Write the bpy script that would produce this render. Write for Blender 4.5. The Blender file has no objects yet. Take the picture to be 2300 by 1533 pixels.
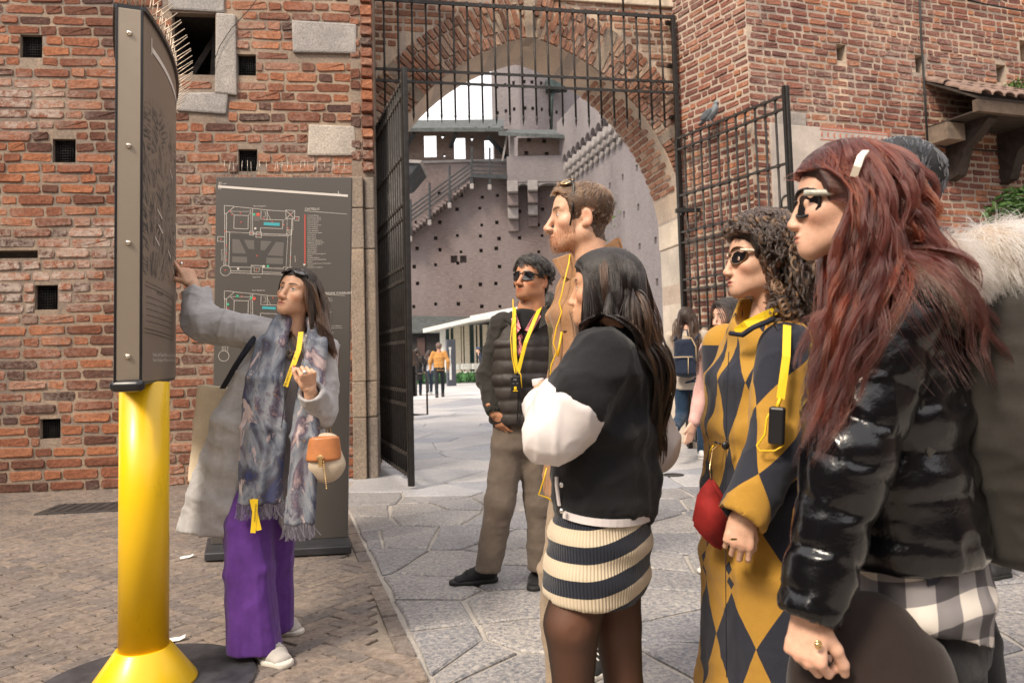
import bpy, bmesh, math, random
import numpy as np
from mathutils import Vector, Matrix, Euler

random.seed(11)
rng = np.random.RandomState(11)
SC = bpy.context.scene
COL = SC.collection

# ------------------------------------------------------------------ camera, sky, sun, exposure
FPX, PW, PH = 1700.0, 2300.0, 1533.0
TILT, ROLL, CAM_H, HORIZON = math.radians(3.5), math.radians(-1.5), 1.28, 797.0
cam_d = bpy.data.cameras.new('camera')
cam = bpy.data.objects.new('camera', cam_d)
COL.objects.link(cam)
cam_d.sensor_width = 36.0
cam_d.lens = 36.0 * FPX / PW
cam_d.clip_start, cam_d.clip_end = 0.05, 2000.0
CAM_R = Matrix.Rotation(math.pi / 2 + TILT, 3, 'X') @ Matrix.Rotation(ROLL, 3, 'Z')
cam.matrix_world = Matrix.Translation((0, 0, CAM_H)) @ CAM_R.to_4x4()
_d = CAM_R.transposed() @ Vector((0, 1, 0))
SHIFT = HORIZON - (PH / 2 - FPX * _d.y / -_d.z)
cam_d.shift_y = SHIFT / PW
cam_d.dof.use_dof = True
cam_d.dof.focus_distance = 3.1
cam_d.dof.aperture_fstop = 5.6
SC.camera = cam

SC.view_settings.view_transform = 'Standard'
SC.view_settings.look = 'None'
SC.view_settings.gamma = 1.0
SC.view_settings.use_curve_mapping = False
SC.view_settings.exposure = 1.6

SUN_ELEV, SUN_AZ = math.radians(46), math.radians(222)      # azimuth clockwise from +Y: behind and left of the camera
world = bpy.data.worlds.new('World')
SC.world = world
world.use_nodes = True
wn = world.node_tree
bg = wn.nodes['Background']
sky = wn.nodes.new('ShaderNodeTexSky')
sky.sky_type = 'NISHITA'
sky.sun_disc = False
sky.sun_elevation = SUN_ELEV
sky.sun_rotation = SUN_AZ
sky.air_density = 0.6
sky.dust_density = 3.0
sky.ozone_density = 0.6
veil = wn.nodes.new('ShaderNodeMix')                    # a bright, even veil of thin cloud over the whole sky
veil.data_type = 'RGBA'
veil.inputs[0].default_value = 0.80
wn.links.new(sky.outputs[0], veil.inputs[6])
veil.inputs[7].default_value = (8.9, 8.5, 8.25, 1)
wn.links.new(veil.outputs[2], bg.inputs[0])
bg.inputs[1].default_value = 0.078
sun_d = bpy.data.lights.new('sun', 'SUN')
sun_d.energy = 1.5
sun_d.angle = math.radians(14)
sun_d.color = (1.0, 0.87, 0.70)
sun = bpy.data.objects.new('sun', sun_d)
COL.objects.link(sun)
sd = Vector((math.sin(SUN_AZ) * math.cos(SUN_ELEV), math.cos(SUN_AZ) * math.cos(SUN_ELEV), math.sin(SUN_ELEV)))
sun.rotation_euler = sd.to_track_quat('Z', 'Y').to_euler()
SC.cycles.max_bounces = 6
SC.cycles.diffuse_bounces = 3
SC.cycles.glossy_bounces = 3
SC.cycles.transmission_bounces = 5
SC.cycles.transparent_max_bounces = 8
SC.cycles.use_denoising = True


# ------------------------------------------------------------------ places: a pixel of the view and a depth give a point of the place
def ray(px, py):
    return CAM_R @ Vector(((px - PW / 2) / FPX, (PH / 2 + SHIFT - py) / FPX, -1.0))


def at(px, py, Y):
    r = ray(px, py)
    return Vector((0, 0, CAM_H)) + r * (Y / r.y)


def gnd(px, py, z=0.0):
    r = ray(px, py)
    return Vector((0, 0, CAM_H)) + r * ((z - CAM_H) / r.z)


def proj(p):
    q = CAM_R.transposed() @ (Vector(p) - Vector((0, 0, CAM_H)))
    if q.z > -0.05:
        return None
    return (PW / 2 + FPX * q.x / -q.z, PH / 2 + SHIFT - FPX * q.y / -q.z, -q.z)


# ------------------------------------------------------------------ objects
def props(o, label=None, cat=None, group=None, kind=None):
    if label: o['label'] = label
    if cat: o['category'] = cat
    if group: o['group'] = group
    if kind: o['kind'] = kind
    return o


def link(name, data, parent=None, mat=None):
    o = bpy.data.objects.new(name, data)
    COL.objects.link(o)
    if parent is not None:
        o.parent = parent
        if parent.parent is not None:
            pass
        o.matrix_parent_inverse = parent.matrix_world.inverted() if parent.type != 'EMPTY' else Matrix.Identity(4)
    if mat is not None:
        o.data.materials.append(mat)
    return o


def empty(name, label, cat, group=None, loc=(0, 0, 0)):
    o = bpy.data.objects.new(name, None)
    COL.objects.link(o)
    o.empty_display_size = 0.1
    return props(o, label, cat, group)


def mesh_np(name, V, quads=None, tris=None, smooth=True):
    me = bpy.data.meshes.new(name)
    V = np.asarray(V, np.float32)
    me.vertices.add(len(V))
    me.vertices.foreach_set('co', V.ravel())
    loops, starts, tot = [], [], 0
    if quads is not None and len(quads):
        q = np.asarray(quads, np.int32)
        loops.append(q.ravel()); starts.append(tot + 4 * np.arange(len(q))); tot += q.size
    if tris is not None and len(tris):
        t = np.asarray(tris, np.int32)
        loops.append(t.ravel()); starts.append(tot + 3 * np.arange(len(t))); tot += t.size
    L = np.concatenate(loops); S = np.concatenate(starts)
    me.loops.add(len(L)); me.loops.foreach_set('vertex_index', L.astype(np.int32))
    me.polygons.add(len(S)); me.polygons.foreach_set('loop_start', S.astype(np.int32))
    me.polygons.foreach_set('use_smooth', np.full(len(S), smooth, bool))
    me.update(calc_edges=True)
    return me


def set_col(me, rgb, name='Col'):
    a = me.color_attributes.new(name, 'FLOAT_COLOR', 'POINT')
    c = np.ones((len(me.vertices), 4), np.float32)
    c[:, :3] = rgb
    a.data.foreach_set('color', c.ravel())


def set_vec(me, v, name='pat'):
    a = me.attributes.new(name, 'FLOAT_VECTOR', 'POINT')
    a.data.foreach_set('vector', np.asarray(v, np.float32).ravel())


class MB:
    """collects simple shapes into one bmesh"""
    def __init__(s): s.bm = bmesh.new()

    def box(s, c, size, rot=None, bevel=0.0):
        r = bmesh.ops.create_cube(s.bm, size=1.0)
        vs = r['verts']
        M = Matrix.Translation(Vector(c)) @ (rot.to_4x4() if rot is not None else Matrix.Identity(4)) @ Matrix.Diagonal((size[0], size[1], size[2], 1))
        bmesh.ops.transform(s.bm, matrix=M, verts=vs)
        if bevel > 0:
            es = list({e for v in vs for e in v.link_edges})
            bmesh.ops.bevel(s.bm, geom=es, offset=bevel, segments=2, affect='EDGES', profile=0.5)
        return s

    def obox(s, a, b, w, h, up=(0, 0, 1), bevel=0.0):
        """bar from a to b, w across, h along up"""
        a, b = Vector(a), Vector(b)
        x = (b - a).normalized()
        u = Vector(up)
        y = u.cross(x)
        if y.length < 1e-5:
            y = Vector((0, 1, 0)).cross(x)
        y.normalize()
        z = x.cross(y)
        R = Matrix((x, y, z)).transposed()
        return s.box((a + b) / 2, ((b - a).length, w, h), R, bevel)

    def tube(s, pts, rad, n=8, caps=True):
        pts = [Vector(p) for p in pts]
        rr = rad if hasattr(rad, '__len__') else [rad] * len(pts)
        t0 = (pts[1] - pts[0]).normalized()
        u = t0.orthogonal().normalized()
        rings = []
        for i, p in enumerate(pts):
            t = (pts[min(i + 1, len(pts) - 1)] - pts[max(i - 1, 0)]).normalized()
            u = (u - t * u.dot(t)).normalized()
            v = t.cross(u)
            rings.append([s.bm.verts.new(p + (u * math.cos(2 * math.pi * k / n) + v * math.sin(2 * math.pi * k / n)) * rr[i]) for k in range(n)])
        for a, b in zip(rings, rings[1:]):
            for k in range(n):
                f = s.bm.faces.new((a[k], a[(k + 1) % n], b[(k + 1) % n], b[k])); f.smooth = True
        if caps:
            s.bm.faces.new(rings[0][::-1]); s.bm.faces.new(rings[-1])
        return s

    def ribbon(s, pts, side, w, th=0.002):
        """flat band along pts, width w along the side vectors"""
        pts = [Vector(p) for p in pts]
        n = len(pts)
        sides = side if isinstance(side, list) else [Vector(side)] * n
        rings = []
        for i, p in enumerate(pts):
            t = (pts[min(i + 1, n - 1)] - pts[max(i - 1, 0)]).normalized()
            sd_ = (sides[i] - t * sides[i].dot(t)).normalized()
            nn = t.cross(sd_)
            ww = w[i] if hasattr(w, '__len__') else w
            rings.append([s.bm.verts.new(p + sd_ * ww / 2 * a + nn * th / 2 * b) for a, b in ((-1, -1), (1, -1), (1, 1), (-1, 1))])
        for a, b in zip(rings, rings[1:]):
            for k in range(4):
                s.bm.faces.new((a[k], a[(k + 1) % 4], b[(k + 1) % 4], b[k]))
        s.bm.faces.new(rings[0][::-1]); s.bm.faces.new(rings[-1])
        return s

    def poly(s, pts):
        f = s.bm.faces.new([s.bm.verts.new(Vector(p)) for p in pts])
        return f

    def prism(s, pts, d):
        """polygon pts pushed along d"""
        d = Vector(d)
        a = [s.bm.verts.new(Vector(p)) for p in pts]
        b = [s.bm.verts.new(Vector(p) + d) for p in pts]
        s.bm.faces.new(a); s.bm.faces.new(b[::-1])
        n = len(a)
        for k in range(n):
            s.bm.faces.new((a[(k + 1) % n], a[k], b[k], b[(k + 1) % n]))
        return s

    def lathe(s, c, prof, n=32, axis='Z', smooth=True):
        rings = []
        c = Vector(c)
        for r, z in prof:
            rings.append([s.bm.verts.new(c + Vector((r * math.cos(2 * math.pi * k / n), r * math.sin(2 * math.pi * k / n), z))) for k in range(n)])
        for a, b in zip(rings, rings[1:]):
            for k in range(n):
                f = s.bm.faces.new((a[k], a[(k + 1) % n], b[(k + 1) % n], b[k])); f.smooth = smooth
        s.bm.faces.new(rings[0][::-1]); s.bm.faces.new(rings[-1])
        return s

    def sphere(s, c, r, seg=12, rings=8):
        q = bmesh.ops.create_uvsphere(s.bm, u_segments=seg, v_segments=rings, radius=1.0)
        rr = Vector(r) if hasattr(r, '__len__') else Vector((r, r, r))
        bmesh.ops.transform(s.bm, matrix=Matrix.Translation(Vector(c)) @ Matrix.Diagonal((*rr, 1)), verts=q['verts'])
        for f in {f for v in q['verts'] for f in v.link_faces}: f.smooth = True
        return s

    def mesh(s, name='mesh'):
        bmesh.ops.recalc_face_normals(s.bm, faces=s.bm.faces)
        me = bpy.data.meshes.new(name)
        s.bm.to_mesh(me); s.bm.free()
        return me

    def build(s, name, mat, parent=None, **kw):
        return props(link(name, s.mesh(name), parent, mat), **kw)


# ------------------------------------------------------------------ material helper
class Mat:
    def __init__(s, name):
        s.m = bpy.data.materials.new(name); s.m.use_nodes = True
        s.t = s.m.node_tree; s.N = s.t.nodes; s.L = s.t.links
        s.b = s.N['Principled BSDF']

    def n(s, typ, ins=None, **at_):
        x = s.N.new('ShaderNode' + typ)
        for k, v in at_.items(): setattr(x, k, v)
        for k, v in (ins or {}).items(): s.put(x.inputs[k], v)
        return x

    def put(s, sock, v):
        if isinstance(v, bpy.types.NodeSocket): s.L.new(v, sock)
        elif isinstance(v, bpy.types.Node): s.L.new(v.outputs[0], sock)
        else: sock.default_value = v if not (isinstance(v, tuple) and len(v) == 3 and sock.type == 'RGBA') else (*v, 1)

    def bs(s, **kw):
        for k, v in kw.items(): s.put(s.b.inputs[k.replace('_', ' ')], v)
        return s

    def math(s, op, a, b=0.0, c=0.0, clamp=False):
        x = s.n('Math', operation=op); x.use_clamp = clamp
        s.put(x.inputs[0], a); s.put(x.inputs[1], b)
        if op in ('MULTIPLY_ADD', 'SMOOTH_MIN', 'COMPARE', 'WRAP'): s.put(x.inputs[2], c)
        return x.outputs[0]

    def noise(s, scale, detail=4.0, rough=0.55, vec=None, dist=0.0, out=0):
        x = s.n('TexNoise', {'Scale': scale, 'Detail': detail, 'Roughness': rough, 'Distortion': dist})
        if vec is not None: s.put(x.inputs['Vector'], vec)
        return x.outputs[out]

    def ramp(s, fac, stops, interp='LINEAR'):
        x = s.n('ValToRGB'); r = x.color_ramp; r.interpolation = interp
        while len(r.elements) > 1: r.elements.remove(r.elements[-1])
        for i, (p, c) in enumerate(stops):
            e = r.elements[0] if i == 0 else r.elements.new(p)
            e.position = p
            e.color = (*c, 1) if hasattr(c, '__len__') else (c, c, c, 1)
        s.put(x.inputs[0], fac)
        return x.outputs[0]

    def mix(s, fac, a, b, typ='MIX'):
        x = s.n('Mix', data_type='RGBA', blend_type=typ)
        s.put(x.inputs[0], fac); s.put(x.inputs[6], a); s.put(x.inputs[7], b)
        return x.outputs[2]

    def bump(s, h, strength=0.3, dist=0.01, normal=None):
        x = s.n('Bump', {'Strength': strength, 'Distance': dist, 'Height': h})
        if normal is not None: s.put(x.inputs['Normal'], normal)
        s.L.new(x.outputs[0], s.b.inputs['Normal'])
        return x.outputs[0]

    def obj(s): return s.n('TexCoord').outputs['Object']
    def pos(s): return s.n('NewGeometry').outputs['Position']
    def attr(s, name, out=0): return s.n('Attribute', attribute_name=name).outputs[out]
    def scalev(s, v, sc): return s.n('Mapping', {'Vector': v, 'Scale': sc}).outputs[0]
    def sep(s, v): return s.n('SeparateXYZ', {0: v}).outputs


def plain(name, col, rough=0.6, metal=0.0, var=0.15, nscale=8.0, bump=0.0, bscale=60.0, coat=0.0, spec=0.5):
    m = Mat(name)
    f = m.noise(nscale, 5, 0.6, m.pos())
    lo = tuple(c * (1 - var) for c in col); hi = tuple(min(1, c * (1 + var)) for c in col)
    m.bs(Base_Color=m.ramp(f, [(0.3, lo), (0.7, hi)]), Roughness=m.ramp(f, [(0.3, min(1, rough * 1.12)), (0.7, rough * 0.88)]), Metallic=metal)
    m.b.inputs['Specular IOR Level'].default_value = spec
    if coat: m.bs(Coat_Weight=coat, Coat_Roughness=0.08)
    if bump: m.bump(m.noise(bscale, 4, 0.6, m.pos()), bump, 0.004)
    return m.m


def fabric(name, col, rough=0.9, weave=900.0, bump=0.25, var=0.22, fold=25.0):
    m = Mat(name)
    p = m.pos()
    f = m.noise(fold, 5, 0.65, p); g = m.noise(weave, 2, 0.7, p)
    lo = tuple(c * (1 - var) for c in col); hi = tuple(min(1, c * (1 + var)) for c in col)
    c1 = m.ramp(f, [(0.3, lo), (0.7, hi)])
    c2 = m.mix(0.22, c1, m.ramp(g, [(0.35, tuple(c * 0.45 for c in col)), (0.65, tuple(min(1, c * 1.6) for c in col))]))
    m.bs(Base_Color=c2, Roughness=rough, Sheen_Weight=0.12, Sheen_Roughness=0.5)
    m.b.inputs['Specular IOR Level'].default_value = 0.25
    b1 = m.bump(g, bump * 0.6, 0.0015)
    m.bump(m.noise(fold * 2.2, 4, 0.6, p), bump, 0.006, b1)
    return m.m


# ------------------------------------------------------------------ text
def text_mesh(txt, size, align='LEFT', extrude=0.0):
    c = bpy.data.curves.new('lettering', 'FONT')
    c.body = txt; c.size = size; c.align_x = align; c.resolution_u = 2; c.extrude = extrude
    o = bpy.data.objects.new('lettering', c)
    me = bpy.data.meshes.new_from_object(o)
    bpy.data.objects.remove(o); bpy.data.curves.remove(c)
    return me


def join_np(items):
    """items: list of (mesh, 4x4 matrix) -> one mesh"""
    bm = bmesh.new()
    for me, M in items:
        k = len(bm.verts)
        bm.from_mesh(me)
        bm.verts.ensure_lookup_table()
        bmesh.ops.transform(bm, matrix=M, verts=bm.verts[k:])
    me = bpy.data.meshes.new('joined')
    bm.to_mesh(me); bm.free()
    return me


def frame_m(o, x, y, z=None):
    x, y = Vector(x).normalized(), Vector(y)
    z = x.cross(y).normalized() if z is None else Vector(z).normalized()
    y = z.cross(x).normalized()
    return Matrix.Translation(Vector(o)) @ Matrix((x, y, z)).transposed().to_4x4()


# ------------------------------------------------------------------ soft shapes: signed distance fields on a grid, turned into a mesh by surface nets
def V3(v): return np.array(v, np.float64)


class Field:
    def __init__(s, lo, hi, h):
        s.h = h; s.lo = V3(lo)
        n = np.maximum(4, np.ceil((V3(hi) - s.lo) / h).astype(int) + 1)
        s.n = n
        s.D = np.full(n, 0.3, np.float32)
        s.ax = [(s.lo[i] + h * np.arange(n[i])).astype(np.float32) for i in range(3)]

    def _sl(s, lo, hi):
        a = np.clip(np.floor((V3(lo) - s.lo) / s.h).astype(int), 0, s.n)
        b = np.clip(np.ceil((V3(hi) - s.lo) / s.h).astype(int) + 1, 0, s.n)
        if np.any(b <= a): return None, None
        sl = tuple(slice(a[i], b[i]) for i in range(3))
        X = s.ax[0][sl[0]][:, None, None]; Y = s.ax[1][sl[1]][None, :, None]; Z = s.ax[2][sl[2]][None, None, :]
        return sl, (X, Y, Z)

    def _apply(s, lo, hi, f, k, op):
        m = max(k, 2 * s.h) + 2 * s.h
        sl, P = s._sl(V3(lo) - m, V3(hi) + m)
        if sl is None: return s
        d = f(*P).astype(np.float32)
        D = s.D[sl]
        if op == 'add':
            r = np.minimum(D, d)
            if k > 0:
                hh = np.maximum(k - np.abs(D - d), 0) / k; r = r - hh * hh * k * 0.25
        else:
            d = -d
            r = np.maximum(D, d)
            if k > 0:
                hh = np.maximum(k - np.abs(D - d), 0) / k; r = r + hh * hh * k * 0.25
        s.D[sl] = r
        return s

    def ell(s, c, r, R=None, k=0.02, op='add'):
        c, r = V3(c), V3(r) * np.ones(3)
        R = np.eye(3) if R is None else V3(R)
        ext = np.sqrt((R ** 2) @ (r ** 2))

        def f(X, Y, Z):
            x, y, z = X - c[0], Y - c[1], Z - c[2]
            q = [R[0, i] * x + R[1, i] * y + R[2, i] * z for i in range(3)]
            k0 = np.sqrt(sum((q[i] / r[i]) ** 2 for i in range(3))); k1 = np.sqrt(sum((q[i] / r[i] ** 2) ** 2 for i in range(3)))
            return k0 * (k0 - 1) / np.maximum(k1, 1e-6)
        return s._apply(c - ext, c + ext, f, k, op)

    def cap(s, a, b, ra, rb=None, k=0.02, op='add'):
        a, b = V3(a), V3(b); rb = ra if rb is None else rb
        d = b - a; L2 = max(d @ d, 1e-12); m = max(ra, rb)

        def f(X, Y, Z):
            x, y, z = X - a[0], Y - a[1], Z - a[2]
            t = np.clip((x * d[0] + y * d[1] + z * d[2]) / L2, 0, 1)
            return np.sqrt((x - t * d[0]) ** 2 + (y - t * d[1]) ** 2 + (z - t * d[2]) ** 2) - (ra + (rb - ra) * t)
        return s._apply(np.minimum(a, b) - m, np.maximum(a, b) + m, f, k, op)

    def chain(s, pts, rad, k=0.02, op='add'):
        for i in range(len(pts) - 1): s.cap(pts[i], pts[i + 1], rad[i], rad[i + 1], k, op)
        return s

    def ecap(s, a, b, ra, rb, side, k=0.02, op='add', flat=0.5):
        """elliptic tapered segment: ra=(along side, across)"""
        a, b = V3(a), V3(b)
        ax = b - a; L = max(np.linalg.norm(ax), 1e-6); ax = ax / L
        u = V3(side); u = u - ax * (u @ ax); u /= np.linalg.norm(u); v = np.cross(ax, u)
        m = max(*ra, *rb)

        def f(X, Y, Z):
            x, y, z = X - a[0], Y - a[1], Z - a[2]
            h = x * ax[0] + y * ax[1] + z * ax[2]
            t = np.clip(h / L, 0, 1)
            rx = ra[0] + (rb[0] - ra[0]) * t; ry = ra[1] + (rb[1] - ra[1]) * t; rz = np.minimum(rx, ry) * flat
            pu = x * u[0] + y * u[1] + z * u[2]; pv = x * v[0] + y * v[1] + z * v[2]; pw = h - t * L
            k0 = np.sqrt((pu / rx) ** 2 + (pv / ry) ** 2 + (pw / rz) ** 2)
            k1 = np.sqrt((pu / rx ** 2) ** 2 + (pv / ry ** 2) ** 2 + (pw / rz ** 2) ** 2)
            return k0 * (k0 - 1) / np.maximum(k1, 1e-5)
        return s._apply(np.minimum(a, b) - m, np.maximum(a, b) + m, f, k, op)

    def loft(s, rings, side, k=0.03, op='add', flat=0.4):
        """rings: (centre, r_side, r_across)"""
        for (c0, a0, b0), (c1, a1, b1) in zip(rings, rings[1:]): s.ecap(c0, c1, (a0, b0), (a1, b1), side, k, op, flat)
        return s

    def cut(s, p, n):
        """remove everything on the +n side of the plane"""
        p, n = V3(p), V3(n); n = n / np.linalg.norm(n)
        d = (s.ax[0][:, None, None] - p[0]) * n[0] + (s.ax[1][None, :, None] - p[1]) * n[1] + (s.ax[2][None, None, :] - p[2]) * n[2]
        s.D = np.maximum(s.D, d.astype(np.float32))
        return s

    def nets(s):
        D = s.D
        D = np.pad(D, 1, constant_values=0.3)
        lo = s.lo - s.h
        S = D < 0
        cnt = sum(S[i:S.shape[0] - 1 + i, j:S.shape[1] - 1 + j, k:S.shape[2] - 1 + k].astype(np.int8) for i in (0, 1) for j in (0, 1) for k in (0, 1))
        mask = (cnt > 0) & (cnt < 8)
        C = np.argwhere(mask)
        acc = np.zeros((len(C), 3)); num = np.zeros(len(C))
        cor = np.array([(i, j, k) for i in (0, 1) for j in (0, 1) for k in (0, 1)])
        vals = np.stack([D[C[:, 0] + c[0], C[:, 1] + c[1], C[:, 2] + c[2]] for c in cor], 1)
        for a in range(8):
            for b in range(a + 1, 8):
                if np.abs(cor[a] - cor[b]).sum() != 1: continue
                da, db = vals[:, a], vals[:, b]
                w = (da < 0) != (db < 0)
                t = np.where(w, da / np.where(w, da - db, 1), 0)
                acc += np.where(w[:, None], cor[a] + t[:, None] * (cor[b] - cor[a]), 0); num += w
        V = (C + acc / num[:, None]) * s.h + lo
        idx = np.full(mask.shape, -1, np.int64); idx[mask] = np.arange(len(C))
        Q = []
        for axis in range(3):
            A = np.take(S, range(S.shape[axis] - 1), axis); B = np.take(S, range(1, S.shape[axis]), axis)
            E = np.argwhere(A != B)
            o1, o2 = [i for i in range(3) if i != axis]
            ok = (E[:, o1] > 0) & (E[:, o2] > 0) & (E[:, o1] < S.shape[o1] - 1) & (E[:, o2] < S.shape[o2] - 1)
            E = E[ok]
            ins = S[E[:, 0], E[:, 1], E[:, 2]]
            def cell(d1, d2):
                q = E.copy(); q[:, o1] -= d1; q[:, o2] -= d2
                return idx[q[:, 0], q[:, 1], q[:, 2]]
            q = np.stack([cell(1, 1), cell(0, 1), cell(0, 0), cell(1, 0)], 1)
            flip = ins if axis != 1 else ~ins
            q[~flip] = q[~flip][:, ::-1]
            Q.append(q)
        Q = np.concatenate(Q)
        Q = Q[(Q >= 0).all(1)]
        return V, Q


def vnormals(V, Q):
    n = np.cross(V[Q[:, 2]] - V[Q[:, 0]], V[Q[:, 3]] - V[Q[:, 1]])
    N = np.zeros_like(V)
    for k in range(4): np.add.at(N, Q[:, k], n)
    return N / np.maximum(np.linalg.norm(N, axis=1, keepdims=True), 1e-9)


def relax(V, Q, it=1, f=0.5):
    for _ in range(it):
        A = np.zeros_like(V); c = np.zeros(len(V))
        for k in range(4):
            np.add.at(A, Q[:, k], V[Q[:, (k + 1) % 4]]); np.add.at(A, Q[:, k], V[Q[:, (k + 3) % 4]]); np.add.at(c, Q[:, k], 2)
        V = V + f * (A / c[:, None] - V)
    return V


_LAT = np.random.RandomState(3).rand(32, 32, 32).astype(np.float32)


def vnoise(P, seed=0):
    P = np.asarray(P) + seed * 7.31
    i = np.floor(P).astype(int); f = P - i; f = f * f * (3 - 2 * f)
    r = 0
    for a in (0, 1):
        for b in (0, 1):
            for c in (0, 1):
                w = (f[:, 0] if a else 1 - f[:, 0]) * (f[:, 1] if b else 1 - f[:, 1]) * (f[:, 2] if c else 1 - f[:, 2])
                r = r + w * _LAT[(i[:, 0] + a) % 32, (i[:, 1] + b) % 32, (i[:, 2] + c) % 32]
    return r * 2 - 1


def ridged(P, seed=0): return 1 - 2 * np.abs(vnoise(P, seed))


def folds(V, N, amp, freq, stretch=(1, 1, 1), seed=0, warp=0.35):
    """cloth folds: ridged noise, stretched, pushed along the normals"""
    P = V * np.array(stretch) * freq
    P = P + warp * np.stack([vnoise(P * 0.7, seed + 1), vnoise(P * 0.7, seed + 2), vnoise(P * 0.7, seed + 3)], 1)
    r1 = (1 - np.abs(vnoise(P, seed))) ** 3; r2 = (1 - np.abs(vnoise(P * 2.1, seed + 5))) ** 4
    return V + N * (amp * (1.5 * r1 + 0.55 * r2 - 0.75 + .4 * vnoise(P * .6, seed + 8)))[:, None]


def curves(name, strands, radius, mat, parent=None, cols=None, taper=True):
    """strands: array (n, m, 3) drawn as hair curves"""
    n, m, _ = strands.shape
    hc = bpy.data.hair_curves.new(name)
    hc.add_curves([m] * n)
    hc.position_data.foreach_set('vector', np.ascontiguousarray(strands, np.float32).ravel())
    r = hc.attributes.get('radius') or hc.attributes.new('radius', 'FLOAT', 'POINT')
    t = np.linspace(0, 1, m)
    prof = (1 - 0.75 * t ** 2) if taper else np.ones(m)
    rr = np.broadcast_to(np.asarray(radius).reshape(-1, 1) if hasattr(radius, '__len__') else radius, (n, 1)) * prof[None]
    r.data.foreach_set('value', np.ascontiguousarray(rr, np.float32).ravel())
    if cols is not None:
        a = hc.attributes.new('Col', 'FLOAT_COLOR', 'CURVE')
        c = np.ones((n, 4), np.float32); c[:, :3] = cols
        a.data.foreach_set('color', c.ravel())
    return link(name, hc, parent, mat)

# ================================================================== MATERIALS OF THE PLACE
def brick_mat(name, stops, lime=0.5, seed=0.0, limescale=0.9, splash=()):
    m = Mat(name)
    oi = m.n('ObjectInfo').outputs['Random']; isl = m.n('NewGeometry').outputs['Random Per Island']
    p = m.pos()
    r = m.math('FRACT', m.math('ADD', m.math('MULTIPLY', oi, 7.13), m.math('MULTIPLY', isl, 3.71)))
    c = m.ramp(r, stops)
    pv = m.n('VectorMath', {0: p, 1: (seed, seed * 2, seed)}, operation='ADD').outputs[0]
    c = m.mix(0.75, c, m.ramp(m.noise(30, 6, 0.7, pv), [(0.25, (0.35, 0.30, 0.30)), (0.5, (0.95, 0.92, 0.9)), (0.75, (1.5, 1.4, 1.3))]), 'MULTIPLY')
    patch = m.math('MULTIPLY', m.ramp(m.noise(limescale, 3, 0.5, pv), [(0.46, 0.0), (0.64, 1.0)]), m.ramp(m.noise(22, 5, 0.75, pv), [(0.42, 0.0), (0.6, 1.0)]))
    c = m.mix(m.math('MULTIPLY', patch, lime), c, (0.50, 0.42, 0.36))
    for (cx_, cy_, cz_, rr_) in splash:                   # old limewash left in broad patches
        dd_ = m.n('VectorMath', {0: m.n('VectorMath', {0: p, 1: (cx_, cy_, cz_)}, operation='SUBTRACT').outputs[0], 1: (1.0, 1.0, 2.2)}, operation='MULTIPLY').outputs[0]
        ln_ = m.n('VectorMath', {0: dd_}, operation='LENGTH').outputs['Value']
        k_ = m.math('SUBTRACT', 1.0, m.math('DIVIDE', ln_, rr_), clamp=True)
        k_ = m.math('MULTIPLY', m.ramp(k_, [(0.0, 0.0), (0.5, 1.0)]), m.ramp(m.noise(11, 6, 0.75, pv), [(0.40, 0.0), (0.56, 0.85)]))
        c = m.mix(k_, c, (0.44, 0.36, 0.31))
    soot = m.math('MULTIPLY', m.ramp(m.noise(1.7, 4, 0.6, m.n('VectorMath', {0: p, 1: (9 + seed, 3, 5)}, operation='ADD').outputs[0]), [(0.5, 0.0), (0.75, 0.75)]), 1.0)
    c = m.mix(soot, c, m.mix(1.0, c, (0.38, 0.34, 0.36), 'MULTIPLY'))
    m.bs(Base_Color=c, Roughness=0.93)
    m.b.inputs['Specular IOR Level'].default_value = 0.25
    b1 = m.bump(m.noise(28, 5, 0.65, pv), 0.75, 0.02)
    m.bump(m.noise(140, 4, 0.7, pv), 0.4, 0.004, b1)
    return m.m


BR_STOPS = [(0.0, (0.080, 0.046, 0.040)), (0.14, (0.145, 0.066, 0.046)), (0.40, (0.215, 0.086, 0.053)), (0.65, (0.280, 0.112, 0.064)), (0.90, (0.36, 0.150, 0.078)), (1.0, (0.29, 0.16, 0.115))]
_a, _b, _c = at(70, 640, 8.0), at(40, 250, 8.0), at(250, 540, 8.0)
M_BRICK = brick_mat('old_red_brick', BR_STOPS, 0.42, 0.0, 0.9, ((*_a, 1.1), (*_b, 0.9), (*_c, 0.6)))
M_BRICK_R = brick_mat('pale_red_brick', [(0.0, (0.15, 0.065, 0.055)), (0.3, (0.22, 0.095, 0.075)), (0.7, (0.29, 0.125, 0.088)), (1.0, (0.40, 0.18, 0.10))], 0.4, 3.0)
M_BRICK_A = brick_mat('arch_brick', [(0.0, (0.21, 0.115, 0.082)), (0.45, (0.32, 0.155, 0.10)), (0.8, (0.40, 0.215, 0.14)), (1.0, (0.42, 0.34, 0.26))], 0.5, 5.0)


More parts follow.
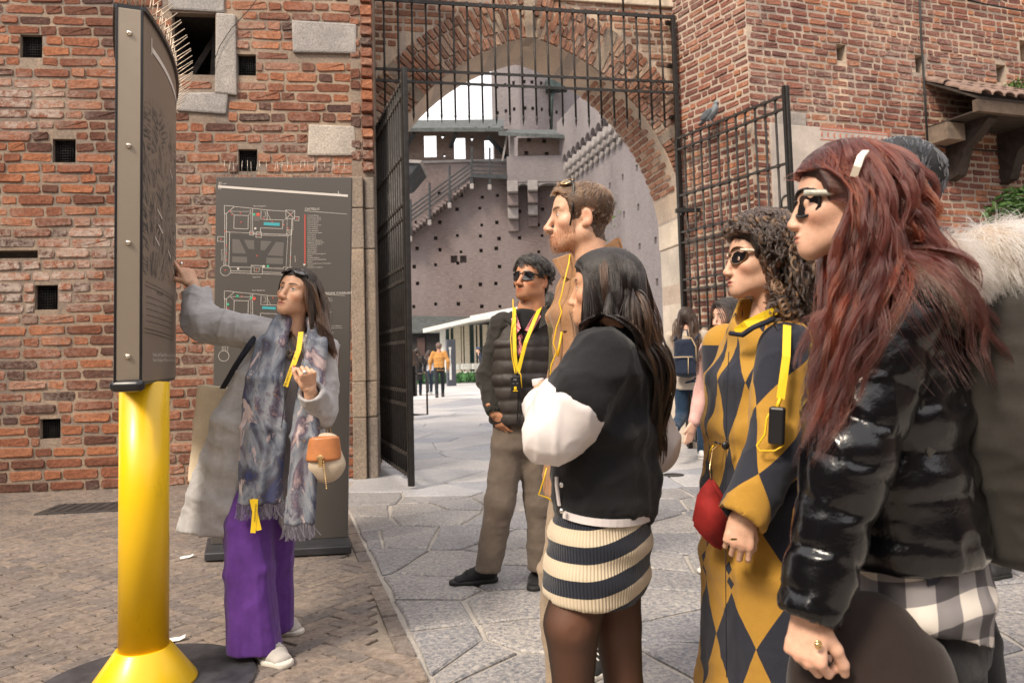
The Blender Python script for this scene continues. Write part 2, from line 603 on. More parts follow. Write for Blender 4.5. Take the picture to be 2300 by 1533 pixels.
def stone_mat(name, dark, light, scale=55, rough=0.85, big=2.2, bump=0.5, contrast=0.12):
    m = Mat(name)
    p = m.pos()
    f = m.noise(scale, 6, 0.72, p, 0.6)
    c = m.ramp(f, [(0.5 - contrast, dark), (0.5 + contrast, light)])
    oi = m.n('ObjectInfo').outputs['Random']; isl = m.n('NewGeometry').outputs['Random Per Island']
    r = m.math('FRACT', m.math('ADD', m.math('MULTIPLY', oi, 5.3), m.math('MULTIPLY', isl, 3.1)))
    c = m.mix(0.85, c, m.ramp(r, [(0.0, (0.74, 0.76, 0.82)), (0.5, (1.0, 0.98, 0.96)), (1.0, (1.22, 1.16, 1.08))]), 'MULTIPLY')
    c = m.mix(0.6, c, m.ramp(m.noise(big, 5, 0.6, p), [(0.3, (0.62, 0.60, 0.60)), (0.7, (1.25, 1.22, 1.18))]), 'MULTIPLY')
    m.bs(Base_Color=c, Roughness=m.ramp(m.noise(9, 4, 0.6, p), [(0.3, rough), (0.7, rough * 0.72)]))
    b = m.bump(m.noise(scale * 0.8, 6, 0.7, p), bump, 0.008)
    m.bump(m.noise(7, 4, 0.6, p), 0.35, 0.02, b)
    return m.m


M_MORTAR = stone_mat('lime_mortar', (0.17, 0.13, 0.10), (0.34, 0.265, 0.205), 40, 0.95, 1.5, 0.8, 0.2)
M_MORTAR_R = stone_mat('pale_lime_mortar', (0.36, 0.29, 0.23), (0.58, 0.47, 0.37), 40, 0.95, 1.5, 0.8, 0.2)
M_GRANITE = stone_mat('grey_granite', (0.22, 0.20, 0.18), (0.50, 0.46, 0.42), 70, 0.85, 3, 0.5, 0.14)
M_GRANITE_W = stone_mat('weathered_granite', (0.15, 0.125, 0.10), (0.36, 0.29, 0.23), 50, 0.9, 2, 0.6, 0.16)
M_WHITESTONE = stone_mat('pale_jamb_stone', (0.42, 0.36, 0.29), (0.62, 0.55, 0.46), 45, 0.85, 2.5, 0.4, 0.2)
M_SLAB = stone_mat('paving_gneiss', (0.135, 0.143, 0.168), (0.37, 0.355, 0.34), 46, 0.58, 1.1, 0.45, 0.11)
M_SLABFAR = stone_mat('lit_smooth_paving_stone', (0.25, 0.26, 0.29), (0.42, 0.42, 0.43), 30, 0.55, 0.7, 0.3, 0.16)  # smoother stone, its colour also paled and cooled for the courtyard light
M_SLABJOINT = stone_mat('paving_joint', (0.235, 0.225, 0.215), (0.37, 0.355, 0.335), 60, 0.9, 1.8, 0.5, 0.2)
M_PAVEBRICK = stone_mat('worn_paving_brick', (0.115, 0.092, 0.078), (0.25, 0.212, 0.185), 26, 0.8, 1.2, 0.4, 0.16)
M_PAVEJOINT = stone_mat('dusty_joint', (0.15, 0.13, 0.108), (0.28, 0.245, 0.21), 40, 0.95, 1.3, 0.5, 0.2)
M_PLASTER = stone_mat('cream_plaster', (0.50, 0.43, 0.36), (0.66, 0.58, 0.50), 12, 0.95, 2.5, 0.25, 0.3)
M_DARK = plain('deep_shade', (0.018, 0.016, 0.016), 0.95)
M_IRON = plain('black_iron', (0.030, 0.027, 0.025), 0.5, 0.55, 0.35, 14, 0.5, 80)
M_IRON2 = plain('worn_iron_edge', (0.06, 0.052, 0.046), 0.45, 0.6, 0.4, 20, 0.5, 90)
M_WOOD = plain('dark_timber', (0.035, 0.025, 0.02), 0.8, 0, 0.4, 10, 0.5, 40)
M_CABLE = plain('black_cable', (0.02, 0.02, 0.02), 0.7)


# ================================================================== BRICKWORK
class Plane:
    """a vertical wall plane: origin, horizontal direction U, outward normal N"""
    def __init__(s, O, U):
        s.O = Vector((O[0], O[1], 0)); s.U = Vector((U[0], U[1], 0)).normalized(); s.N = Vector((s.U.y, -s.U.x, 0))

    def p(s, u, z, out=0.0): return s.O + s.U * u + Vector((0, 0, z)) + s.N * out

    def hit(s, px, py):
        r = ray(px, py); c = Vector((0, 0, CAM_H))
        t = (s.O - c).dot(s.N) / r.dot(s.N)
        q = c + r * t
        return ((q - s.O).dot(s.U), q.z)

    def rect(s, x0, y0, x1, y1):
        a, b, c, d = s.hit(x0, y0), s.hit(x1, y0), s.hit(x1, y1), s.hit(x0, y1)
        return ((a[0] + d[0]) / 2, (b[0] + c[0]) / 2, (c[1] + d[1]) / 2, (a[1] + b[1]) / 2)   # u0,u1,z0,z1


def brick_template(jit=0.06, seed=0, cx=0.06, cz=0.18, ins=(0.955, 0.80)):
    r = np.random.RandomState(seed)
    o = np.array([(-.5 + cx, -.5), (.5 - cx, -.5), (.5, -.5 + cz), (.5, .5 - cz), (.5 - cx, .5), (-.5 + cx, .5), (-.5, .5 - cz), (-.5, -.5 + cz)])
    o = o + (r.rand(8, 2) - .5) * [0.03, jit * 1.8]
    i = o * ins + (r.rand(8, 2) - .5) * [0.015, jit]
    y = (r.rand(8) - .5) * 0.16
    V = np.concatenate([np.c_[o[:, 0], np.full(8, .5), o[:, 1]], np.c_[o[:, 0], np.full(8, -.30), o[:, 1]], np.c_[i[:, 0], -.5 + y * 0.5, i[:, 1]]])
    return V
B_QUADS = np.array([(k, (k + 1) % 8, 8 + (k + 1) % 8, 8 + k) for k in range(8)] + [(8 + k, 8 + (k + 1) % 8, 16 + (k + 1) % 8, 16 + k) for k in range(8)])
B_TRIS = np.array([(16, 16 + k, 16 + k + 1) for k in range(1, 7)])
BT = [brick_template(0.11, i) for i in range(14)]
BMESH = {}


def brick_meshes(mat):
    if mat.name not in BMESH:
        L = []
        for V in BT:
            me = mesh_np('brick', V, B_QUADS, B_TRIS, False); me.materials.append(mat); L.append(me)
        BMESH[mat.name] = L
    return BMESH[mat.name]


def emit_bricks(items, mat, parent, limit=300, name='brick'):
    """items: list of 4x4 matrices. The largest in view become parts, the rest one joined part."""
    sc = []
    for M in items:
        c = M.translation; q = proj(c)
        if q is None or not (-60 < q[0] < PW + 60 and -60 < q[1] < PH + 60): sc.append(-1); continue
        sc.append(M.col[0].length * M.col[2].length / q[2] ** 2)
    order = np.argsort(sc)[::-1]
    ms = brick_meshes(mat)
    for k, i in enumerate(order[:limit]):
        if sc[i] < 0: limit = k; break
        o = bpy.data.objects.new(name, ms[int(rng.randint(14))])
        COL.objects.link(o); o.parent = parent; o.matrix_local = items[i]
    rest = order[limit:]
    if len(rest):
        Vs, Qs, Ts = [], [], []
        for n_, i in enumerate(rest):
            M = np.array(items[i]); V = BT[int(rng.randint(14))]
            Vs.append(V @ M[:3, :3].T + M[:3, 3]); Qs.append(B_QUADS + 24 * n_); Ts.append(B_TRIS + 24 * n_)
        me = mesh_np(name, np.concatenate(Vs), np.concatenate(Qs), np.concatenate(Ts), False)
        o = link(name, me, parent, mat); o['kind'] = 'stuff'


def brick_matrix(pl, u, z, L, Hh, out, depth=0.11, tilt=0.0):
    R = Matrix((pl.U, -pl.N, Vector((0, 0, 1)))).transposed()
    R = R @ Matrix.Rotation(tilt, 3, 'Y')
    return Matrix.Translation(pl.p(u, z, out - depth / 2)) @ R.to_4x4() @ Matrix.Diagonal((L, depth, Hh, 1))


def courses(pl, u0, u1, z0, z1, ch, bh, Ls, Lh, joint, skip, seed=0, keep=None, wob=0.006):
    r = np.random.RandomState(seed)
    out = []
    nz = int((z1 - z0) / ch)
    for i in range(nz):
        z = z0 + (i + .5) * ch
        u = u0 - r.rand() * Ls
        k = r.randint(2)
        while u < u1:
            L = (Ls if (k % 2 == 0 or r.rand() < .2) else Lh) * (0.88 + .24 * r.rand()); k += 1
            a, b = u + joint / 2, u + L - joint / 2
            a = max(a, u0); b = min(b, u1)
            u += L
            zz = z + wob * math.sin(u * 2.1 + i) + (r.rand() - .5) * 0.006
            bad = False
            for (s0, s1, t0, t1) in skip:
                if t0 - bh * .45 < zz < t1 + bh * .45 and a < s1 and b > s0:
                    if a < s0 - 0.06: b = min(b, s0 - joint * .3)
                    elif b > s1 + 0.06: a = max(a, s1 + joint * .3)
                    else: bad = True; break
            if bad or b - a < 0.05: continue
            if keep and not keep((a + b) / 2, zz, (b - a) / 2): continue
            out.append(brick_matrix(pl, (a + b) / 2, zz, b - a, bh * (0.9 + .18 * r.rand()), 0.005 + 0.014 * r.rand() ** 1.5, 0.11, (r.rand() - .5) * .03))
    return out


def hole_wall(mb, pl, u0, u1, z0, z1, holes, depth=0.3, back=True):
    us = sorted({u0, u1, *[h[0] for h in holes], *[h[1] for h in holes]})
    zs = sorted({z0, z1, *[h[2] for h in holes], *[h[3] for h in holes]})
    us = [u for u in us if u0 <= u <= u1]; zs = [z for z in zs if z0 <= z <= z1]
    for a, b in zip(us, us[1:]):
        for c, d in zip(zs, zs[1:]):
            m = ((a + b) / 2, (c + d) / 2)
            if any(h[0] < m[0] < h[1] and h[2] < m[1] < h[3] for h in holes): continue
            mb.poly([pl.p(a, c), pl.p(b, c), pl.p(b, d), pl.p(a, d)])
    for h in holes:
        dd = h[4] if len(h) > 4 else depth
        A = [(h[0], h[2]), (h[1], h[2]), (h[1], h[3]), (h[0], h[3])]
        for k in range(4):
            p, q = A[k], A[(k + 1) % 4]
            mb.poly([pl.p(*p), pl.p(*q), pl.p(*q, -dd), pl.p(*p, -dd)])
        if back: mb.poly([pl.p(*a, -dd) for a in A])


def stone_block(pl, u0, u1, z0, z1, out, parent, mat, depth=0.3, jit=0.02, seed=0, bev=0.02, name='stone_block'):
    r = random.Random(seed)
    mb = MB()
    pts = []
    for a, b in ((u0, z0), (u1, z0), (u1, z1), (u0, z1)):
        pts.append(pl.p(a + r.uniform(-jit, jit), b + r.uniform(-jit, jit), out))
    mb.prism(pts, -pl.N * depth)
    bmesh.ops.recalc_face_normals(mb.bm, faces=mb.bm.faces)
    bmesh.ops.bevel(mb.bm, geom=list(mb.bm.edges), offset=bev, segments=2, affect='EDGES', profile=0.6)
    return mb.build(name, mat, parent)


# ================================================================== GROUND
mb = MB()
S = 600
mb.poly([(-S, -S, -0.03), (S, -S, -0.03), (S, S, -0.03), (-S, S, -0.03)])
ground = mb.build('ground', M_PAVEJOINT, kind='structure')

BA, BB = gnd(924, 1533), gnd(812, 1268)                # line between brick paving and stone paving
bdir = (BB - BA).normalized(); bnor = Vector((bdir.y, -bdir.x, 0))       # bnor points to the stone side


def side(p): return (Vector((p[0], p[1], 0)) - Vector((BA.x, BA.y, 0))).dot(bnor)


L_far = BA + bdir * 9; L_near = BA - bdir * 6
mb = MB()
mb.poly([L_near + Vector((0, 0, -0.012)), (40, -6, -0.012), (40, 24, -0.012), (L_far.x, 24, -0.012), (L_far.x, L_far.y, -0.012)])
stone_paving = mb.build('stone_paving', M_SLABJOINT, kind='structure')


def voronoi_cells(pts, idx):
    out = []
    for i in idx:
        p = pts[i]
        d = ((pts - p) ** 2).sum(1); nb = np.argsort(d)[1:26]
        poly = [p + q for q in np.array([(-3, -3), (3, -3), (3, 3), (-3, 3)])]
        for j in nb:
            m = (p + pts[j]) / 2; n = pts[j] - p
            new = []
            for a, b in zip(poly, poly[1:] + poly[:1]):
                da, db = (a - m) @ n, (b - m) @ n
                if da <= 0: new.append(a)
                if da * db < 0: new.append(a + (b - a) * (da / (da - db)))
            poly = new
            if len(poly) < 3: break
        out.append(poly)
    return out


def slab(poly, parent, gap, rr, ax=(1, 1)):
    P = np.array(poly) * ax
    c = P.mean(0)
    q = []
    n = len(P)
    for k in range(n):                                   # subdivide and roughen the outline
        a, b = P[k], P[(k + 1) % n]
        L = np.linalg.norm(b - a); m = max(1, int(L / 0.16))
        for t in range(m): q.append(a + (b - a) * t / m)
    q = np.array(q)
    d = c - q; dl = np.linalg.norm(d, axis=1, keepdims=True)
    q = q + d / np.maximum(dl, 1e-3) * gap * (0.75 + 0.6 * rr.rand(len(q), 1)) + (rr.rand(*q.shape) - .5) * gap * 0.55
    if side(q.mean(0)) < 0.12: return None
    n = len(q)
    h = 0.0 + rr.rand() * 0.004
    inner = q + (c - q) / np.maximum(np.linalg.norm(c - q, axis=1, keepdims=True), 1e-3) * 0.012
    V = [(x, y, -0.03) for x, y in q] + [(x, y, h - 0.007) for x, y in q] + [(x, y, h) for x, y in inner]
    bm = bmesh.new()
    vs = [bm.verts.new(v) for v in V]
    for k in range(n):
        kk = (k + 1) % n
        bm.faces.new((vs[k], vs[kk], vs[n + kk], vs[n + k])); bm.faces.new((vs[n + k], vs[n + kk], vs[2 * n + kk], vs[2 * n + k]))
    bm.faces.new(vs[2 * n:])
    me = bpy.data.meshes.new('paving_stone'); bm.to_mesh(me); bm.free()
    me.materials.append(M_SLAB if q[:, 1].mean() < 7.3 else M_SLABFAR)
    return me


rr = np.random.RandomState(5)
seeds = []
yy = 1.0
while yy < 21:
    sp = 0.50 if yy < 7 else (0.8 if yy < 11 else 1.15)
    hy = sp * (0.85 if yy < 7 else 0.75)
    xx = -3.2 + rr.rand() * sp
    while xx < 7.5:
        seeds.append((xx + (rr.rand() - .5) * sp * .95, yy + (rr.rand() - .5) * hy * 1.0)); xx += sp * (0.8 + .7 * rr.rand())
    yy += hy
seeds = np.array(seeds)
ok = [i for i, s in enumerate(seeds) if side(s) > -0.1 and (lambda q: q is not None and -350 < q[0] < 2650 and q[1] < 1900)(proj((s[0], s[1], 0)))]
mes = []
for i, poly in zip(ok, voronoi_cells(seeds, ok)):
    if len(poly) < 3: continue
    Pm = np.array(poly)
    if min(side(p) for p in Pm) < 0.08:                  # trim at the border row
        Pm = np.array([p + np.array((bnor.x, bnor.y)) * max(0, 0.085 - side(p)) for p in Pm])
    me = slab(Pm, stone_paving, 0.0165 if seeds[i][1] < 7 else 0.011, rr)
    if me: mes.append((seeds[i][1], me))
mes.sort(key=lambda t: t[0])
for k, (y, me) in enumerate(mes[:300]): link('paving_stone', me, stone_paving)
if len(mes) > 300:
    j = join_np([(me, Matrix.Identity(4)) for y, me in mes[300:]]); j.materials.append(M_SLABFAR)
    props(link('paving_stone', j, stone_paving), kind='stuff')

# brick paving in herringbone, left of the line, with a border row along it
mb = MB()
mb.poly([L_near + Vector((0, 0, -0.011)), L_far + Vector((0, 0, -0.011)), (L_far.x, 12, -0.011), (-12, 12, -0.011), (-12, -6, -0.011)])
brick_paving = mb.build('brick_paving', M_PAVEJOINT, kind='structure')
PT = []
for sd_ in range(14):
    V = brick_template(0.035, 40 + sd_, 0.025, 0.07, (0.975, 0.93))
    V[16:, 1] = -.5 + (V[16:, 1] + .5) * .35; V[8:16, 1] = -.40
    PT.append(np.c_[V[:, 0], V[:, 2], -V[:, 1]])          # top face up
PQ, PTr = B_QUADS, B_TRIS
pl_ = []
bw, bl = 0.088, 0.264
ang = math.atan2(bdir.y, bdir.x) - math.pi / 4 - 0.12
ca, sa = math.cos(ang), math.sin(ang)
for i in range(-60, 60):
    for j in range(-60, 60):
        k = (i + j * 1)
        for hor in (0, 1):
            # herringbone lattice: steps of one brick width along the diagonal, a brick and a half across
            x = i * bw + j * (bl + 0.0); y = i * bw - 0 * j
            if hor: cx, cy, rot = x + bl / 2 - bw / 2 + bw / 2, y, 0
            else: cx, cy, rot = x + bw / 2 - bw / 2 - bw / 2 + bw / 2 - bw / 2, y + bl / 2 + bw / 2 - bw / 2, 1
            X = BB.x - 1.2 + ca * cx - sa * cy; Y = BB.y - 0.3 + sa * cx + ca * cy
            q = proj((X, Y, 0))
            if q is None or not (-200 < q[0] < 1150 and 1050 < q[1] < 1750): continue
            if side((X, Y)) > -0.045 or Y > 8.05 + (X + 4.43) * 0.123: continue
            pl_.append((X, Y, ang + rot * math.pi / 2, q[2]))
t = -5.0
while t < 6.5:
    pc = BA + bdir * t
    for off in (0.03, ):
        X, Y = pc.x + bnor.x * off, pc.y + bnor.y * off
        q = proj((X, Y, 0))
        if q is not None and 1050 < q[1] < 1750: pl_.append((X, Y, math.atan2(bdir.y, bdir.x), q[2]))
    t += 0.27
pl_.sort(key=lambda v: v[3])
PM = []
for V in PT:
    me = mesh_np('paving_brick', V, PQ, PTr, False); me.materials.append(M_PAVEBRICK); PM.append(me)


def pave_m(X, Y, a):
    return (Matrix.Translation((X, Y, -0.028 + 0.003 * (rng.rand() - .5))) @ Matrix.Rotation(a, 4, 'Z') @ Matrix.Rotation((rng.rand() - .5) * .018, 4, 'X') @ Matrix.Rotation((rng.rand() - .5) * .02, 4, 'Y')
            @ Matrix.Diagonal((bl - 0.012, bw - 0.012, 0.06, 1)))


for X, Y, a, d in pl_[:300]:
    o = bpy.data.objects.new('paving_brick', PM[int(rng.randint(14))]); COL.objects.link(o)
    o.parent = brick_paving; o.matrix_local = pave_m(X, Y, a)
Vs, Qs, Ts = [], [], []
for n_, (X, Y, a, d) in enumerate(pl_[300:]):
    M = np.array(pave_m(X, Y, a)); V = PT[int(rng.randint(14))]
    Vs.append(V @ M[:3, :3].T + M[:3, 3]); Qs.append(PQ + 24 * n_); Ts.append(PTr + 24 * n_)
if Vs:
    props(link('paving_brick', mesh_np('paving_brick', np.concatenate(Vs), np.concatenate(Qs), np.concatenate(Ts), False), brick_paving, M_PAVEBRICK), kind='stuff')

# ================================================================== LEFT WALL
A0 = gnd(200, 1100)
LW = Plane((A0.x, A0.y), (math.cos(math.radians(7)), math.sin(math.radians(7))))
left_wall = empty('brick_wall', 'rough old red brick wall with square holes and a small dark window behind the map board', 'wall')
uR = LW.hit(803, 700)[0]
uP = LW.hit(845, 700)[0]
hol = [LW.rect(*r_) for r_ in ((45, 78, 95, 130), (118, 312, 170, 365), (530, 122, 575, 170), (535, 335, 578, 385), (78, 640, 130, 695), (90, 940, 136, 985))]
slit = LW.rect(-30, 562, 85, 580)
win = LW.rect(386, 30, 484, 168)
holes = [(*h, 0.06) for h in hol] + [(*slit, 0.12), (*win, 0.10)]
mb = MB()
hole_wall(mb, LW, -3.2, uR, -0.1, 8.0, holes, 0.3, False)
mb.build('mortar_face', M_MORTAR, left_wall)
M_HOLESHADE = plain('hole_shade', (0.022, 0.018, 0.016), 0.95, 0, 0.3, 20, 0.5, 60)
for k, h in enumerate([*hol, win]):                       # deep linings, the shade inside painted near black
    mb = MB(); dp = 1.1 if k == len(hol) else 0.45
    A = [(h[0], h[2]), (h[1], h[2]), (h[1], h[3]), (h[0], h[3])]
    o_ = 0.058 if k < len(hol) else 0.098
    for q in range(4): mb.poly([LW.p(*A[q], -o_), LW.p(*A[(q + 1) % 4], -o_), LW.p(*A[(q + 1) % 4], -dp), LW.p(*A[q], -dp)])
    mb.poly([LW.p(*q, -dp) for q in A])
    mb.build('hole_lining', M_HOLESHADE, left_wall)
mb = MB()
mb.prism([LW.p(-3.2, -0.1, -1.12), LW.p(uR, -0.1, -1.12), LW.p(uR, -0.1, -1.35), LW.p(-3.2, -0.1, -1.35)], (0, 0, 8.1))
mb.build('wall_core', M_MORTAR, left_wall)
stones = [LW.rect(*r_) for r_ in ((376, -60, 505, 27), (486, 34, 531, 214), (394, 209, 512, 254), (660, 52, 801, 122), (692, 283, 801, 348))]
for i, s_ in enumerate(stones):
    stone_block(LW, *s_, 0.03 + 0.01 * (i % 2), left_wall, M_GRANITE, 0.14, 0.018, i)
items = courses(LW, -3.0, uR - 0.01, 0.0, 6.3, 0.1145, 0.097, 0.36, 0.17, 0.019, [h[:4] for h in holes] + stones, 3)
emit_bricks(items, M_BRICK, left_wall)
for i, h in enumerate(hol):                               # netting frame across each hole
    mb = MB()
    for k in range(1, 9):
        u = h[0] + (h[1] - h[0]) * k / 9
        mb.tube([LW.p(u, h[2], -0.06), LW.p(u, h[3], -0.06)], 0.0022, 4)
        z = h[2] + (h[3] - h[2]) * k / 9
        mb.tube([LW.p(h[0], z, -0.06), LW.p(h[1], z, -0.06)], 0.0022, 4)
    mb.build('hole_netting', M_CABLE, left_wall)
mb = MB()
mb.obox(LW.p(win[0] + 0.05, win[2] + 0.1, -0.45), LW.p(win[1] - 0.12, win[3] - 0.05, -0.5), 0.08, 0.06)
mb.obox(LW.p(win[1] - 0.14, win[2], -0.4), LW.p(win[1] - 0.10, win[3], -0.4), 0.05, 0.05)
mb.build('window_timber', M_WOOD, left_wall)
# end pier: one rounded brick stack above, granite below
pz = [LW.hit(815, y)[1] for y in (1078, 935, 855, 560, 470, 400)]
for k in range(5):
    stone_block(LW, uR - 0.06, uR + 0.085, pz[k], pz[k + 1] - 0.006, 0.10, left_wall, M_GRANITE_W, 0.5, 0.004, 60 + k, 0.012)
    stone_block(LW, uR + 0.095, uP, pz[k] , pz[k + 1] - 0.006, 0.06, left_wall, M_GRANITE_W, 0.5, 0.004, 70 + k, 0.014)
mb = MB()
mb.prism([LW.p(uR - 0.04, -0.1, 0.02), LW.p(uP - 0.02, -0.1, 0.02), LW.p(uP - 0.02, -0.1, -1.35), LW.p(uR - 0.04, -0.1, -1.35)], (0, 0, 8.1))
mb.build('pier_core', M_MORTAR, left_wall)
z = pz[5] + 0.06; pier = []
k = 0
while z < 6.2:
    hh = 0.10 + 0.05 * rng.rand()
    pier.append(brick_matrix(LW, (uR + 0.075 + uP) / 2, z + hh / 2, uP - uR - 0.075, hh - 0.018, 0.075, 0.2))
    if k % 3: pier.append(brick_matrix(LW, uR + 0.01, z + hh / 2, 0.10, hh - 0.02, 0.035, 0.12))
    z += hh; k += 1
emit_bricks(pier, M_BRICK, left_wall, 100)

# ================================================================== GATE WALL WITH THE POINTED ARCH
GL = gnd(845, 1043)
zt = at(860, -3, GL.y).z
lo_, hi_ = 8.0, 12.0
for _ in range(40):
    m_ = (lo_ + hi_) / 2
    if at(1520, 40, m_).z < zt: lo_ = m_
    else: hi_ = m_
GR = at(1538, 700, hi_)
GP = Plane((GL.x, GL.y), (GR.x - GL.x, GR.y - GL.y))       # plane of the iron grille
uG = (Vector((GR.x, GR.y, 0)) - GP.O).length
AW = Plane(tuple(GP.p(0, 0, -0.14))[:2], GP.U)             # front of the arch wall
ap = AW.hit(1190, 84); l1 = AW.hit(910, 270); l2 = AW.hit(1050, 137)
# pointed arch: left curve is a circle through apex, l2, l1
(x1, y1), (x2, y2), (x3, y3) = ap, l2, l1
dd = 2 * (x1 * (y2 - y3) + x2 * (y3 - y1) + x3 * (y1 - y2))
cu = ((x1**2 + y1**2) * (y2 - y3) + (x2**2 + y2**2) * (y3 - y1) + (x3**2 + y3**2) * (y1 - y2)) / dd
cz = ((x1**2 + y1**2) * (x3 - x2) + (x2**2 + y2**2) * (x1 - x3) + (x3**2 + y3**2) * (x2 - x1)) / dd
AR = math.hypot(x1 - cu, y1 - cz)
AU, AZ = ap
print('DBG gate', GL, GR, uG, 'arch', AU, AZ, 'centre', cu, cz, 'R', AR, 'half', AR - (cu - AU))
AE = cu - AU                                               # centre offset past the axis
AS = cz                                                    # springing height
AHW = AR - AE
ADEP = 0.95


def arch_pt(t, grow=0.0):
    """t in -1..1: left springing .. apex .. right springing"""
    R = AR + grow
    a_max = math.acos(min(1, AE / R))
    a = a_max * (1 - abs(t))
    x = R * math.cos(a) - AE; z = R * math.sin(a)
    return (AU - x if t < 0 else AU + x, AS + z)


gate_wall = empty('gateway_wall', 'brick gateway wall with pointed arch and pale stone jamb behind the iron grille', 'wall')
NA = 40
arc = [arch_pt(-1 + 2 * k / NA) for k in range(NA + 1)]
mb = MB()
uw0, uw1, ztop = -0.9, uG + 0.75, 8.0
mbp = [((uw0, -0.1), (AU - AHW, -0.1), (AU - AHW, AS), (uw0, AS)), ((AU + AHW, -0.1), (uw1, -0.1), (uw1, AS), (AU + AHW, AS)),
       ((uw0, AS), (AU - AHW, AS), (AU - AHW, ztop), (uw0, ztop)), ((AU + AHW, AS), (uw1, AS), (uw1, ztop), (AU + AHW, ztop))]
for k in range(NA):
    a, b = arc[k], arc[k + 1]
    mbp.append((a, b, (b[0], ztop), (a[0], ztop)))
for qd in mbp:
    mb.poly([AW.p(u, z) for u, z in qd]); mb.poly([AW.p(u, z, -ADEP) for u, z in qd][::-1])
sof = [(AU - AHW, -0.1)] + arc + [(AU + AHW, -0.1)]
for a, b in zip(sof, sof[1:]):
    mb.poly([AW.p(*a), AW.p(*b), AW.p(*b, -ADEP), AW.p(*a, -ADEP)])
mb.build('mortar_face', M_MORTAR_R, gate_wall)
# voussoirs: two rings of brick set on edge, some replaced by stone
rv = np.random.RandomState(9)
vs_items = []
ring_w = 0.60
zsp_r = AW.hit(1500, 425)[1]
nst = 52
for sgn in (-1, 1):
    for k in range(nst):
        t = sgn * (1 - (k + .5) / nst)
        g = 0.0
        first = True
        while g < ring_w - 0.05:
            L = (0.29 if rv.rand() < .7 else 0.15) if not (first and k % 2) else 0.16
            first = False
            L = min(L, ring_w - g)
            a = arch_pt(t, g + L / 2)
            if sgn > 0 and a[1] < zsp_r: break
            cx = AU + (AE if sgn < 0 else -AE)
            rad = Vector((a[0] - cx, a[1] - AS)).normalized()
            U3 = AW.U * rad.x + Vector((0, 0, rad.y)); W3 = U3.cross(AW.N)
            R = Matrix((U3, -AW.N, W3)).transposed()
            th = AR * math.acos(AE / AR) / nst * (1 + (g + L / 2) / AR) * 0.80
            vs_items.append(Matrix.Translation(AW.p(*a, -0.03 + 0.008 * rv.rand())) @ R.to_4x4() @ Matrix.Diagonal((L - 0.015, 0.11, th, 1)))
            g += L
emit_bricks(vs_items, M_BRICK_A, gate_wall, 300, 'voussoir')
for t in (-0.47, 0.0, 0.27, 0.62):
    cx = AU + (AE if t < 0 else -AE)
    a, b = arch_pt(t - 0.017), arch_pt(t + 0.017)
    c_, d_ = arch_pt(t + 0.017, ring_w * .98), arch_pt(t - 0.017, ring_w * .98)
    m2 = MB(); m2.prism([AW.p(*q, 0.035) for q in (a, b, c_, d_)], -AW.N * 0.3)
    m2.build('arch_stone', M_GRANITE_W, gate_wall)


def keep_gate(u, z, hl):
    for uu in (u - hl, u, u + hl):
        if z < AS:
            if abs(uu - AU) < AHW + 0.12: return False
        else:
            cx = AU + (AE if uu < AU else -AE)
            if math.hypot(uu - cx, z - AS) < AR + ring_w - 0.02: return False
    return True


items = courses(AW, uw0 + .05, uw1 - .05, 0.0, 6.6, 0.099, 0.074, 0.27, 0.13, 0.024, [], 8, keep_gate)
emit_bricks(items, M_BRICK_A, gate_wall, 300)
# right jamb: pale stone blocks, brick on the reveal above
zj = [0.0, 0.75, 1.45, 2.2, 2.75, zsp_r]
for k in range(5):
    w = 0.36 if k % 2 else 0.30
    stone_block(AW, AU + AHW + 0.0 - (0.02 if k == 4 else 0), AU + AHW + w, zj[k], zj[k + 1] - 0.01, 0.02, gate_wall, M_WHITESTONE, ADEP + 0.04, 0.004, 80 + k, 0.015, 'jamb_stone')
    stone_block(AW, AU - AHW - w, AU - AHW, zj[k], zj[k + 1] - 0.01, 0.02, gate_wall, M_WHITESTONE, ADEP + 0.04, 0.004, 90 + k, 0.015, 'jamb_stone')
so = []
for k in range(30):
    t = 1 - (k + .5) / 42
    a = arch_pt(t, 0.0)
    if a[1] < zsp_r: continue
    cx = AU - AE
    rad = Vector((a[0] - cx, a[1] - AS)).normalized()
    W3 = AW.U * rad.x + Vector((0, 0, rad.y)); T3 = AW.N.cross(W3)
    R = Matrix((AW.N, W3, AW.N.cross(W3))).transposed()
    d0 = 0.13 + (k % 2) * 0.12
    while d0 < ADEP - 0.05:
        L = min(0.26, ADEP - d0)
        so.append(Matrix.Translation(AW.p(*a, -d0 - L / 2) + W3 * 0.035) @ R.to_4x4() @ Matrix.Diagonal((L - .02, 0.10, AR * math.acos(AE / AR) / 42 * .78, 1)))
        d0 += L
emit_bricks(so, M_BRICK_A, gate_wall, 120, 'soffit_brick')
mb = MB()
lint = AW.rect(1236, -60, 1530, 12)
stone_block(AW, lint[0], lint[1], lint[2], lint[3], 0.05, gate_wall, M_WHITESTONE, 0.2, 0.003, 5, 0.015, 'stone_lintel')
mb.bm.free()

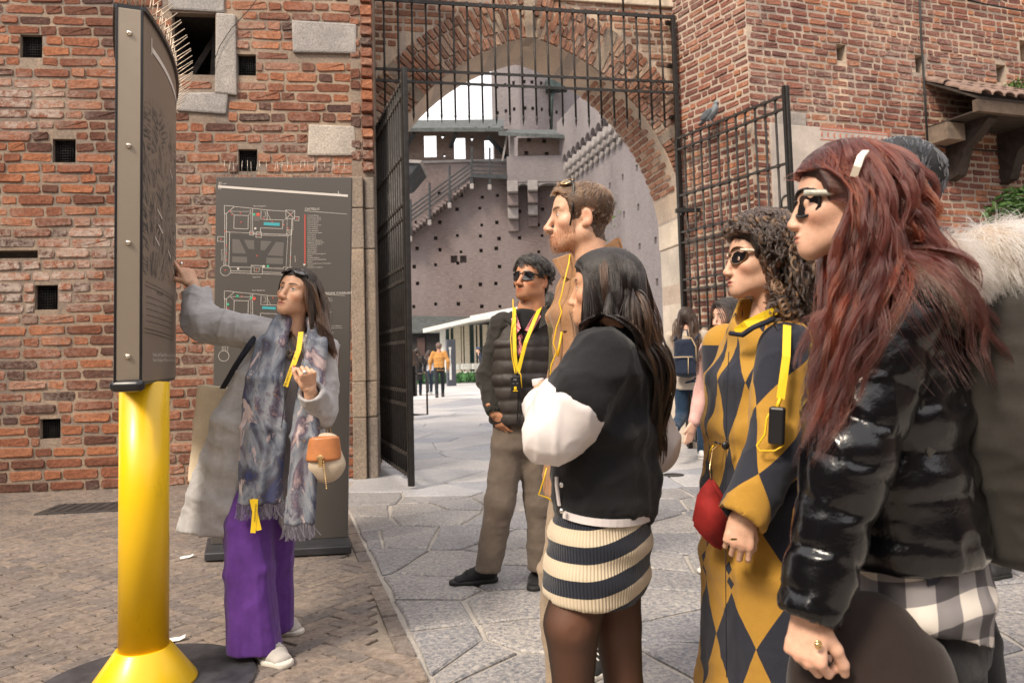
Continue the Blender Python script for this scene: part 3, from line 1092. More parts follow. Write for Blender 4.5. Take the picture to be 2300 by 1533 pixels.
# ================================================================== SPLAYED REVEAL AND RIGHT WALL
right_wall = empty('side_brick_wall', 'pale red brick wall with plastered patch and timber canopy right of the gateway', 'wall')
RC = at(1706, 700, 9.02)
G2 = AW.p(uG + 0.04, 0)
RV = Plane((G2.x, G2.y), (RC.x - G2.x, RC.y - G2.y))
lenRV = (Vector((RC.x, RC.y, 0)) - RV.O).length
RW = Plane((RC.x, RC.y), (math.cos(math.radians(19)), math.sin(math.radians(19))))
rh = [RW.rect(*r_) for r_ in ((1879, 100, 1900, 137), (2056, 124, 2076, 164), (2238, 146, 2259, 186), (2291, 92, 2320, 140), (2252, 343, 2270, 372))]
plas = RW.rect(1733, 290, 1998, 560)
mb = MB()
hole_wall(mb, RW, 0, 8.0, -0.1, 8.0, [(*h, 0.3) for h in rh])
mb.poly([RV.p(0, -0.1), RV.p(lenRV, -0.1), RV.p(lenRV, 8.0), RV.p(0, 8.0)])
mb.build('mortar_face', M_MORTAR_R, right_wall)
mb = MB()
mb.prism([RW.p(0.02, -0.1, -0.35), RW.p(8.0, -0.1, -0.35), RW.p(8.0, -0.1, -0.8), RW.p(0.3, -0.1, -0.8)], (0, 0, 8.1))
mb.build('wall_core', M_MORTAR_R, right_wall)
gran = [RW.rect(1742, 252, 1808, 284)]
items = courses(RW, 0.0, 7.9, 1.4, 6.6, 0.0935, 0.071, 0.25, 0.115, 0.024, [h[:4] for h in rh] + [plas] + gran, 21)
emit_bricks(items, M_BRICK_R, right_wall)
stone_block(RW, *gran[0], 0.03, right_wall, M_GRANITE, 0.2, 0.006, 3)
items = courses(RV, 0.02, lenRV - 0.005, 1.0, 6.6, 0.0935, 0.071, 0.25, 0.115, 0.022, [], 22)
emit_bricks(items, M_BRICK_R, right_wall, 240)
stone_block(RW, *plas, 0.03, right_wall, M_PLASTER, 0.10, 0.01, 4, 0.012, 'plaster_patch')

# ================================================================== IRON GRILLE AND GATE LEAVES
def bar_run(name, a, b, w, h, parent, mat, up=(0, 0, 1), bevel=0.0):
    return MB().obox(a, b, w, h, up, bevel).build(name, mat, parent)


grille = empty('iron_grille', 'fixed black iron grille of pointed bars across the top of the archway', 'grille')
zb1, zb2 = GP.hit(839, 155)[1], GP.hit(839, 181)[1]
zsp = GP.hit(1200, 283)[1]
NB = 23
for k in range(1, NB):
    u = uG * k / NB
    m = MB()
    z1 = zt + (0.0 if k < NB - 3 else 0.0)
    m.tube([GP.p(u, z1), GP.p(u, zsp + 0.13)], 0.014, 6)
    m.tube([GP.p(u, zsp + 0.13), GP.p(u, zsp + 0.09), GP.p(u, zsp)], [0.014, 0.017, 0.002], 6)
    m.build('bar', M_IRON, grille)
for z, h in ((zt, 0.045), (zb1, 0.03), (zb2, 0.03)):
    m = MB().obox(GP.p(0, z, 0.012), GP.p(uG, z, 0.012), 0.022, h)
    for k in range(1, NB): m.box(GP.p(uG * k / NB, z, 0.014), (0.036, 0.036, h + 0.014), None)
    m.build('rail', M_IRON, grille)
for u in (0.0, uG):
    MB().obox(GP.p(u, 0, 0), GP.p(u, zt + 0.03, 0), 0.05, 0.06, GP.U, 0.006).build('post', M_IRON, grille)
# a second tier of bars above the head rail
for k in (4, 9, 14, 19, 22):
    MB().tube([GP.p(uG * k / NB, zt), GP.p(uG * k / NB, zt + 0.55)], 0.014, 6).build('bar', M_IRON, grille)

ZL = 4.10


def leaf(label, A, B, nb, rb=0.0135):
    root = empty('gate_leaf', label, 'gate', 'open iron gate leaves')
    pl = Plane((A[0], A[1]), (B[0] - A[0], B[1] - A[1]))
    L = (Vector((B[0], B[1], 0)) - pl.O).length
    for k in range(1, nb):
        u = L * k / nb
        MB().tube([pl.p(u, 0.10), pl.p(u, ZL)], rb, 6).build('bar', M_IRON, root)
    zz = [ZL]
    for k in range(7): zz += [ZL - 0.14 - 0.63 * k, ZL - 0.63 * (k + 1) + 0.0] if k else [ZL - 0.15]
    zz = sorted(set(round(z, 3) for z in zz if z > 0.2) | {0.12})
    for z in zz:
        m = MB().obox(pl.p(0, z), pl.p(L, z), 0.028, 0.026)
        for k in range(1, nb): m.box(pl.p(L * k / nb, z), (0.042, 0.042, 0.040))
        m.build('rail', M_IRON2, root)
    MB().obox(pl.p(0, 0.03), pl.p(0, ZL + 0.02), 0.045, 0.05, pl.U, 0.005).build('stile', M_IRON, root)
    MB().obox(pl.p(L, 0.03), pl.p(L, ZL + 0.10), 0.05, 0.075, pl.U, 0.008).obox(pl.p(L, 0.03, 0.03), pl.p(L, ZL + 0.1, 0.03), 0.012, 0.03, pl.U).build('stile', M_IRON, root)
    return root, pl, L


E1 = gnd(925, 1098)
leaf1, LP1, LL1 = leaf('open iron gate leaf seen almost edge on beside the granite pier', (GL.x + 0.05, GL.y - 0.03), (E1.x, E1.y), 15, 0.019)
MB().box(LP1.p(LL1 - 0.05, 1.05, -0.05), (0.05, 0.12, 0.3)).build('lock_box', M_IRON, leaf1)
MB().tube([LP1.p(LL1 - 0.02, 1.12, -0.02), LP1.p(LL1 + 0.04, 1.12, -0.16), LP1.p(LL1 + 0.04, 0.72, -0.16), LP1.p(LL1 - 0.02, 0.72, -0.02)], 0.011, 8).build('pull_handle', M_IRON2, leaf1)
E2 = at(1774, 400, 8.3)
leaf2, LP2, LL2 = leaf('open iron gate leaf standing free before the splayed brick reveal, a pigeon on top', (GR.x - 0.03, GR.y - 0.06), (E2.x, E2.y), 12)
MB().box(LP2.p(0.2, 3.1, 0.03), (0.32, 0.06, 0.05)).box(LP2.p(0.12, 3.1, 0.05), (0.05, 0.08, 0.09)).build('bolt', M_IRON, leaf2)
for y in (45, 145, 262):
    u, z = RV.hit(1528, y)
    MB().obox(RV.p(0.03, z, 0.0), RV.p(0.03, z, 0.12), 0.05, 0.04).build('hinge_pin', M_IRON, grille)


# ================================================================== MAP BOARD IN FRONT OF THE LEFT WALL
M_BOARD = plain('anthracite_panel', (0.085, 0.076, 0.068), 0.42, 0.0, 0.06, 3, 0.05, 200)
M_BOARDEDGE = plain('dark_panel_edge', (0.03, 0.03, 0.03), 0.5)
M_BASE = plain('blackened_base_plate', (0.045, 0.045, 0.05), 0.55, 0.3, 0.3, 6, 0.2, 60)
M_PRINT = plain('pale_print', (0.62, 0.57, 0.52), 0.6, 0, 0.03)
M_PRINTG = plain('grey_print', (0.055, 0.05, 0.046), 0.6, 0, 0.03)
M_PRINTL = plain('mid_grey_print', (0.125, 0.112, 0.102), 0.6, 0, 0.03)
M_PRINTR = plain('red_print', (0.55, 0.09, 0.06), 0.6, 0, 0.05)
M_PRINTT = plain('teal_print', (0.05, 0.34, 0.38), 0.6, 0, 0.05)
M_PRINTV = plain('green_print', (0.05, 0.42, 0.22), 0.6, 0, 0.05)
bl, br = gnd(474, 1243), gnd(780, 1226)
class LeanPlane(Plane):
    """the board leans a little to the right"""
    def p(s, u, z, out=0.0): return Plane.p(s, u + z * (0.0145 + 0.011 * u / 0.95), z, out)

    def hit(s, px, py):
        u, z = Plane.hit(s, px, py)
        return ((u - 0.0145 * z) / (1 + 0.011 * z / 0.95), z)


BP = LeanPlane((bl.x, bl.y), (br.x - bl.x, br.y - bl.y))
bw_ = (Vector((br.x, br.y, 0)) - BP.O).length
zbt = BP.hit(478, 397)[1]
board = empty('map_board', 'tall anthracite map board with white castle plan and bird spikes, against the brick wall', 'information board')
m = MB(); m.prism([BP.p(0, 0.06), BP.p(bw_, 0.06), BP.p(bw_, zbt), BP.p(0, zbt)], -BP.N * 0.06)
bmesh.ops.recalc_face_normals(m.bm, faces=m.bm.faces)
bmesh.ops.bevel(m.bm, geom=list(m.bm.edges), offset=0.004, segments=1, affect='EDGES')
m.build('panel', M_BOARD, board)
b0, b1, b2, b3 = gnd(459, 1264), gnd(790, 1246), gnd(782, 1212), gnd(466, 1226)
m = MB(); m.prism([b0 + Vector((0, 0, .01)), b1 + Vector((0, 0, .01)), b2 + Vector((0, 0, .01)), b3 + Vector((0, 0, .01))], (0, 0, 0.05))
bmesh.ops.recalc_face_normals(m.bm, faces=m.bm.faces)
bmesh.ops.bevel(m.bm, geom=list(m.bm.edges), offset=0.006, segments=1, affect='EDGES')
m.build('base_plate', M_BASE, board)
m = MB()
for k in range(24):
    u = 0.05 + (bw_ - 0.1) * k / 23 + 0.01 * math.sin(k * 5.1)
    m.tube([BP.p(u, zbt, -0.03), BP.p(u + 0.012 * math.sin(k * 2.3), zbt + 0.12, -0.03 + 0.02 * math.cos(k * 1.7))], 0.0016, 4)
props(m.build('bird_spikes', plain('spike_steel', (0.42, 0.36, 0.30), 0.35, 0.6), board), kind='stuff')


def bz(x, y): return (460 + x / 3.0667, 380 + y / 3.0667)


def bline(mb, pts, w=0.0045, out=0.0015):
    w = w * 0.62
    P = [BP.p(*BP.hit(*bz(*p)), out) for p in pts]
    for a, b in zip(P, P[1:]):
        t = (b - a)
        if t.length < 1e-5: continue
        s_ = t.normalized().cross(BP.N) * w / 2; e = t.normalized() * w / 2
        mb.poly([a - e - s_, b + e - s_, b + e + s_, a - e + s_])


def plan(mb, dy, full=True):
    T = lambda L: [(x, y + dy) for x, y in L]
    bline(mb, T([(135, 250), (195, 255), (200, 262), (145, 308), (135, 306), (135, 250)]))
    bline(mb, T([(195, 257), (330, 270), (432, 282), (560, 290)])); bline(mb, T([(330, 270), (330, 430)]))
    bline(mb, T([(558, 282), (620, 285), (618, 342), (560, 340), (558, 282)])); bline(mb, T([(558, 282), (618, 342)])); bline(mb, T([(620, 285), (560, 340)]))
    bline(mb, T([(150, 305), (150, 430)])); bline(mb, T([(138, 300), (138, 432), (560, 450)])); bline(mb, T([(175, 290), (310, 292), (320, 275)]), 0.003)
    bline(mb, T([(203, 316), (300, 320), (298, 412), (200, 408), (203, 316)])); bline(mb, T([(175, 290), (203, 316)]), 0.003); bline(mb, T([(300, 320), (318, 295)]), 0.003)
    bline(mb, T([(318, 285), (318, 425)]), 0.003); bline(mb, T([(388, 286), (386, 345), (430, 348), (430, 284)])); bline(mb, T([(405, 292), (418, 294), (416, 330), (402, 328)]), 0.003)
    bline(mb, T([(386, 345), (540, 350), (536, 410), (384, 404), (384, 440)])); bline(mb, T([(432, 300), (455, 350)]), 0.003); bline(mb, T([(545, 350), (562, 340)]), 0.003)
    if not full: return
    bline(mb, T([(600, 342), (588, 670)])); bline(mb, T([(606, 342), (606, 420)])); bline(mb, T([(568, 342), (565, 430)]), 0.003)
    bline(mb, T([(566, 418), (600, 420), (598, 452), (564, 450), (566, 418)])); bline(mb, T([(566, 418), (598, 452)]), 0.003); bline(mb, T([(600, 420), (564, 450)]), 0.003)
    for x in (138, 150, 172): bline(mb, T([(x, 435), (x - 6, 668)]))
    bline(mb, T([(155, 432), (310, 440), (390, 455), (582, 458)])); bline(mb, T([(572, 458), (560, 668)]), 0.003)
    bline(mb, T([(310, 428), (338, 430), (336, 455), (308, 452), (310, 428)])); bline(mb, T([(355, 432), (392, 434), (390, 470), (352, 468), (355, 432)]))
    bline(mb, T([(90, 464), (135, 466)])); bline(mb, T([(90, 464), (88, 496), (133, 498)])); bline(mb, T([(618, 326), (650, 328), (648, 354), (616, 352)]))
    bline(mb, T([(172, 672), (320, 676)])); bline(mb, T([(176, 700), (318, 703)])); bline(mb, T([(176, 712), (318, 718)])); bline(mb, T([(398, 680), (540, 684), (542, 674), (590, 676)])); bline(mb, T([(398, 708), (555, 714)])); bline(mb, T([(398, 720), (556, 726)]))
    bline(mb, T([(320, 662), (398, 664), (396, 722), (318, 720), (320, 662)])); bline(mb, T([(342, 678), (376, 680), (374, 706), (340, 704), (342, 678)]), 0.003)
    bline(mb, T([(320, 662), (342, 678)]), 0.003); bline(mb, T([(398, 664), (376, 680)]), 0.003)


pm = MB()
plan(pm, 0); plan(pm, 587, False)
for cx, cy, r in ((143, 697, 36), (588, 708, 34), (131, 1285, 36)):
    bline(pm, [(cx + r * math.cos(a * math.pi / 12), cy + r * math.sin(a * math.pi / 12)) for a in range(25)])
for x in (122, 134, 146, 160): bline(pm, [(x, 1195), (x - 2, 1250)], 0.0035)
bline(pm, [(688, 287), (976, 309)], 0.004); bline(pm, [(830, 860), (965, 870)], 0.004)
bline(pm, [(100, 120), (978, 183)], 0.026); bline(pm, [(100, 90), (98, 136)], 0.006); bline(pm, [(112, 88), (110, 140)], 0.004)
bline(pm, [(920, 152), (920, 168)], 0.006)
bline(pm, [(1010, 1560), (1025, 1561)], 0.0)
pm.build('plan_lines', M_PRINT, board, kind='stuff')
pm = MB()
for q in ([(165, 445), (310, 455), (575, 470), (555, 668), (170, 665)],):
    pm.poly([BP.p(*BP.hit(*bz(*p)), 0.0006) for p in q])
pm.build('park_fill', M_PRINTG, board)
pm = MB()
for q in ([(190, 480), (238, 484), (285, 580), (190, 578)], [(270, 486), (340, 490), (342, 552), (300, 548)], [(385, 492), (462, 496), (412, 560), (384, 556)], [(490, 500), (545, 504), (540, 600), (432, 592)], [(190, 600), (290, 604), (292, 645), (188, 640)], [(425, 608), (540, 612), (538, 655), (422, 650)], [(336, 300), (382, 305), (380, 360), (335, 356)]):
    pm = MB(); pm.poly([BP.p(*BP.hit(*bz(*p)), 0.0012) for p in q]); pm.build('lawn_fill', M_PRINTL, board)


def dots(L, r, mat, name):
    d = MB()
    for x, y in L:
        c = BP.hit(*bz(x, y))
        d.poly([BP.p(c[0] + r * math.cos(a * math.pi / 4), c[1] + r * math.sin(a * math.pi / 4), 0.002) for a in range(8)])
    return d.build(name, mat, board)


dots([(172, 290), (188, 312), (246, 302), (250, 365), (405, 338), (465, 362), (545, 383), (573, 408), (322, 438), (372, 452), (112, 482), (634, 340), (150, 525), (150, 580), (150, 625), (360, 596), (590, 608), (142, 695), (357, 692), (592, 310), (140, 428), (470, 885), (255, 874), (160, 958)] + [(690, 316 + 9.5 * k) for k in range(36)], 0.005, M_PRINTR, 'red_dots')
dots([(368, 312), (340, 890)], 0.013, M_PRINTR, 'red_marker')
dots([(340, 312), (435, 668), (320, 886), (225, 873), (160, 930)], 0.009, M_PRINTV, 'green_dots')
dots([(686, 656), (407, 668), (230, 685), (348, 408)], 0.008, M_PRINT, 'white_dots')
tb = MB(); bline(tb, [(418, 376), (505, 380)], 0.036, 0.002); bline(tb, [(405, 953), (480, 957)], 0.03, 0.002); tb.build('moat_bar', M_PRINTT, board)
tx = []


def btext(txt, x, y, h, ang=0.0):
    p = BP.hit(*bz(x, y)); q = BP.hit(*bz(x + 100, y + 7))
    d = BP.p(*q, 0) - BP.p(*p, 0)
    d = d.normalized()
    M = frame_m(BP.p(*p, 0.002), BP.U, (0, 0, 1), BP.N)
    if ang: M = M @ Matrix.Rotation(ang, 4, 'Z')
    tx.append((text_mesh(txt, h * 0.40), M))


btext('CASTELLO', 688, 281, 0.054); btext('MUSEUMS ITINERARY', 800, 862, 0.056)
btext('Parco Sempione', 336, 258, 0.032); btext('Parco Sempione', 326, 838, 0.032); btext('Cairoli M1', 330, 747, 0.032)
btext('Cadorna M1 M2', 122, 630, 0.03, math.pi / 2); btext('Lanza M2', 626, 640, 0.03, math.pi / 2)
leg = ['Torre del Filarete', 'Porta di Santo Spirito', 'Torre di Santo Spirito', 'Porta del Carmine', 'Ponte del Barcho', 'Torrione del Carmine', 'Torre Castellana', 'Torre Falconiera', 'Corte della Rocca', 'Cortile della Rocchetta', 'Corte Ducale', 'Porta Vittoria', 'Piazza d\'Armi', 'Ponticella del Bramante', 'Loggetta di Galeazzo Maria', 'Portico di Santo Spirito', 'Sala Panoramica', 'Sala Viscontea', 'Sala del Tesoro', 'Sala Castellana', 'Corte dell\'Ospedale spagnolo', 'Rivellini', 'Ospedale spagnolo', 'Strada coperta della Ghirlanda', 'Merlate', 'Punto di partenza per le visite guidate', 'Info point', 'Sicurezza e Sorveglianza']
for k, t_ in enumerate(leg): btext(t_, 708, 322 + 13.2 * k, 0.026)
for y, t_ in ((893, 'Museo'), (907, 'Sculture'), (970, 'Arte'), (986, 'Cortile'), (1082, 'Pinacoteca e Biblioteca'), (1096, 'Pinacoteca and Archives'), (1112, 'Mobili'), (1128, 'Strumenti'), (1216, 'Egizio e Numismatica'), (1236, 'Egyptian'), (1300, 'Arte della città'), (1316, 'Arte applicate'), (1332, 'Decorazioni'), (1362, 'Raccolte'), (1390, 'Sezione'), (1404, 'Archivio')):
    btext(t_, 846, y, 0.026)
btext('Castello', 118, 104, 0.024); btext('Comune di Milano', 876, 170, 0.022)
btext('aaa', 905, 2492, 0.022)
tm = join_np(tx[:-1]); link('lettering', tm, board, M_PRINT)

# ================================================================== ORIENTATION TOTEM ON THE YELLOW POST
my = Mat('yellow_enamel')
_p = my.pos()
_sc = my.math('MULTIPLY', my.ramp(my.noise(7, 6, .8, my.scalev(_p, (1, 1, .5))), [(.60, 0.0), (.74, .55)]), my.ramp(my.sep(_p)[2], [(0.0, 1.0), (.9, .35)]))
_c = my.mix(_sc, my.ramp(my.noise(2.5, 4, .6, _p), [(.3, (.76, .46, .003)), (.7, (.84, .54, .006))]), (.30, .20, .03))
_c = my.mix(my.ramp(my.noise(60, 3, .7, my.scalev(_p, (1, 1, .3))), [(.70, 0.0), (.74, .6)]), _c, (.45, .30, .05))
my.bs(Base_Color=_c, Roughness=my.ramp(my.noise(5, 5, .7, _p), [(.3, .46), (.7, .30)]), Coat_Weight=.12, Coat_Roughness=.15)
my.bump(my.noise(8, 4, .6, _p), .05, .01)
M_YELLOW = my.m
M_STEEL = plain('brushed_bronze_steel', (0.33, 0.275, 0.215), 0.42, 0.55, 0.08, 5, 0.1, 300)
M_BLACKP = plain('black_plastic', (0.012, 0.012, 0.014), 0.32, 0, 0.1)
M_SPIKE = plain('bird_spike_tan', (0.50, 0.40, 0.30), 0.4, 0.4)
mt = Mat('engraved_city_view')
v = mt.attr('pat'); sx = mt.sep(v)
s_, z_ = sx[0], sx[1]
p2 = mt.n('CombineXYZ', {0: mt.math('MULTIPLY', s_, 1.0), 1: z_, 2: 0.0}).outputs[0]
blk = mt.n('TexVoronoi', {'Vector': mt.scalev(p2, (9, 5, 1)), 'Scale': 1.0, 'Randomness': 0.9}, feature='DISTANCE_TO_EDGE').outputs['Distance']
street = mt.ramp(blk, [(0.035, 0.0), (0.06, 1.0)])
rot = mt.n('TexVoronoi', {'Vector': mt.scalev(p2, (9, 5, 1)), 'Scale': 1.0, 'Randomness': 0.9}).outputs['Color']
vec2 = mt.n('VectorMath', {0: mt.scalev(p2, (1, 1, 1)), 1: mt.n('VectorMath', {0: rot, 1: (0.3, 0.3, 0)}, operation='MULTIPLY').outputs[0]}, operation='ADD').outputs[0]
ang_ = mt.sep(rot)[0]
vr = mt.n('VectorRotate', {'Vector': p2, 'Angle': mt.math('MULTIPLY', ang_, 3.1)}, rotation_type='Z_AXIS').outputs[0]
wv = mt.noise(16.0, 4, .6, mt.scalev(vr, (1, 4.5, 1)), .4)
big_ = mt.ramp(mt.noise(5.0, 3, .6, p2), [(.3, .5), (.55, 1.0)])
ink = mt.math('MULTIPLY', mt.math('MULTIPLY', mt.ramp(wv, [(0.47, 1.0), (0.53, 0.05)]), street), big_)
fade = mt.ramp(mt.math('ADD', z_, mt.math('MULTIPLY', mt.noise(3.0, 3, 0.5, p2), 0.25)), [(0.0, 0.0)], 'LINEAR')
zlo, zhi = 1.62, 2.42
win_ = mt.math('MULTIPLY', mt.math('SMOOTH_MIN', mt.math('MULTIPLY', mt.math('SUBTRACT', z_, zlo), 60.0, clamp=True), 1.0, 0.0), mt.math('MULTIPLY', mt.math('SUBTRACT', mt.math('SUBTRACT', zhi, mt.math('MULTIPLY', mt.noise(4, 2, .5, p2), 0.12)), z_), 12.0, clamp=True))
base = (0.19, 0.145, 0.108)
mt.bs(Base_Color=mt.mix(mt.math('MULTIPLY', mt.math('MULTIPLY', ink, win_), 0.92), base, (0.012, 0.011, 0.010)), Roughness=0.5, Coat_Weight=0.06, Coat_Roughness=0.15)
M_ENGR = mt.m

TA = at(290, 400, 2.85); th = math.radians(-23)
TD = Vector((math.sin(th), math.cos(th), 0)); TN = Vector((TD.y, -TD.x, 0)); TC = 1.6
tz1 = at(300, 22, 2.85).z; tz0 = at(300, 857, 2.85).z
T0 = Vector((TA.x, TA.y, 0))


def tp(s, z, off=0.0, sgn=1):
    sag = 0.105 if sgn > 0 else 0.045
    o = T0 + TN * sgn * (0.045 + 4 * sag * s * (1 - s)) + TD * TC * s
    tg = (TD * TC + TN * sgn * 4 * sag * (1 - 2 * s)).normalized()
    nn = Vector((tg.y, -tg.x, 0)) * sgn
    return o + nn * off + Vector((0, 0, z))


totem = empty('orientation_totem', 'yellow post carrying a lens shaped bronze sign engraved with an old city view', 'information sign')
for sgn in (1, -1):
    ns, nz = 40, 2
    V, P_, Q = [], [], []
    for i in range(ns + 1):
        for j in range(nz):
            z = tz0 + (tz1 - tz0) * j
            V.append(tp(i / ns, z, 0, sgn)[:]); P_.append((i / ns * TC, z, 0))
    for i in range(ns):
        Q.append((i * 2, i * 2 + 2, i * 2 + 3, i * 2 + 1) if sgn > 0 else (i * 2, i * 2 + 1, i * 2 + 3, i * 2 + 2))
    me = mesh_np('print_panel', V, Q, None, True); set_vec(me, P_)
    link('print_panel', me, totem, M_ENGR)
for s0 in (0.0, 1.0):                                       # end strips
    m = MB()
    c = T0 + TD * (TC * s0 + (-0.012 if s0 == 0 else 0.012))
    R = Matrix((TN, TD, Vector((0, 0, 1)))).transposed()
    m.box(c + Vector((0, 0, (tz0 + tz1) / 2)), (0.083, 0.02, tz1 - tz0 - 0.01), R, 0.003)
    st = m.build('edge_strip', M_STEEL, totem)
    if s0 == 0.0:
        for yy in (78, 329, 546, 800):
            zz = at(293, yy, 2.84).z
            sc = MB(); sc.sphere(c - TD * 0.011 + Vector((0, 0, zz)), (0.011, 0.011, 0.011), 10, 6)
            sc.build('screw', plain('screw_steel', (0.75, 0.68, 0.58), 0.2, 0.9), st)
    m = MB()
    for sg in (1, -1):
        m.box(T0 + TN * sg * 0.043 + TD * (TC * s0 + (-0.004 if s0 == 0 else 0.004)) + Vector((0, 0, (tz0 + tz1) / 2)), (0.009, 0.04, tz1 - tz0 + 0.012), R, 0.002)
    m.build('corner_trim', M_BLACKP, totem)
cap = MB()
out_ = [tp(i / 30, 0, 0.012, 1) for i in range(31)] + [tp(1 - i / 30, 0, 0.012, -1) for i in range(31)]
cap.prism([p + Vector((0, 0, tz1)) for p in out_], (0, 0, 0.018))
cap.build('top_cap', M_BLACKP, totem)
bt = MB()
bt.prism([p + Vector((0, 0, tz0 - 0.012)) for p in [tp(i / 30, 0, -0.004, 1) for i in range(31)] + [tp(1 - i / 30, 0, -0.004, -1) for i in range(31)]], (0, 0, 0.012))
bt.build('bottom_plate', M_BLACKP, totem)
pr = MB()


def tline(s0, s1, z0, z1, w, n=20, off=0.002):
    P0 = [tp(s0 + (s1 - s0) * i / n, z0 + (z1 - z0) * i / n - w / 2, off) for i in range(n + 1)]
    P1 = [tp(s0 + (s1 - s0) * i / n, z0 + (z1 - z0) * i / n + w / 2, off) for i in range(n + 1)]
    for i in range(n): pr.poly([P0[i], P0[i + 1], P1[i + 1], P1[i]])


zT = at(330, 105, 2.95).z
tline(0.07, 0.97, zT, zT, 0.022, 40); tline(0.062, 0.068, zT + 0.01, zT + 0.01, 0.07, 2)
for k, (a, z, l) in enumerate(((0.28, 2.13, .05), (0.5, 2.1, .06), (0.42, 1.93, .06), (0.6, 1.98, .05), (0.12, 1.90, .05), (0.38, 1.86, .05), (0.1, 1.78, .04), (0.25, 1.76, .05), (0.4, 1.80, .04), (0.52, 1.72, .05), (0.34, 1.70, .03), (0.13, 1.84, .05), (0.48, 1.83, .06), (0.66, 1.88, .06))):
    tline(a, a + l, z + 0.012, z - 0.012, 0.008, 3)
pr.build('white_print', M_PRINT, totem, kind='stuff')


def tot_text(txt, s0, z, size, mat, sgn=1):
    me = text_mesh(txt, size)
    for vv in me.vertices:
        vv.co = tp(s0 + vv.co.x / TC, z + vv.co.y, 0.002, sgn)
    link('lettering', me, totem, mat)


tot_text('Veduta della Piazza di Milano e del Castello Sforzesco, incisione', 0.08, at(330, 800, 2.95).z, 0.022, M_PRINT)
tot_text('View of the Square of Milan and of the Sforza Castle, engraving', 0.08, at(330, 812, 2.95).z, 0.022, M_PRINT)
# cartouche
pr = MB()
for z in (1.585, 1.60, 1.405, 1.42): tline(0.02, 0.36, z, z - 0.02, 0.002, 8)
tline(0.36, 0.362, 1.50, 1.50, 0.19, 1)
for k in range(5): tline(0.03, 0.33, 1.545 - 0.024 * k, 1.532 - 0.024 * k, 0.0016, 6)
pr.build('cartouche_lines', plain('ink', (0.02, 0.018, 0.016), 0.5), totem)
tot_text('NEC LIEDE', 0.12, 1.565, 0.022, bpy.data.materials['ink'])
pr = MB()
for k in range(24):
    z = 2.12 - 0.034 * k
    a = 0.30; b = 0.34 + 0.10 * abs(math.sin(k * 1.9))
    P0 = [tp(a + (b - a) * i / 3, z, 0.002, -1) for i in range(4)]; P1 = [p + Vector((0, 0, 0.014)) for p in P0]
    for i in range(3): pr.poly([P0[i], P0[i + 1], P1[i + 1], P1[i]])
pr.build('back_print', M_PRINT, totem)
# black rounded bumper under the strip
bc = at(286, 866, 2.83)
m = MB()
m.lathe((0, 0, 0), [(0.003, -0.062), (0.014, -0.060), (0.021, -0.052), (0.023, -0.04), (0.023, 0.04), (0.021, 0.052), (0.014, 0.060), (0.003, 0.062)], 20)
me = m.mesh('bumper'); me.transform(Matrix.Translation(bc) @ Matrix.Rotation(math.pi / 2, 4, 'Y'))
link('bumper', me, totem, M_BLACKP)
# bird spikes fanned along the top edge
m = MB()
for k in range(30):
    s = 0.03 + 0.9 * k / 29
    a = tp(s, tz1 + 0.018, -0.01)
    tg = (tp(s + .01, 0) - tp(s, 0)).normalized(); nn = Vector((tg.y, -tg.x, 0))
    for q in ((0.75, 0.65), (0.1, 1.0)):
        m.tube([a, a + (nn * q[0] + Vector((0, 0, q[1])) + tg * 0.15 * math.sin(k * 2.1)).normalized() * 0.115], 0.0022, 4)
for k in range(14):
    a = T0 + TD * (0.01 + 0.01 * (k % 3)) + TN * (0.04 - 0.006 * k) + Vector((0, 0, tz1 + 0.018))
    m.tube([a, a + Vector((0.05 * math.sin(k * 1.7), 0.02, 0.12)) ], 0.0022, 4)
props(m.build('bird_spikes', M_SPIKE, totem), kind='stuff')
# post, cone foot, disc
pc = gnd(322, 1545); pc.z = 0
PX = at(325, 1150, pc.y + 0.0)
pc = Vector((PX.x - 0.002, pc.y, 0))
zc = at(325, 1452, pc.y).z
m = MB(); m.lathe(pc, [(0.093, zc - 0.02), (0.093, tz0 - 0.01), (0.05, tz0 - 0.005)], 48)
m.build('post', M_YELLOW, totem)
m = MB(); m.lathe(pc, [(0.20, 0.02), (0.198, 0.03), (0.104, zc), (0.100, zc + 0.004), (0.094, zc + 0.002)], 48)
m.build('cone_foot', M_YELLOW, totem)
m = MB(); m.lathe(pc, [(0.425, 0.0), (0.425, 0.014), (0.418, 0.02), (0.02, 0.022)], 64)
m.build('floor_disc', plain('worn_black_disc', (0.055, 0.055, 0.062), 0.5, 0.2, 0.5, 14, 0.2, 60), totem)

# ================================================================== THINGS ON THE RIGHT WALL
# painted notice on the plaster
M_REDP = plain('faded_red_paint', (0.50, 0.16, 0.10), 0.9, 0, 0.35, 30)
fres = empty('painted_notice', 'faded red painted notice with a patterned border on cream plaster', 'wall painting')
r0 = RW.rect(1838, 300, 1996, 322)
m = MB()
U0, U1, Z0, Z1 = r0
for z in (Z1 + 0.03, Z1, Z0): m.poly([RW.p(U0, z, 0.034), RW.p(U1, z - 0.0, 0.034), RW.p(U1, z + 0.012, 0.034), RW.p(U0, z + 0.012, 0.034)])
for k in range(12):
    cx, cz2, r = U0 + 0.05 + (U1 - U0 - 0.08) * k / 11, (Z0 + Z1) / 2 + 0.006, 0.035
    pts = [(cx + r * math.cos(a), cz2 + r * math.sin(a)) for a in [math.pi / 2 + math.pi * i / 8 for i in range(9)]]
    inn = [(cx + r * 0.45 * math.cos(a) + 0.004, cz2 + r * math.sin(a) * .98) for a in [math.pi * 1.5 - math.pi * i / 8 for i in range(9)]]
    for i in range(8): m.poly([RW.p(*pts[i], 0.034), RW.p(*pts[i + 1], 0.034), RW.p(*inn[7 - i], 0.034), RW.p(*inn[8 - i], 0.034)])
m.build('patterned_border', M_REDP, fres)
tt = []
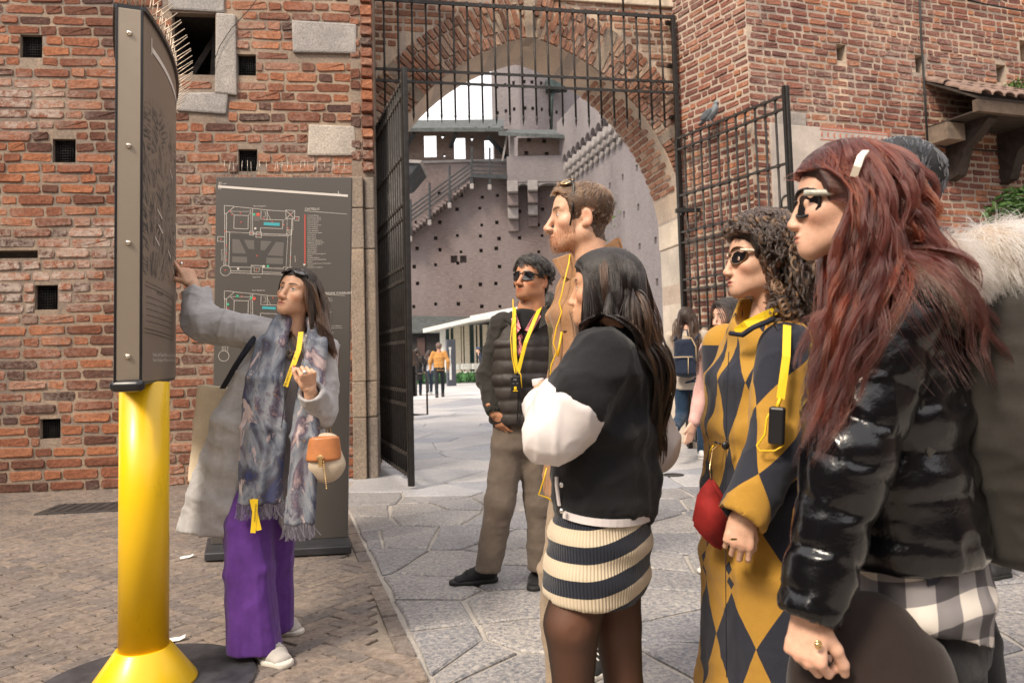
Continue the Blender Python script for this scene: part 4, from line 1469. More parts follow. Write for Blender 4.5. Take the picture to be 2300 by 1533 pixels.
for txt, px, py, h in (('DARTE', 1836, 374, 0.27), ('SC', 1840, 413, 0.24)):
    u, z = RW.hit(px, py)
    tt.append((text_mesh(txt, h), frame_m(RW.p(u, z, 0.034), RW.U, (0, 0, 1), RW.N) @ Matrix.Diagonal((0.85, 1, 1, 1))))
link('painted_letters', join_np(tt), fres, M_REDP)
# round house number
hn = empty('round_plaque', 'small round white number plaque on the brick below the plaster', 'plaque')
u, z = RW.hit(1768, 460)
m = MB(); m.lathe((0, 0, 0), [(0.10, 0), (0.125, 0.0), (0.125, 0.02), (0.105, 0.022), (0.10, 0.012)], 32)
me = m.mesh('rim'); M = frame_m(RW.p(u, z, 0.02), RW.U, (0, 0, 1), RW.N); me.transform(M); link('rim', me, hn, M_IRON)
m = MB(); m.lathe((0, 0, 0), [(0.102, 0.0), (0.102, 0.014)], 32); me = m.mesh('face'); me.transform(M); link('face', me, hn, M_PLASTER)
me = text_mesh('I', 0.12, 'CENTER'); me.transform(M @ Matrix.Translation((0, -0.045, 0.017))); link('numeral', me, hn, M_IRON)
# rain pipe and cables
def wcable(pl, pts, r, name, label, cat, out=0.05, n=14):
    P = [pl.p(*pl.hit(*p), out) for p in pts]
    props(MB().tube(P, r, 6).build(name, M_CABLE), label, cat)
wcable(RW, [(2057, -40), (2062, 90), (2069, 200), (2076, 320)], 0.014, 'wall_conduit', 'thin dark conduit running straight down the right brick wall', 'conduit')
wcable(RW, [(2120, -10), (2200, 12), (2270, 25), (2330, 34)], 0.012, 'sagging_cable', 'dark cable along the brick above the timber canopy', 'cable')
wcable(RW, [(2076, 320), (2110, 332), (2180, 338), (2260, 344), (2330, 352)], 0.012, 'low_cable', 'dark cable on the brick under the timber canopy', 'cable')
wcable(LW, [(598, -20), (560, 30), (522, 70), (496, 110), (478, 160)], 0.004, 'thin_wire', 'thin wire slanting across the brick beside the small dark window', 'wire', 0.06)
# canopy with tiles
can = empty('timber_canopy', 'dark timber canopy with clay tiles projecting from the right brick wall', 'canopy')
uc0 = RW.hit(2074, 260)[0]; zc1 = RW.hit(2110, 196)[1]
e0, OUT = 0.62, 0.75
zf = at(2110, 232, RW.p(uc0, 0, OUT).y).z
uc1 = uc0 + 2.6
MB().prism([RW.p(uc0 + .05, zf - 0.10, OUT), RW.p(uc1, zf - 0.10, OUT), RW.p(uc1, zf + 0.05, OUT), RW.p(uc0 + .05, zf + 0.05, OUT)], -RW.N * 0.07).build('fascia_beam', plain('weathered_beam', (0.10, 0.07, 0.05), 0.85, 0, 0.4, 6, .5, 40), can)
MB().prism([RW.p(uc0 + .05, zf + 0.055, OUT), RW.p(uc1, zf + 0.055, OUT), RW.p(uc1, zc1 + 0.02, 0.02), RW.p(uc0 + .05, zc1 + 0.02, 0.02)], (0, 0, 0.03)).build('roof_boards', M_WOOD, can)
M_TILE = plain('clay_roof_tile', (0.19, 0.125, 0.10), 0.9, 0, 0.35, 9, 0.5, 40)
for k in range(13):
    for row in range(3):
        f0, f1 = row / 3, (row + 1.15) / 3
        u = uc0 + 0.14 + k * 0.2 + (0.05 if row % 2 else 0)
        V, Q = [], []
        for i in range(2):
            f = f0 if i == 0 else f1
            o_ = OUT + 0.06 - (OUT + 0.04) * f; z0_ = zf + 0.09 + (zc1 - zf - 0.02) * f + 0.02 * (1 - i)
            for j in range(7):
                a = math.pi * j / 6
                V.append(RW.p(u + 0.09 * math.cos(a), z0_ + 0.055 * math.sin(a), o_)[:])
        Q = [(j, j + 1, 8 + j, 7 + j) for j in range(6)]
        V2 = [(x, y, z - 0.014) for x, y, z in V]
        Q2 = [tuple(14 + q for q in qq[::-1]) for qq in Q] + [(j + 1, j, 14 + j, 15 + j) for j in range(6)] + [(7 + j, 8 + j, 22 + j, 21 + j) for j in range(6)]
        link('tile', mesh_np('tile', V + V2, Q + Q2, None, False), can, M_TILE)
for k in range(3):
    u = uc0 + 0.35 + k * 0.95
    m = MB()
    m.prism([RW.p(u, zf - 0.10, OUT - .1), RW.p(u, zf - 0.14, OUT - .1), RW.p(u, zf - 0.30, 0.45), RW.p(u, zf - 0.42, 0.28), RW.p(u, zf - 0.75, 0.16), RW.p(u, zf - 0.80, 0.0), RW.p(u, zf - 0.10, 0.0)], RW.U * 0.16)
    m.build('bracket', M_WOOD, can)
MB().prism([RW.p(uc0, zf - 0.34, 0.0), RW.p(uc0 + .3, zf - 0.34, 0.0), RW.p(uc0 + .3, zf - 0.12, 0.0), RW.p(uc0, zf - 0.12, 0.0)], RW.N * 0.35).build('beam_end', plain('beam_end_grain', (0.16, 0.12, 0.09), 0.85, 0, 0.3, 9), can)
MB().prism([RW.p(uc0 + .05, zf - 0.1, 0.03), RW.p(uc1, zf - 0.1, 0.03), RW.p(uc1, zf - 0.1, OUT - .08), RW.p(uc0 + .05, zf - 0.1, OUT - .08)], (0, 0, 0.02)).build('soffit_board', M_WOOD, can)
# plants
M_LEAF = plain('laurel_leaf', (0.055, 0.115, 0.03), 0.42, 0, 0.5, 18)
M_MOSS = plain('moss_green', (0.06, 0.12, 0.025), 0.9, 0, 0.4, 30)


def leaf_clump(name, c, rad, n, size, mat, seed, drop=0.0, **kw):
    r = np.random.RandomState(seed)
    V, Q = [], []
    for k in range(n):
        p = V3(c) + (r.rand(3) * 2 - 1) * rad
        d = r.randn(3); d[2] = d[2] * .5 - drop; d /= np.linalg.norm(d)
        s = np.cross(d, r.randn(3)); s /= np.linalg.norm(s); nrm = np.cross(d, s)
        L = size * (.6 + .8 * r.rand()); w = L * .22
        b = len(V)
        V += [p, p + d * L * .45 + s * w + nrm * .1 * L, p + d * L, p + d * L * .45 - s * w + nrm * .1 * L]
        Q.append((b, b + 1, b + 2, b + 3))
    return props(link(name, mesh_np(name, V, Q, None, False), None, mat), **kw)


pt = RW.p(*RW.hit(2235, 478), 0.45)
bush = empty('laurel_shrub', 'glossy green leaved shrub in front of the right brick wall', 'shrub')
for k, (dx, dz, sz) in enumerate(((0, 0, 1), (-.35, -.12, .8), (.35, .08, 1), (.1, -.3, 1.1), (.6, -.1, 1.), (-.1, .12, .6))):
    o = leaf_clump('foliage', pt + RW.U * dx + Vector((0, 0, dz)), np.array((.28, .28, .13)) * sz, 130, 0.13, M_LEAF, 30 + k); o.parent = bush
m = MB()
for k in range(7):
    b = pt + RW.U * (k - 3) * .18 + Vector((0, 0, -.9))
    m.tube([b, b + Vector((.05 * math.sin(k), 0, .5)), b + Vector((.16 * math.sin(k * 2.), .05, .95))], [0.012, 0.009, 0.004], 5)
m.build('stem', M_WOOD, bush)
MB().prism([RW.p(0.02, -0.02, 0.02), RW.p(5.4, -0.02, 0.02), RW.p(5.4, -0.02, 1.0), RW.p(1.6, -0.02, 1.0)], (0, 0, 1.45)).build('planter_wall', M_MORTAR_R, None, label='low rendered planter wall under the laurel shrub', cat='planter')
leaf_clump('moss_tuft', RW.p(*RW.hit(2275, 207), 0.25), (.28, .2, .05), 500, 0.05, M_MOSS, 77, -0.8, label='bright green moss tuft growing on the clay tiles of the canopy', cat='moss')

# pigeon on the right gate leaf
pg = empty('pigeon', 'grey pigeon perched on top of the open right gate leaf', 'bird')
pb = LP2.p(*LP2.hit(1598, 284), 0.0); pb.z = ZL + 0.02
f = Field((-.2, -.1, -.02), (.2, .1, .26), 0.006)
f.ell((0, 0, .10), (.095, .052, .058), Matrix.Rotation(math.radians(-24), 3, 'Y'), .02).ell((.075, 0, .155), (.035, .03, .05), None, .03)
f.ell((.09, 0, .205), (.028, .022, .024), None, .02).cap((.112, 0, .203), (.135, 0, .196), .008, .003, .006)
f.ecap((-.06, 0, .08), (-.19, 0, .03), (.035, .014), (.03, .006), (0, 1, 0), .02)
f.cap((0, .018, .06), (.01, .018, .005), .008, .005, .01).cap((0, -.018, .06), (.01, -.018, .005), .008, .005, .01)
V, Q = f.nets()
d2 = LP2.U.copy()
R = np.array(Matrix((d2, Vector((-d2.y, d2.x, 0)), Vector((0, 0, 1)))).transposed())
me = mesh_np('body', V @ R.T * 1.15 + V3(pb), Q)
link('body', me, pg, plain('pigeon_grey', (0.16, 0.18, 0.20), 0.6, 0, 0.4, 30))
for sg in (1, -1):
    f = Field((-.2, -.1, 0), (.15, .1, .2), 0.006); f.ell((-.03, .045 * sg, .105), (.10, .014, .042), Matrix.Rotation(math.radians(-20), 3, 'Y'), 0)
    V, Q = f.nets(); link('wing', mesh_np('wing', V @ R.T * 1.15 + V3(pb), Q), pg, plain('wing_grey', (0.09, 0.10, 0.115), 0.6, 0, 0.5, 40))

# drain covers and litter
for (px, py, a, b, lab, cat) in ((215, 1141, 0.42, 0.22, 'worn dark iron drain plate in the brick paving by the wall', 'drain cover'),):
    c = gnd(px, py); m = MB(); m.box((c.x, c.y, 0.0), (a * 2, b * 2, 0.03), Matrix.Rotation(0.1, 3, 'Z'), 0.004)
    for k in range(-4, 5): m.box((c.x + k * .09, c.y, 0.016), (0.02, b * 1.6, 0.006), Matrix.Rotation(0.1, 3, 'Z'))
    m.build('drain_plate', plain('drain_iron', (0.045, 0.04, 0.038), 0.7, 0.3, .4, 9, .4, 40), None, label=lab, cat=cat)
c = gnd(1512, 1067); m = MB(); m.lathe((c.x, c.y, 0), [(0.11, 0), (0.11, 0.009), (0.085, 0.010), (0.08, 0.006), (0.01, 0.006)], 28)
m.build('round_cover', M_IRON, None, label='small round metal cover set in the stone paving', cat='cover')
for (px, py, L, lab) in ((418, 1254, 0.04, 'scrap of white paper on the bricks beside the map board'), (390, 1442, 0.045, 'white folded leaflet on the bricks behind the yellow cone')):
    c = gnd(px, py); m = MB(); m.ribbon([c + Vector((-L, 0, .006)), c + Vector((-.2 * L, .01, .010)), c + Vector((L * .5, .015, .012)), c + Vector((L, .02, .022))], (0, 1, 0.3), 0.03, 0.001)
    m.build('paper_scrap', plain('white_paper', (0.7, 0.68, 0.64), 0.8), None, label=lab, cat='litter')

# ================================================================== THE COURTYARD BEYOND THE ARCH
def far_brick(name, a, b, lime=0.35, seed=0.0):
    m = Mat(name)
    p = m.pos()
    pv = m.n('VectorMath', {0: p, 1: (seed, 0, seed)}, operation='ADD').outputs[0]
    ps = m.scalev(pv, (1.6, 1.6, 9.0))
    bt = m.n('TexBrick', {'Vector': m.n('CombineXYZ', {0: m.math('ADD', m.sep(p)[0], m.sep(p)[1]), 1: m.sep(p)[2], 2: 0.0}).outputs[0], 'Color1': (*a, 1), 'Color2': (*b, 1), 'Mortar': (0.24, 0.21, 0.205, 1), 'Scale': 1.0, 'Mortar Size': 0.014, 'Brick Width': 0.27, 'Row Height': 0.10, 'Bias': 0.0})
    c = m.mix(0.72, bt.outputs[0], m.ramp(m.noise(2.0, 8, 0.8, ps), [(0.3, tuple(x * .6 for x in a)), (0.55, b), (0.72, (0.29, 0.245, 0.24))]))
    st = m.ramp(m.noise(0.35, 5, 0.6, m.scalev(pv, (1, 1, 0.25))), [(0.35, 0.0), (0.7, 1.0)])
    c = m.mix(m.math('MULTIPLY', st, lime), c, (0.27, 0.245, 0.25))
    m.bs(Base_Color=c, Roughness=0.95); m.b.inputs['Specular IOR Level'].default_value = 0.2
    b1 = m.bump(bt.outputs['Fac'], 0.3, 0.01); m.bump(m.noise(9, 5, 0.7, ps), 0.5, 0.03, b1)
    return m.m


M_FAR = far_brick('castle_brick', (0.062, 0.046, 0.046), (0.145, 0.110, 0.104), 0.30)  # brick dulled in colour to stand in for veiling haze
M_FAR2 = far_brick('castle_brick_pale', (0.085, 0.075, 0.082), (0.165, 0.146, 0.152), 0.5, 4.0)  # cooled to mauve grey, the haze put into the brick colour
M_FARD = far_brick('castle_brick_dark', (0.10, 0.07, 0.058), (0.16, 0.115, 0.095), 0.1, 9.0)
M_STONEF = plain('far_stone', (0.22, 0.20, 0.195), 0.9, 0, 0.2, 2)
M_ROOFD = plain('dark_roof_tiles', (0.055, 0.062, 0.062), 0.8, 0, 0.4, 4, 0.6, 12)
M_TIMB = plain('blackened_timber', (0.022, 0.026, 0.03), 0.8, 0, 0.3, 3)
YB = 50.0
CW = Plane((0, YB), (1, 0))


def cx(px, py=600, Y=YB): return at(px, py, Y).x
def czz(px, py, Y=YB): return at(px, py, Y).z


court_wall = empty('castle_wall', 'tall purple brown castle wall with rows of putlog holes across the courtyard', 'wall')
hs = []
Z3 = lambda x, y: (880 + x / 2.3227, 60 + y / 2.3227)
colsx = [125, 240, 352, 465, 553, 655, 775, 880, 985, 1090]
rows = [880, 955, 1027, 1097, 1165, 1242, 1347, 1452]
for j, y in enumerate(rows):
    for i, x in enumerate(colsx):
        if y < 1000 and x in (125,): continue
        px, py = Z3(x, y)
        u, z = CW.hit(px + 5 * math.sin(i * 7.1 + j * 3.3), py + 4 * math.sin(i * 4.7 + j * 9.1))
        if (i * 5 + j * 3) % 7 == 2: continue
        e_ = .085 + .035 * abs(math.sin(i * 2.3 + j * 5.9))
        hs.append((u - e_, u + e_, z - e_ * 1.1, z + e_ * 1.1, 0.5))
for x in (325, 373):
    u, z = CW.hit(*Z3(x, 1212)); hs.append((u - 0.22, u + 0.22, z - 0.24, z + 0.24, 0.5))
ztop = czz(1000, 366)
mb = MB(); hole_wall(mb, CW, -14, 4.6, -0.2, ztop, hs); mb.build('wall_face', M_FAR, court_wall)
MB().prism([(-14, YB + .55, -0.2), (4.6, YB + .55, -0.2), (4.6, YB + 3, -0.2), (-14, YB + 3, -0.2)], (0, 0, ztop + 0.2)).build('wall_core', M_FARD, court_wall)
MB().prism([CW.p(-14, ztop, 0.12), CW.p(4.4, ztop, 0.12), CW.p(4.4, ztop, -1), CW.p(-14, ztop, -1)], (0, 0, 0.16)).build('ledge', M_STONEF, court_wall)

# roofed wall walk with openings to the sky
walk = empty('roofed_wall_walk', 'roofed wall walk with bright openings and heart shaped holes above the castle wall', 'gallery')
GW = Plane((0, YB + 0.4), (1, 0))
zr = czz(1000, 290)


def open_wall(mb, pl, u0, u1, z0, z1, holes, th):
    us = sorted({u0, u1, *[h[0] for h in holes], *[h[1] for h in holes]}); zs = sorted({z0, z1, *[h[2] for h in holes], *[h[3] for h in holes]})
    for a, b in zip(us, us[1:]):
        for c, d in zip(zs, zs[1:]):
            m = ((a + b) / 2, (c + d) / 2)
            if any(h[0] < m[0] < h[1] and h[2] < m[1] < h[3] for h in holes): continue
            mb.poly([pl.p(a, c), pl.p(b, c), pl.p(b, d), pl.p(a, d)]); mb.poly([pl.p(a, c, -th), pl.p(a, d, -th), pl.p(b, d, -th), pl.p(b, c, -th)])
    for h in holes:
        A = [(h[0], h[2]), (h[1], h[2]), (h[1], h[3]), (h[0], h[3])]
        for k in range(4): mb.poly([pl.p(*A[k]), pl.p(*A[(k + 1) % 4]), pl.p(*A[(k + 1) % 4], -th), pl.p(*A[k], -th)])


gh = [GW.rect(*r_) for r_ in ((951, 301, 980, 353), (1019, 306, 1045, 357), (1088, 311, 1110, 370), (989, 302, 999, 312), (1055, 307, 1065, 317), (995, 345, 1000, 352), (880, 296, 912, 348))]
mb = MB(); open_wall(mb, GW, -14, cx(1150), ztop + 0.16, zr, gh, 0.5)
for k in (3, 4):
    h = gh[k]; c_ = (h[0] + h[1]) / 2
    for sg in (-1, 1):
        e = h[0] if sg < 0 else h[1]
        mb.prism([GW.p(e, h[2]), GW.p(c_, h[2]), GW.p(e, h[3] - .05)], -GW.N * 0.5)
mb.build('parapet_wall', M_FARD, walk)
e_z, e_y = czz(1000, 287, YB - 1.6), YB - 1.6
r_z = czz(1000, 268, YB - 1.4)
mb = MB(); mb.prism([(-14, e_y, e_z), (cx(1140), e_y, e_z - .35), (cx(1140), YB + 1.5, e_z + 1.2), (-14, YB + 1.5, e_z + 1.4)], (0, 0, 0.25)); mb.build('tiled_roof', M_ROOFD, walk)
for k in range(14):
    x = -8 + k * 0.85
    if x > cx(1140): break
    MB().obox((x, YB + 0.4, e_z + .45), (x, e_y + 0.1, e_z - 0.05), 0.14, 0.16).build('rafter', M_TIMB, walk)
for (a, b) in (((1096, 306), (1142, 358)), ((930, 300), (905, 340)), ((1024, 300), (1012, 330))):
    MB().obox(at(*a, YB - 1.3), at(*b, YB + 0.3), 0.2, 0.2).build('brace', M_TIMB, walk)
MB().obox(at(1150, 300, YB - 1), at(1150, 362, YB - 1), 0.3, 0.3, (0, 1, 0)).obox(at(1140, 300, YB - 1), at(1128, 362, YB - 1), .12, .12, (0, 1, 0)).build('post', M_STONEF, walk)

# turret on corbels
tur = empty('corbelled_turret', 'square brick turret carried on stone corbels on the castle wall', 'turret')
ty = YB - 1.3
x0, x1 = cx(1138, 360, ty), cx(1290, 360, ty)
zA, zB, zC, zD = czz(1200, 408, ty), czz(1200, 350, ty), czz(1200, 306, ty), czz(1200, 292, ty)
MB().prism([(x0, ty, zA), (x1, ty, zA), (x1, YB + 1, zA), (x0, YB + 1, zA)], (0, 0, zB - zA)).build('lower_wall', M_FAR2, tur)
mb = MB(); hole_wall(mb, Plane((0, ty + 0.35), (1, 0)), cx(1164, 330, ty), x1 - .02, zB, zC, [(u - .13, u + .13, z - .14, z + .14, .4) for u, z in [Plane((0, ty + .35), (1, 0)).hit(*q) for q in ((1188, 314), (1222, 316), (1182, 344), (1228, 346), (1262, 348))]])
mb.prism([(cx(1164, 330, ty), ty + .8, zB), (x1 - .02, ty + .8, zB), (x1 - .02, YB + 1, zB), (cx(1164, 330, ty), YB + 1, zB)], (0, 0, zC - zB))
mb.prism([(cx(1164, 330, ty), ty + .351, zB), (cx(1164, 330, ty), YB + 1, zB), (cx(1164, 330, ty), YB + 1, zC), (cx(1164, 330, ty), ty + .351, zC)], (0.01, 0, 0))
mb.build('upper_wall', M_FARD, tur)
MB().prism([(cx(1120, 300, ty), ty - .9, zC - .15), (cx(1288, 300, ty), ty - .9, zC - .5), (cx(1288, 300, ty), YB + 1, zC + .8), (cx(1120, 300, ty), YB + 1, zC + 1.0)], (0, 0, 0.22)).build('tiled_roof', M_ROOFD, tur)
for k, (a, b) in enumerate(((1140, 1164), (1186, 1208), (1262, 1284))):
    xa, xb = cx(a, 450, ty), cx(b, 450, ty)
    za, zb = czz(1200, 512 - 10 * k, ty), zA
    for q in range(4):
        z0_ = za + (zb - za) * (q / 4); z1_ = za + (zb - za) * ((q + 1) / 4) - 0.04
        MB().box(((xa + xb) / 2, YB - 0.16 - 0.28 * q - 0.0, (z0_ + z1_) / 2), (xb - xa, 0.33 + 0.55 * q, z1_ - z0_), None, 0.03).build('corbel_block', M_STONEF if q % 2 else M_FAR, tur)
for a, b in ((1160, 1190), (1204, 1266)):
    xa, xb = cx(a, 410, ty), cx(b, 410, ty); r = (xb - xa) / 2
    h_ = 0.42 if b - a > 40 else r
    mb = MB(); pts = [(xa, zA)] + [(xa + r - r * math.cos(math.pi * k / 10), zA - 0.1 - h_ + h_ * math.sin(math.pi * k / 10)) for k in range(11)] + [(xb, zA)]
    P = [Vector((x, ty + 0.06, z)) for x, z in pts]
    mb.prism([P[0]] + P[1:6 + 1] + [Vector(((xa + xb) / 2, ty + .06, zA))], (0, .5, 0)); mb.prism([Vector(((xa + xb) / 2, ty + .06, zA))] + P[6:], (0, .5, 0))
    mb.build('corbel_arch', M_STONEF, tur)

# tower behind
tower = empty('round_keep', 'tall pale brick tower rising behind the wall walk against the white sky', 'tower')
tc = at(1190, 200, 66)
tr = at(1262, 200, 66).x - tc.x + 0.3
n8 = 8
P8 = [(tc.x + tr * 1.08 * math.cos(math.pi / 8 + 2 * math.pi * k / n8), tc.y + 4 + tr * 1.08 * math.sin(math.pi / 8 + 2 * math.pi * k / n8)) for k in range(n8)]
xl = at(1104, 200, 62).x; xr = at(1330, 200, 62).x
P8 = [(xl, 62), (at(1166, 200, 61).x, 60.6), (at(1205, 200, 61).x, 60.9), (at(1262, 200, 61).x, 62.2), (xr, 66), (xr, 76), (xl, 76)]
for k in range(len(P8)):
    a, b = P8[k], P8[(k + 1) % len(P8)]
    pl = Plane(a, (b[0] - a[0], b[1] - a[1])); L = math.hypot(b[0] - a[0], b[1] - a[1])
    hh = []
    if k < 3:
        for z in np.arange(19, 34, 2.2):
            for u in (0.3, 0.75) if L < 2.2 else (0.2, 0.5, 0.8): hh.append((L * u - .13, L * u + .13, z, z + .3, .4))
    mb = MB(); hole_wall(mb, pl, 0, L, 0, 40, hh); mb.build('tower_face', M_FAR2, tower)
mb = MB(); c = at(1250, 193, 61)
mb.box(c, (1.8, 1.0, 0.9), None, .1).tube([c, at(1240, 215, 61), at(1238, 290, 61)], 0.13, 8)
mb.build('drain_hopper', plain('verdigris_metal', (0.03, 0.045, 0.045), 0.6, 0.4, .4, 3), tower)

# right-hand courtyard wall with machicolations
side_w = empty('machicolated_wall', 'long brick courtyard wall with a row of rounded machicolation corbels along its top', 'wall')
p0, p1 = (at(1276, 400, 49).x, 49.6), (9.6, 24.0)
SW = Plane(p0, (p1[0] - p0[0], p1[1] - p0[1])); SL = math.hypot(p1[0] - p0[0], p1[1] - p0[1])
zs_ = at(1380, 300, 41).z
hh = []
for u in np.arange(2.0, 24, 2.0):
    for z in np.arange(2.4, zs_ - 1, 2.0): hh.append((u - .14, u + .14, z, z + .34, .4))
mb = MB(); hole_wall(mb, SW, 0, SL, -0.2, zs_ + 3.2, hh); mb.build('wall_face', M_FAR2, side_w)
MB().prism([SW.p(0, -.2, -.45), SW.p(SL, -.2, -.45), SW.p(SL, -.2, -2), SW.p(0, -.2, -2)], (0, 0, zs_ + 3.4)).build('wall_core', M_FARD, side_w)
for k in range(16):
    u = 0.5 + k * 0.95
    m = MB()
    for q in range(3): m.tube([SW.p(u, zs_ - .75 + .38 * q, 0.0), SW.p(u, zs_ - .75 + .38 * q, .22 + .2 * q)], 0.22 + .03 * q, 10)
    m.build('corbel', M_STONEF, side_w)
    m = MB()
    r = 0.47; P = [SW.p(u - r + r - r * math.cos(math.pi * j / 8) + .47 - 0.47, zs_ + .35 + .45 * math.sin(math.pi * j / 8), .62) for j in range(9)]
    m.prism([SW.p(u - r, zs_ + 1.3, .62)] + P[:5] + [SW.p(u, zs_ + 1.3, .62)], -SW.N * .6); m.prism([SW.p(u, zs_ + 1.3, .62)] + P[4:] + [SW.p(u + r, zs_ + 1.3, .62)], -SW.N * .6)
    m.build('corbel_arch', M_FAR2, side_w)
MB().prism([SW.p(0, zs_ + 1.3, .62), SW.p(SL, zs_ + 1.3, .62), SW.p(SL, zs_ + 3.3, .62), SW.p(0, zs_ + 3.3, .62)], -SW.N * .6).build('parapet', M_FAR2, side_w)
for k in range(12):
    o = leaf_clump('creeper', SW.p(8 + 1.1 * math.sin(k * 2.), 6 + .35 * k, 0.1), (.5, .5, .5), 14, 0.25, M_MOSS, 130 + k, .5); o.parent = side_w

# outside staircase with dark railing
st = empty('outside_staircase', 'outside stair with dark metal railing climbing the castle wall', 'stairs')
ys = YB - 1.2
A, B, C_ = (896, 515), (1062, 373), (1137, 378)
for off in (0, 10, 20, 30):
    MB().obox(at(A[0], A[1] - 30 + off, ys), at(B[0], B[1] - 10 + off, ys), 0.07, 0.09).build('rail', M_TIMB, st)
    MB().obox(at(B[0], B[1] - 10 + off, ys), at(C_[0], C_[1] - 14 + off, ys), 0.07, 0.09).build('rail', M_TIMB, st)
for px in (922, 965, 1010, 1060, 1100):
    t = min(1, (px - A[0]) / (B[0] - A[0])); y = A[1] + (B[1] - A[1]) * t
    if px > B[0]: y = B[1] + 4
    MB().obox(at(px, y - 45, ys), at(px, y + 45, ys), 0.13, 0.13, (0, 1, 0)).build('post', M_TIMB, st)
    MB().box(at(px, y + 44, ys), (0.25, 0.25, 0.35), None, .04).build('post_foot', M_STONEF, st)
NS = 22
for k in range(NS):
    px = A[0] + (B[0] - A[0]) * (k + .5) / NS; py = A[1] + 30 + (B[1] - A[1]) * (k + .5) / NS
    c = at(px, py, YB - .6)
    MB().box(c, (0.36, 1.1, 0.24)).build('step', M_FAR, st)
MB().prism([at(1058, 398, ys - .1), at(1140, 402, ys - .1), at(1140, 402, YB), at(1058, 398, YB)], (0, 0, .3)).build('landing', M_TIMB, st)

# eaves of a dark roof at the left edge of the view
ev = empty('dark_eaves', 'dark overhanging eaves jutting in beside the left gate leaf', 'roof')
MB().prism([at(870, 364, 38), at(944, 366, 38), at(912, 404, 38), at(870, 416, 38)], (0, 3, 0)).build('eaves_board', M_TIMB, ev)
MB().prism([at(860, 355, 37.9), at(948, 360, 37.9), at(944, 366, 37.9), at(860, 364, 37.9)], (0, 3.2, 0)).build('tile_edge', M_STONEF, ev)

# low tiled building with a dark doorway
low = empty('low_tiled_building', 'low building with mossy tiled roof and deep dark doorway across the courtyard', 'building')
yl = 48.0
MB().prism([at(860, 748, yl), at(1110, 748, yl), at(1110, 716, YB), at(860, 712, YB)], (0, 0, .12)).build('tiled_roof', M_ROOFD, low)
xa, xb = at(860, 780, yl).x, at(1000, 780, yl).x
zz_ = czz(950, 748, yl)
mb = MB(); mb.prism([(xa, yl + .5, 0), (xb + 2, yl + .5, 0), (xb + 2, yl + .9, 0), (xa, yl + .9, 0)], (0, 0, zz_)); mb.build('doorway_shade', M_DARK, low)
mb = MB(); mb.box((at(944, 780, yl).x, yl + .45, zz_ * .45), (.5, .1, zz_ * .9)); mb.build('door', plain('dark_brown_door', (0.05, 0.025, 0.02), .7), low)

# glass pavilion
pv = empty('glass_pavilion', 'modern glass pavilion with white roof edge and pale columns in the courtyard', 'pavilion')
yp = 44.0
M_WHITE = plain('white_metal', (0.62, 0.62, 0.58), 0.4)
M_BEIGE = plain('beige_mullion', (0.52, 0.47, 0.36), 0.6)
MB().prism([at(950, 747, 40), at(1058, 722, 40), at(1250, 690, 40), at(1250, 690, 50), at(1000, 745, 50)], (0, 0, .22)).build('roof_edge', M_WHITE, pv)
MB().prism([at(1056, 722, 41), at(1260, 682, 41), at(1260, 682, 50), at(1056, 722, 50)], (0, 0, .3)).build('upper_roof', M_WHITE, pv)
x0, x1 = at(1000, 800, yp).x, at(1250, 800, yp).x
zt_ = czz(1040, 730, yp)
mg = Mat('teal_glass'); mg.bs(Base_Color=(0.03, 0.10, 0.11), Roughness=0.06, Metallic=0.0); mg.b.inputs['Specular IOR Level'].default_value = 0.8
MB().box(((x0 + x1) / 2, yp + .2, zt_ / 2 + .05), (x1 - x0, .06, zt_ - .1)).build('glass_front', mg.m, pv)
for px, w in ((996, .34), (1030, .34), (1050, .30), (1068, .12), (1076, .12), (1091, .30), (1022, .1), (1012, .08), (1040, .1), (1110, .3), (1130, .3)):
    MB().box((at(px, 800, yp - .1).x, yp - .1, zt_ / 2), (w, .3, zt_), None, .02).build('column', M_WHITE if px < 1000 else M_BEIGE, pv)
# sign pylon
b = gnd(1014, 866)
py_ = empty('sign_pylon', 'dark narrow sign pylon standing before the pavilion', 'sign')
hpy = at(1014, 762, b.y).z
MB().box((b.x, b.y, hpy / 2), (0.42, 0.16, hpy), Matrix.Rotation(.5, 3, 'Z'), .01).build('slab', plain('slate_sign', (0.05, 0.055, 0.07), .45), py_)
mb = MB()
for z, w, h in ((.86, .12, .09), (.74, .06, .4), (.6, .05, .5), (.35, .1, .7)): mb.box((b.x - .02, b.y - .10, hpy * z - .1), (w, .01, h), Matrix.Rotation(.5, 3, 'Z'))
mb.build('sign_print', M_WHITE, py_)
# white chairs on the terrace
for k in range(9):
    cpt = at(1026 + 8.2 * k, 849 + .2 * k, 40 + 0.3 * (k % 3)); cpt.z = 0
    ch = empty('cafe_chair', 'white metal cafe chair in the close row on the pavilion terrace', 'chair', 'white chairs on the pavilion terrace')
    R = Matrix.Rotation(.5 + .3 * math.sin(k * 2.2), 4, 'Z'); ch.matrix_world = Matrix.Translation(cpt) @ R
    for nm, b_ in (('seat', ((0, 0, .45), (.42, .42, .04))), ('backrest', ((0, .2, .74), (.42, .03, .3)))):
        o = MB().box(*b_).build(nm, M_WHITE, ch)
    for sx_ in (-1, 1):
        for sy in (-1, 1):
            MB().obox((.18 * sx_, .18 * sy, .44), (.21 * sx_, .22 * sy, 0), .03, .03).build('leg', M_WHITE, ch)
# grass bed
g0 = gnd(1022, 856)
leaf_clump('grass', (at(1035, 855, 37).x, 37.5, 0.12), (2.1, 1.2, .14), 1500, .28, plain('bed_green', (0.035, 0.11, 0.03), .8, 0, .4, 3), 5, -1.2, kind='stuff')
leaf_clump('grass', (at(962, 852, 38).x, 38, 0.12), (1.0, 1.0, .14), 500, .28, bpy.data.materials['bed_green'], 6, -1.2, kind='stuff')
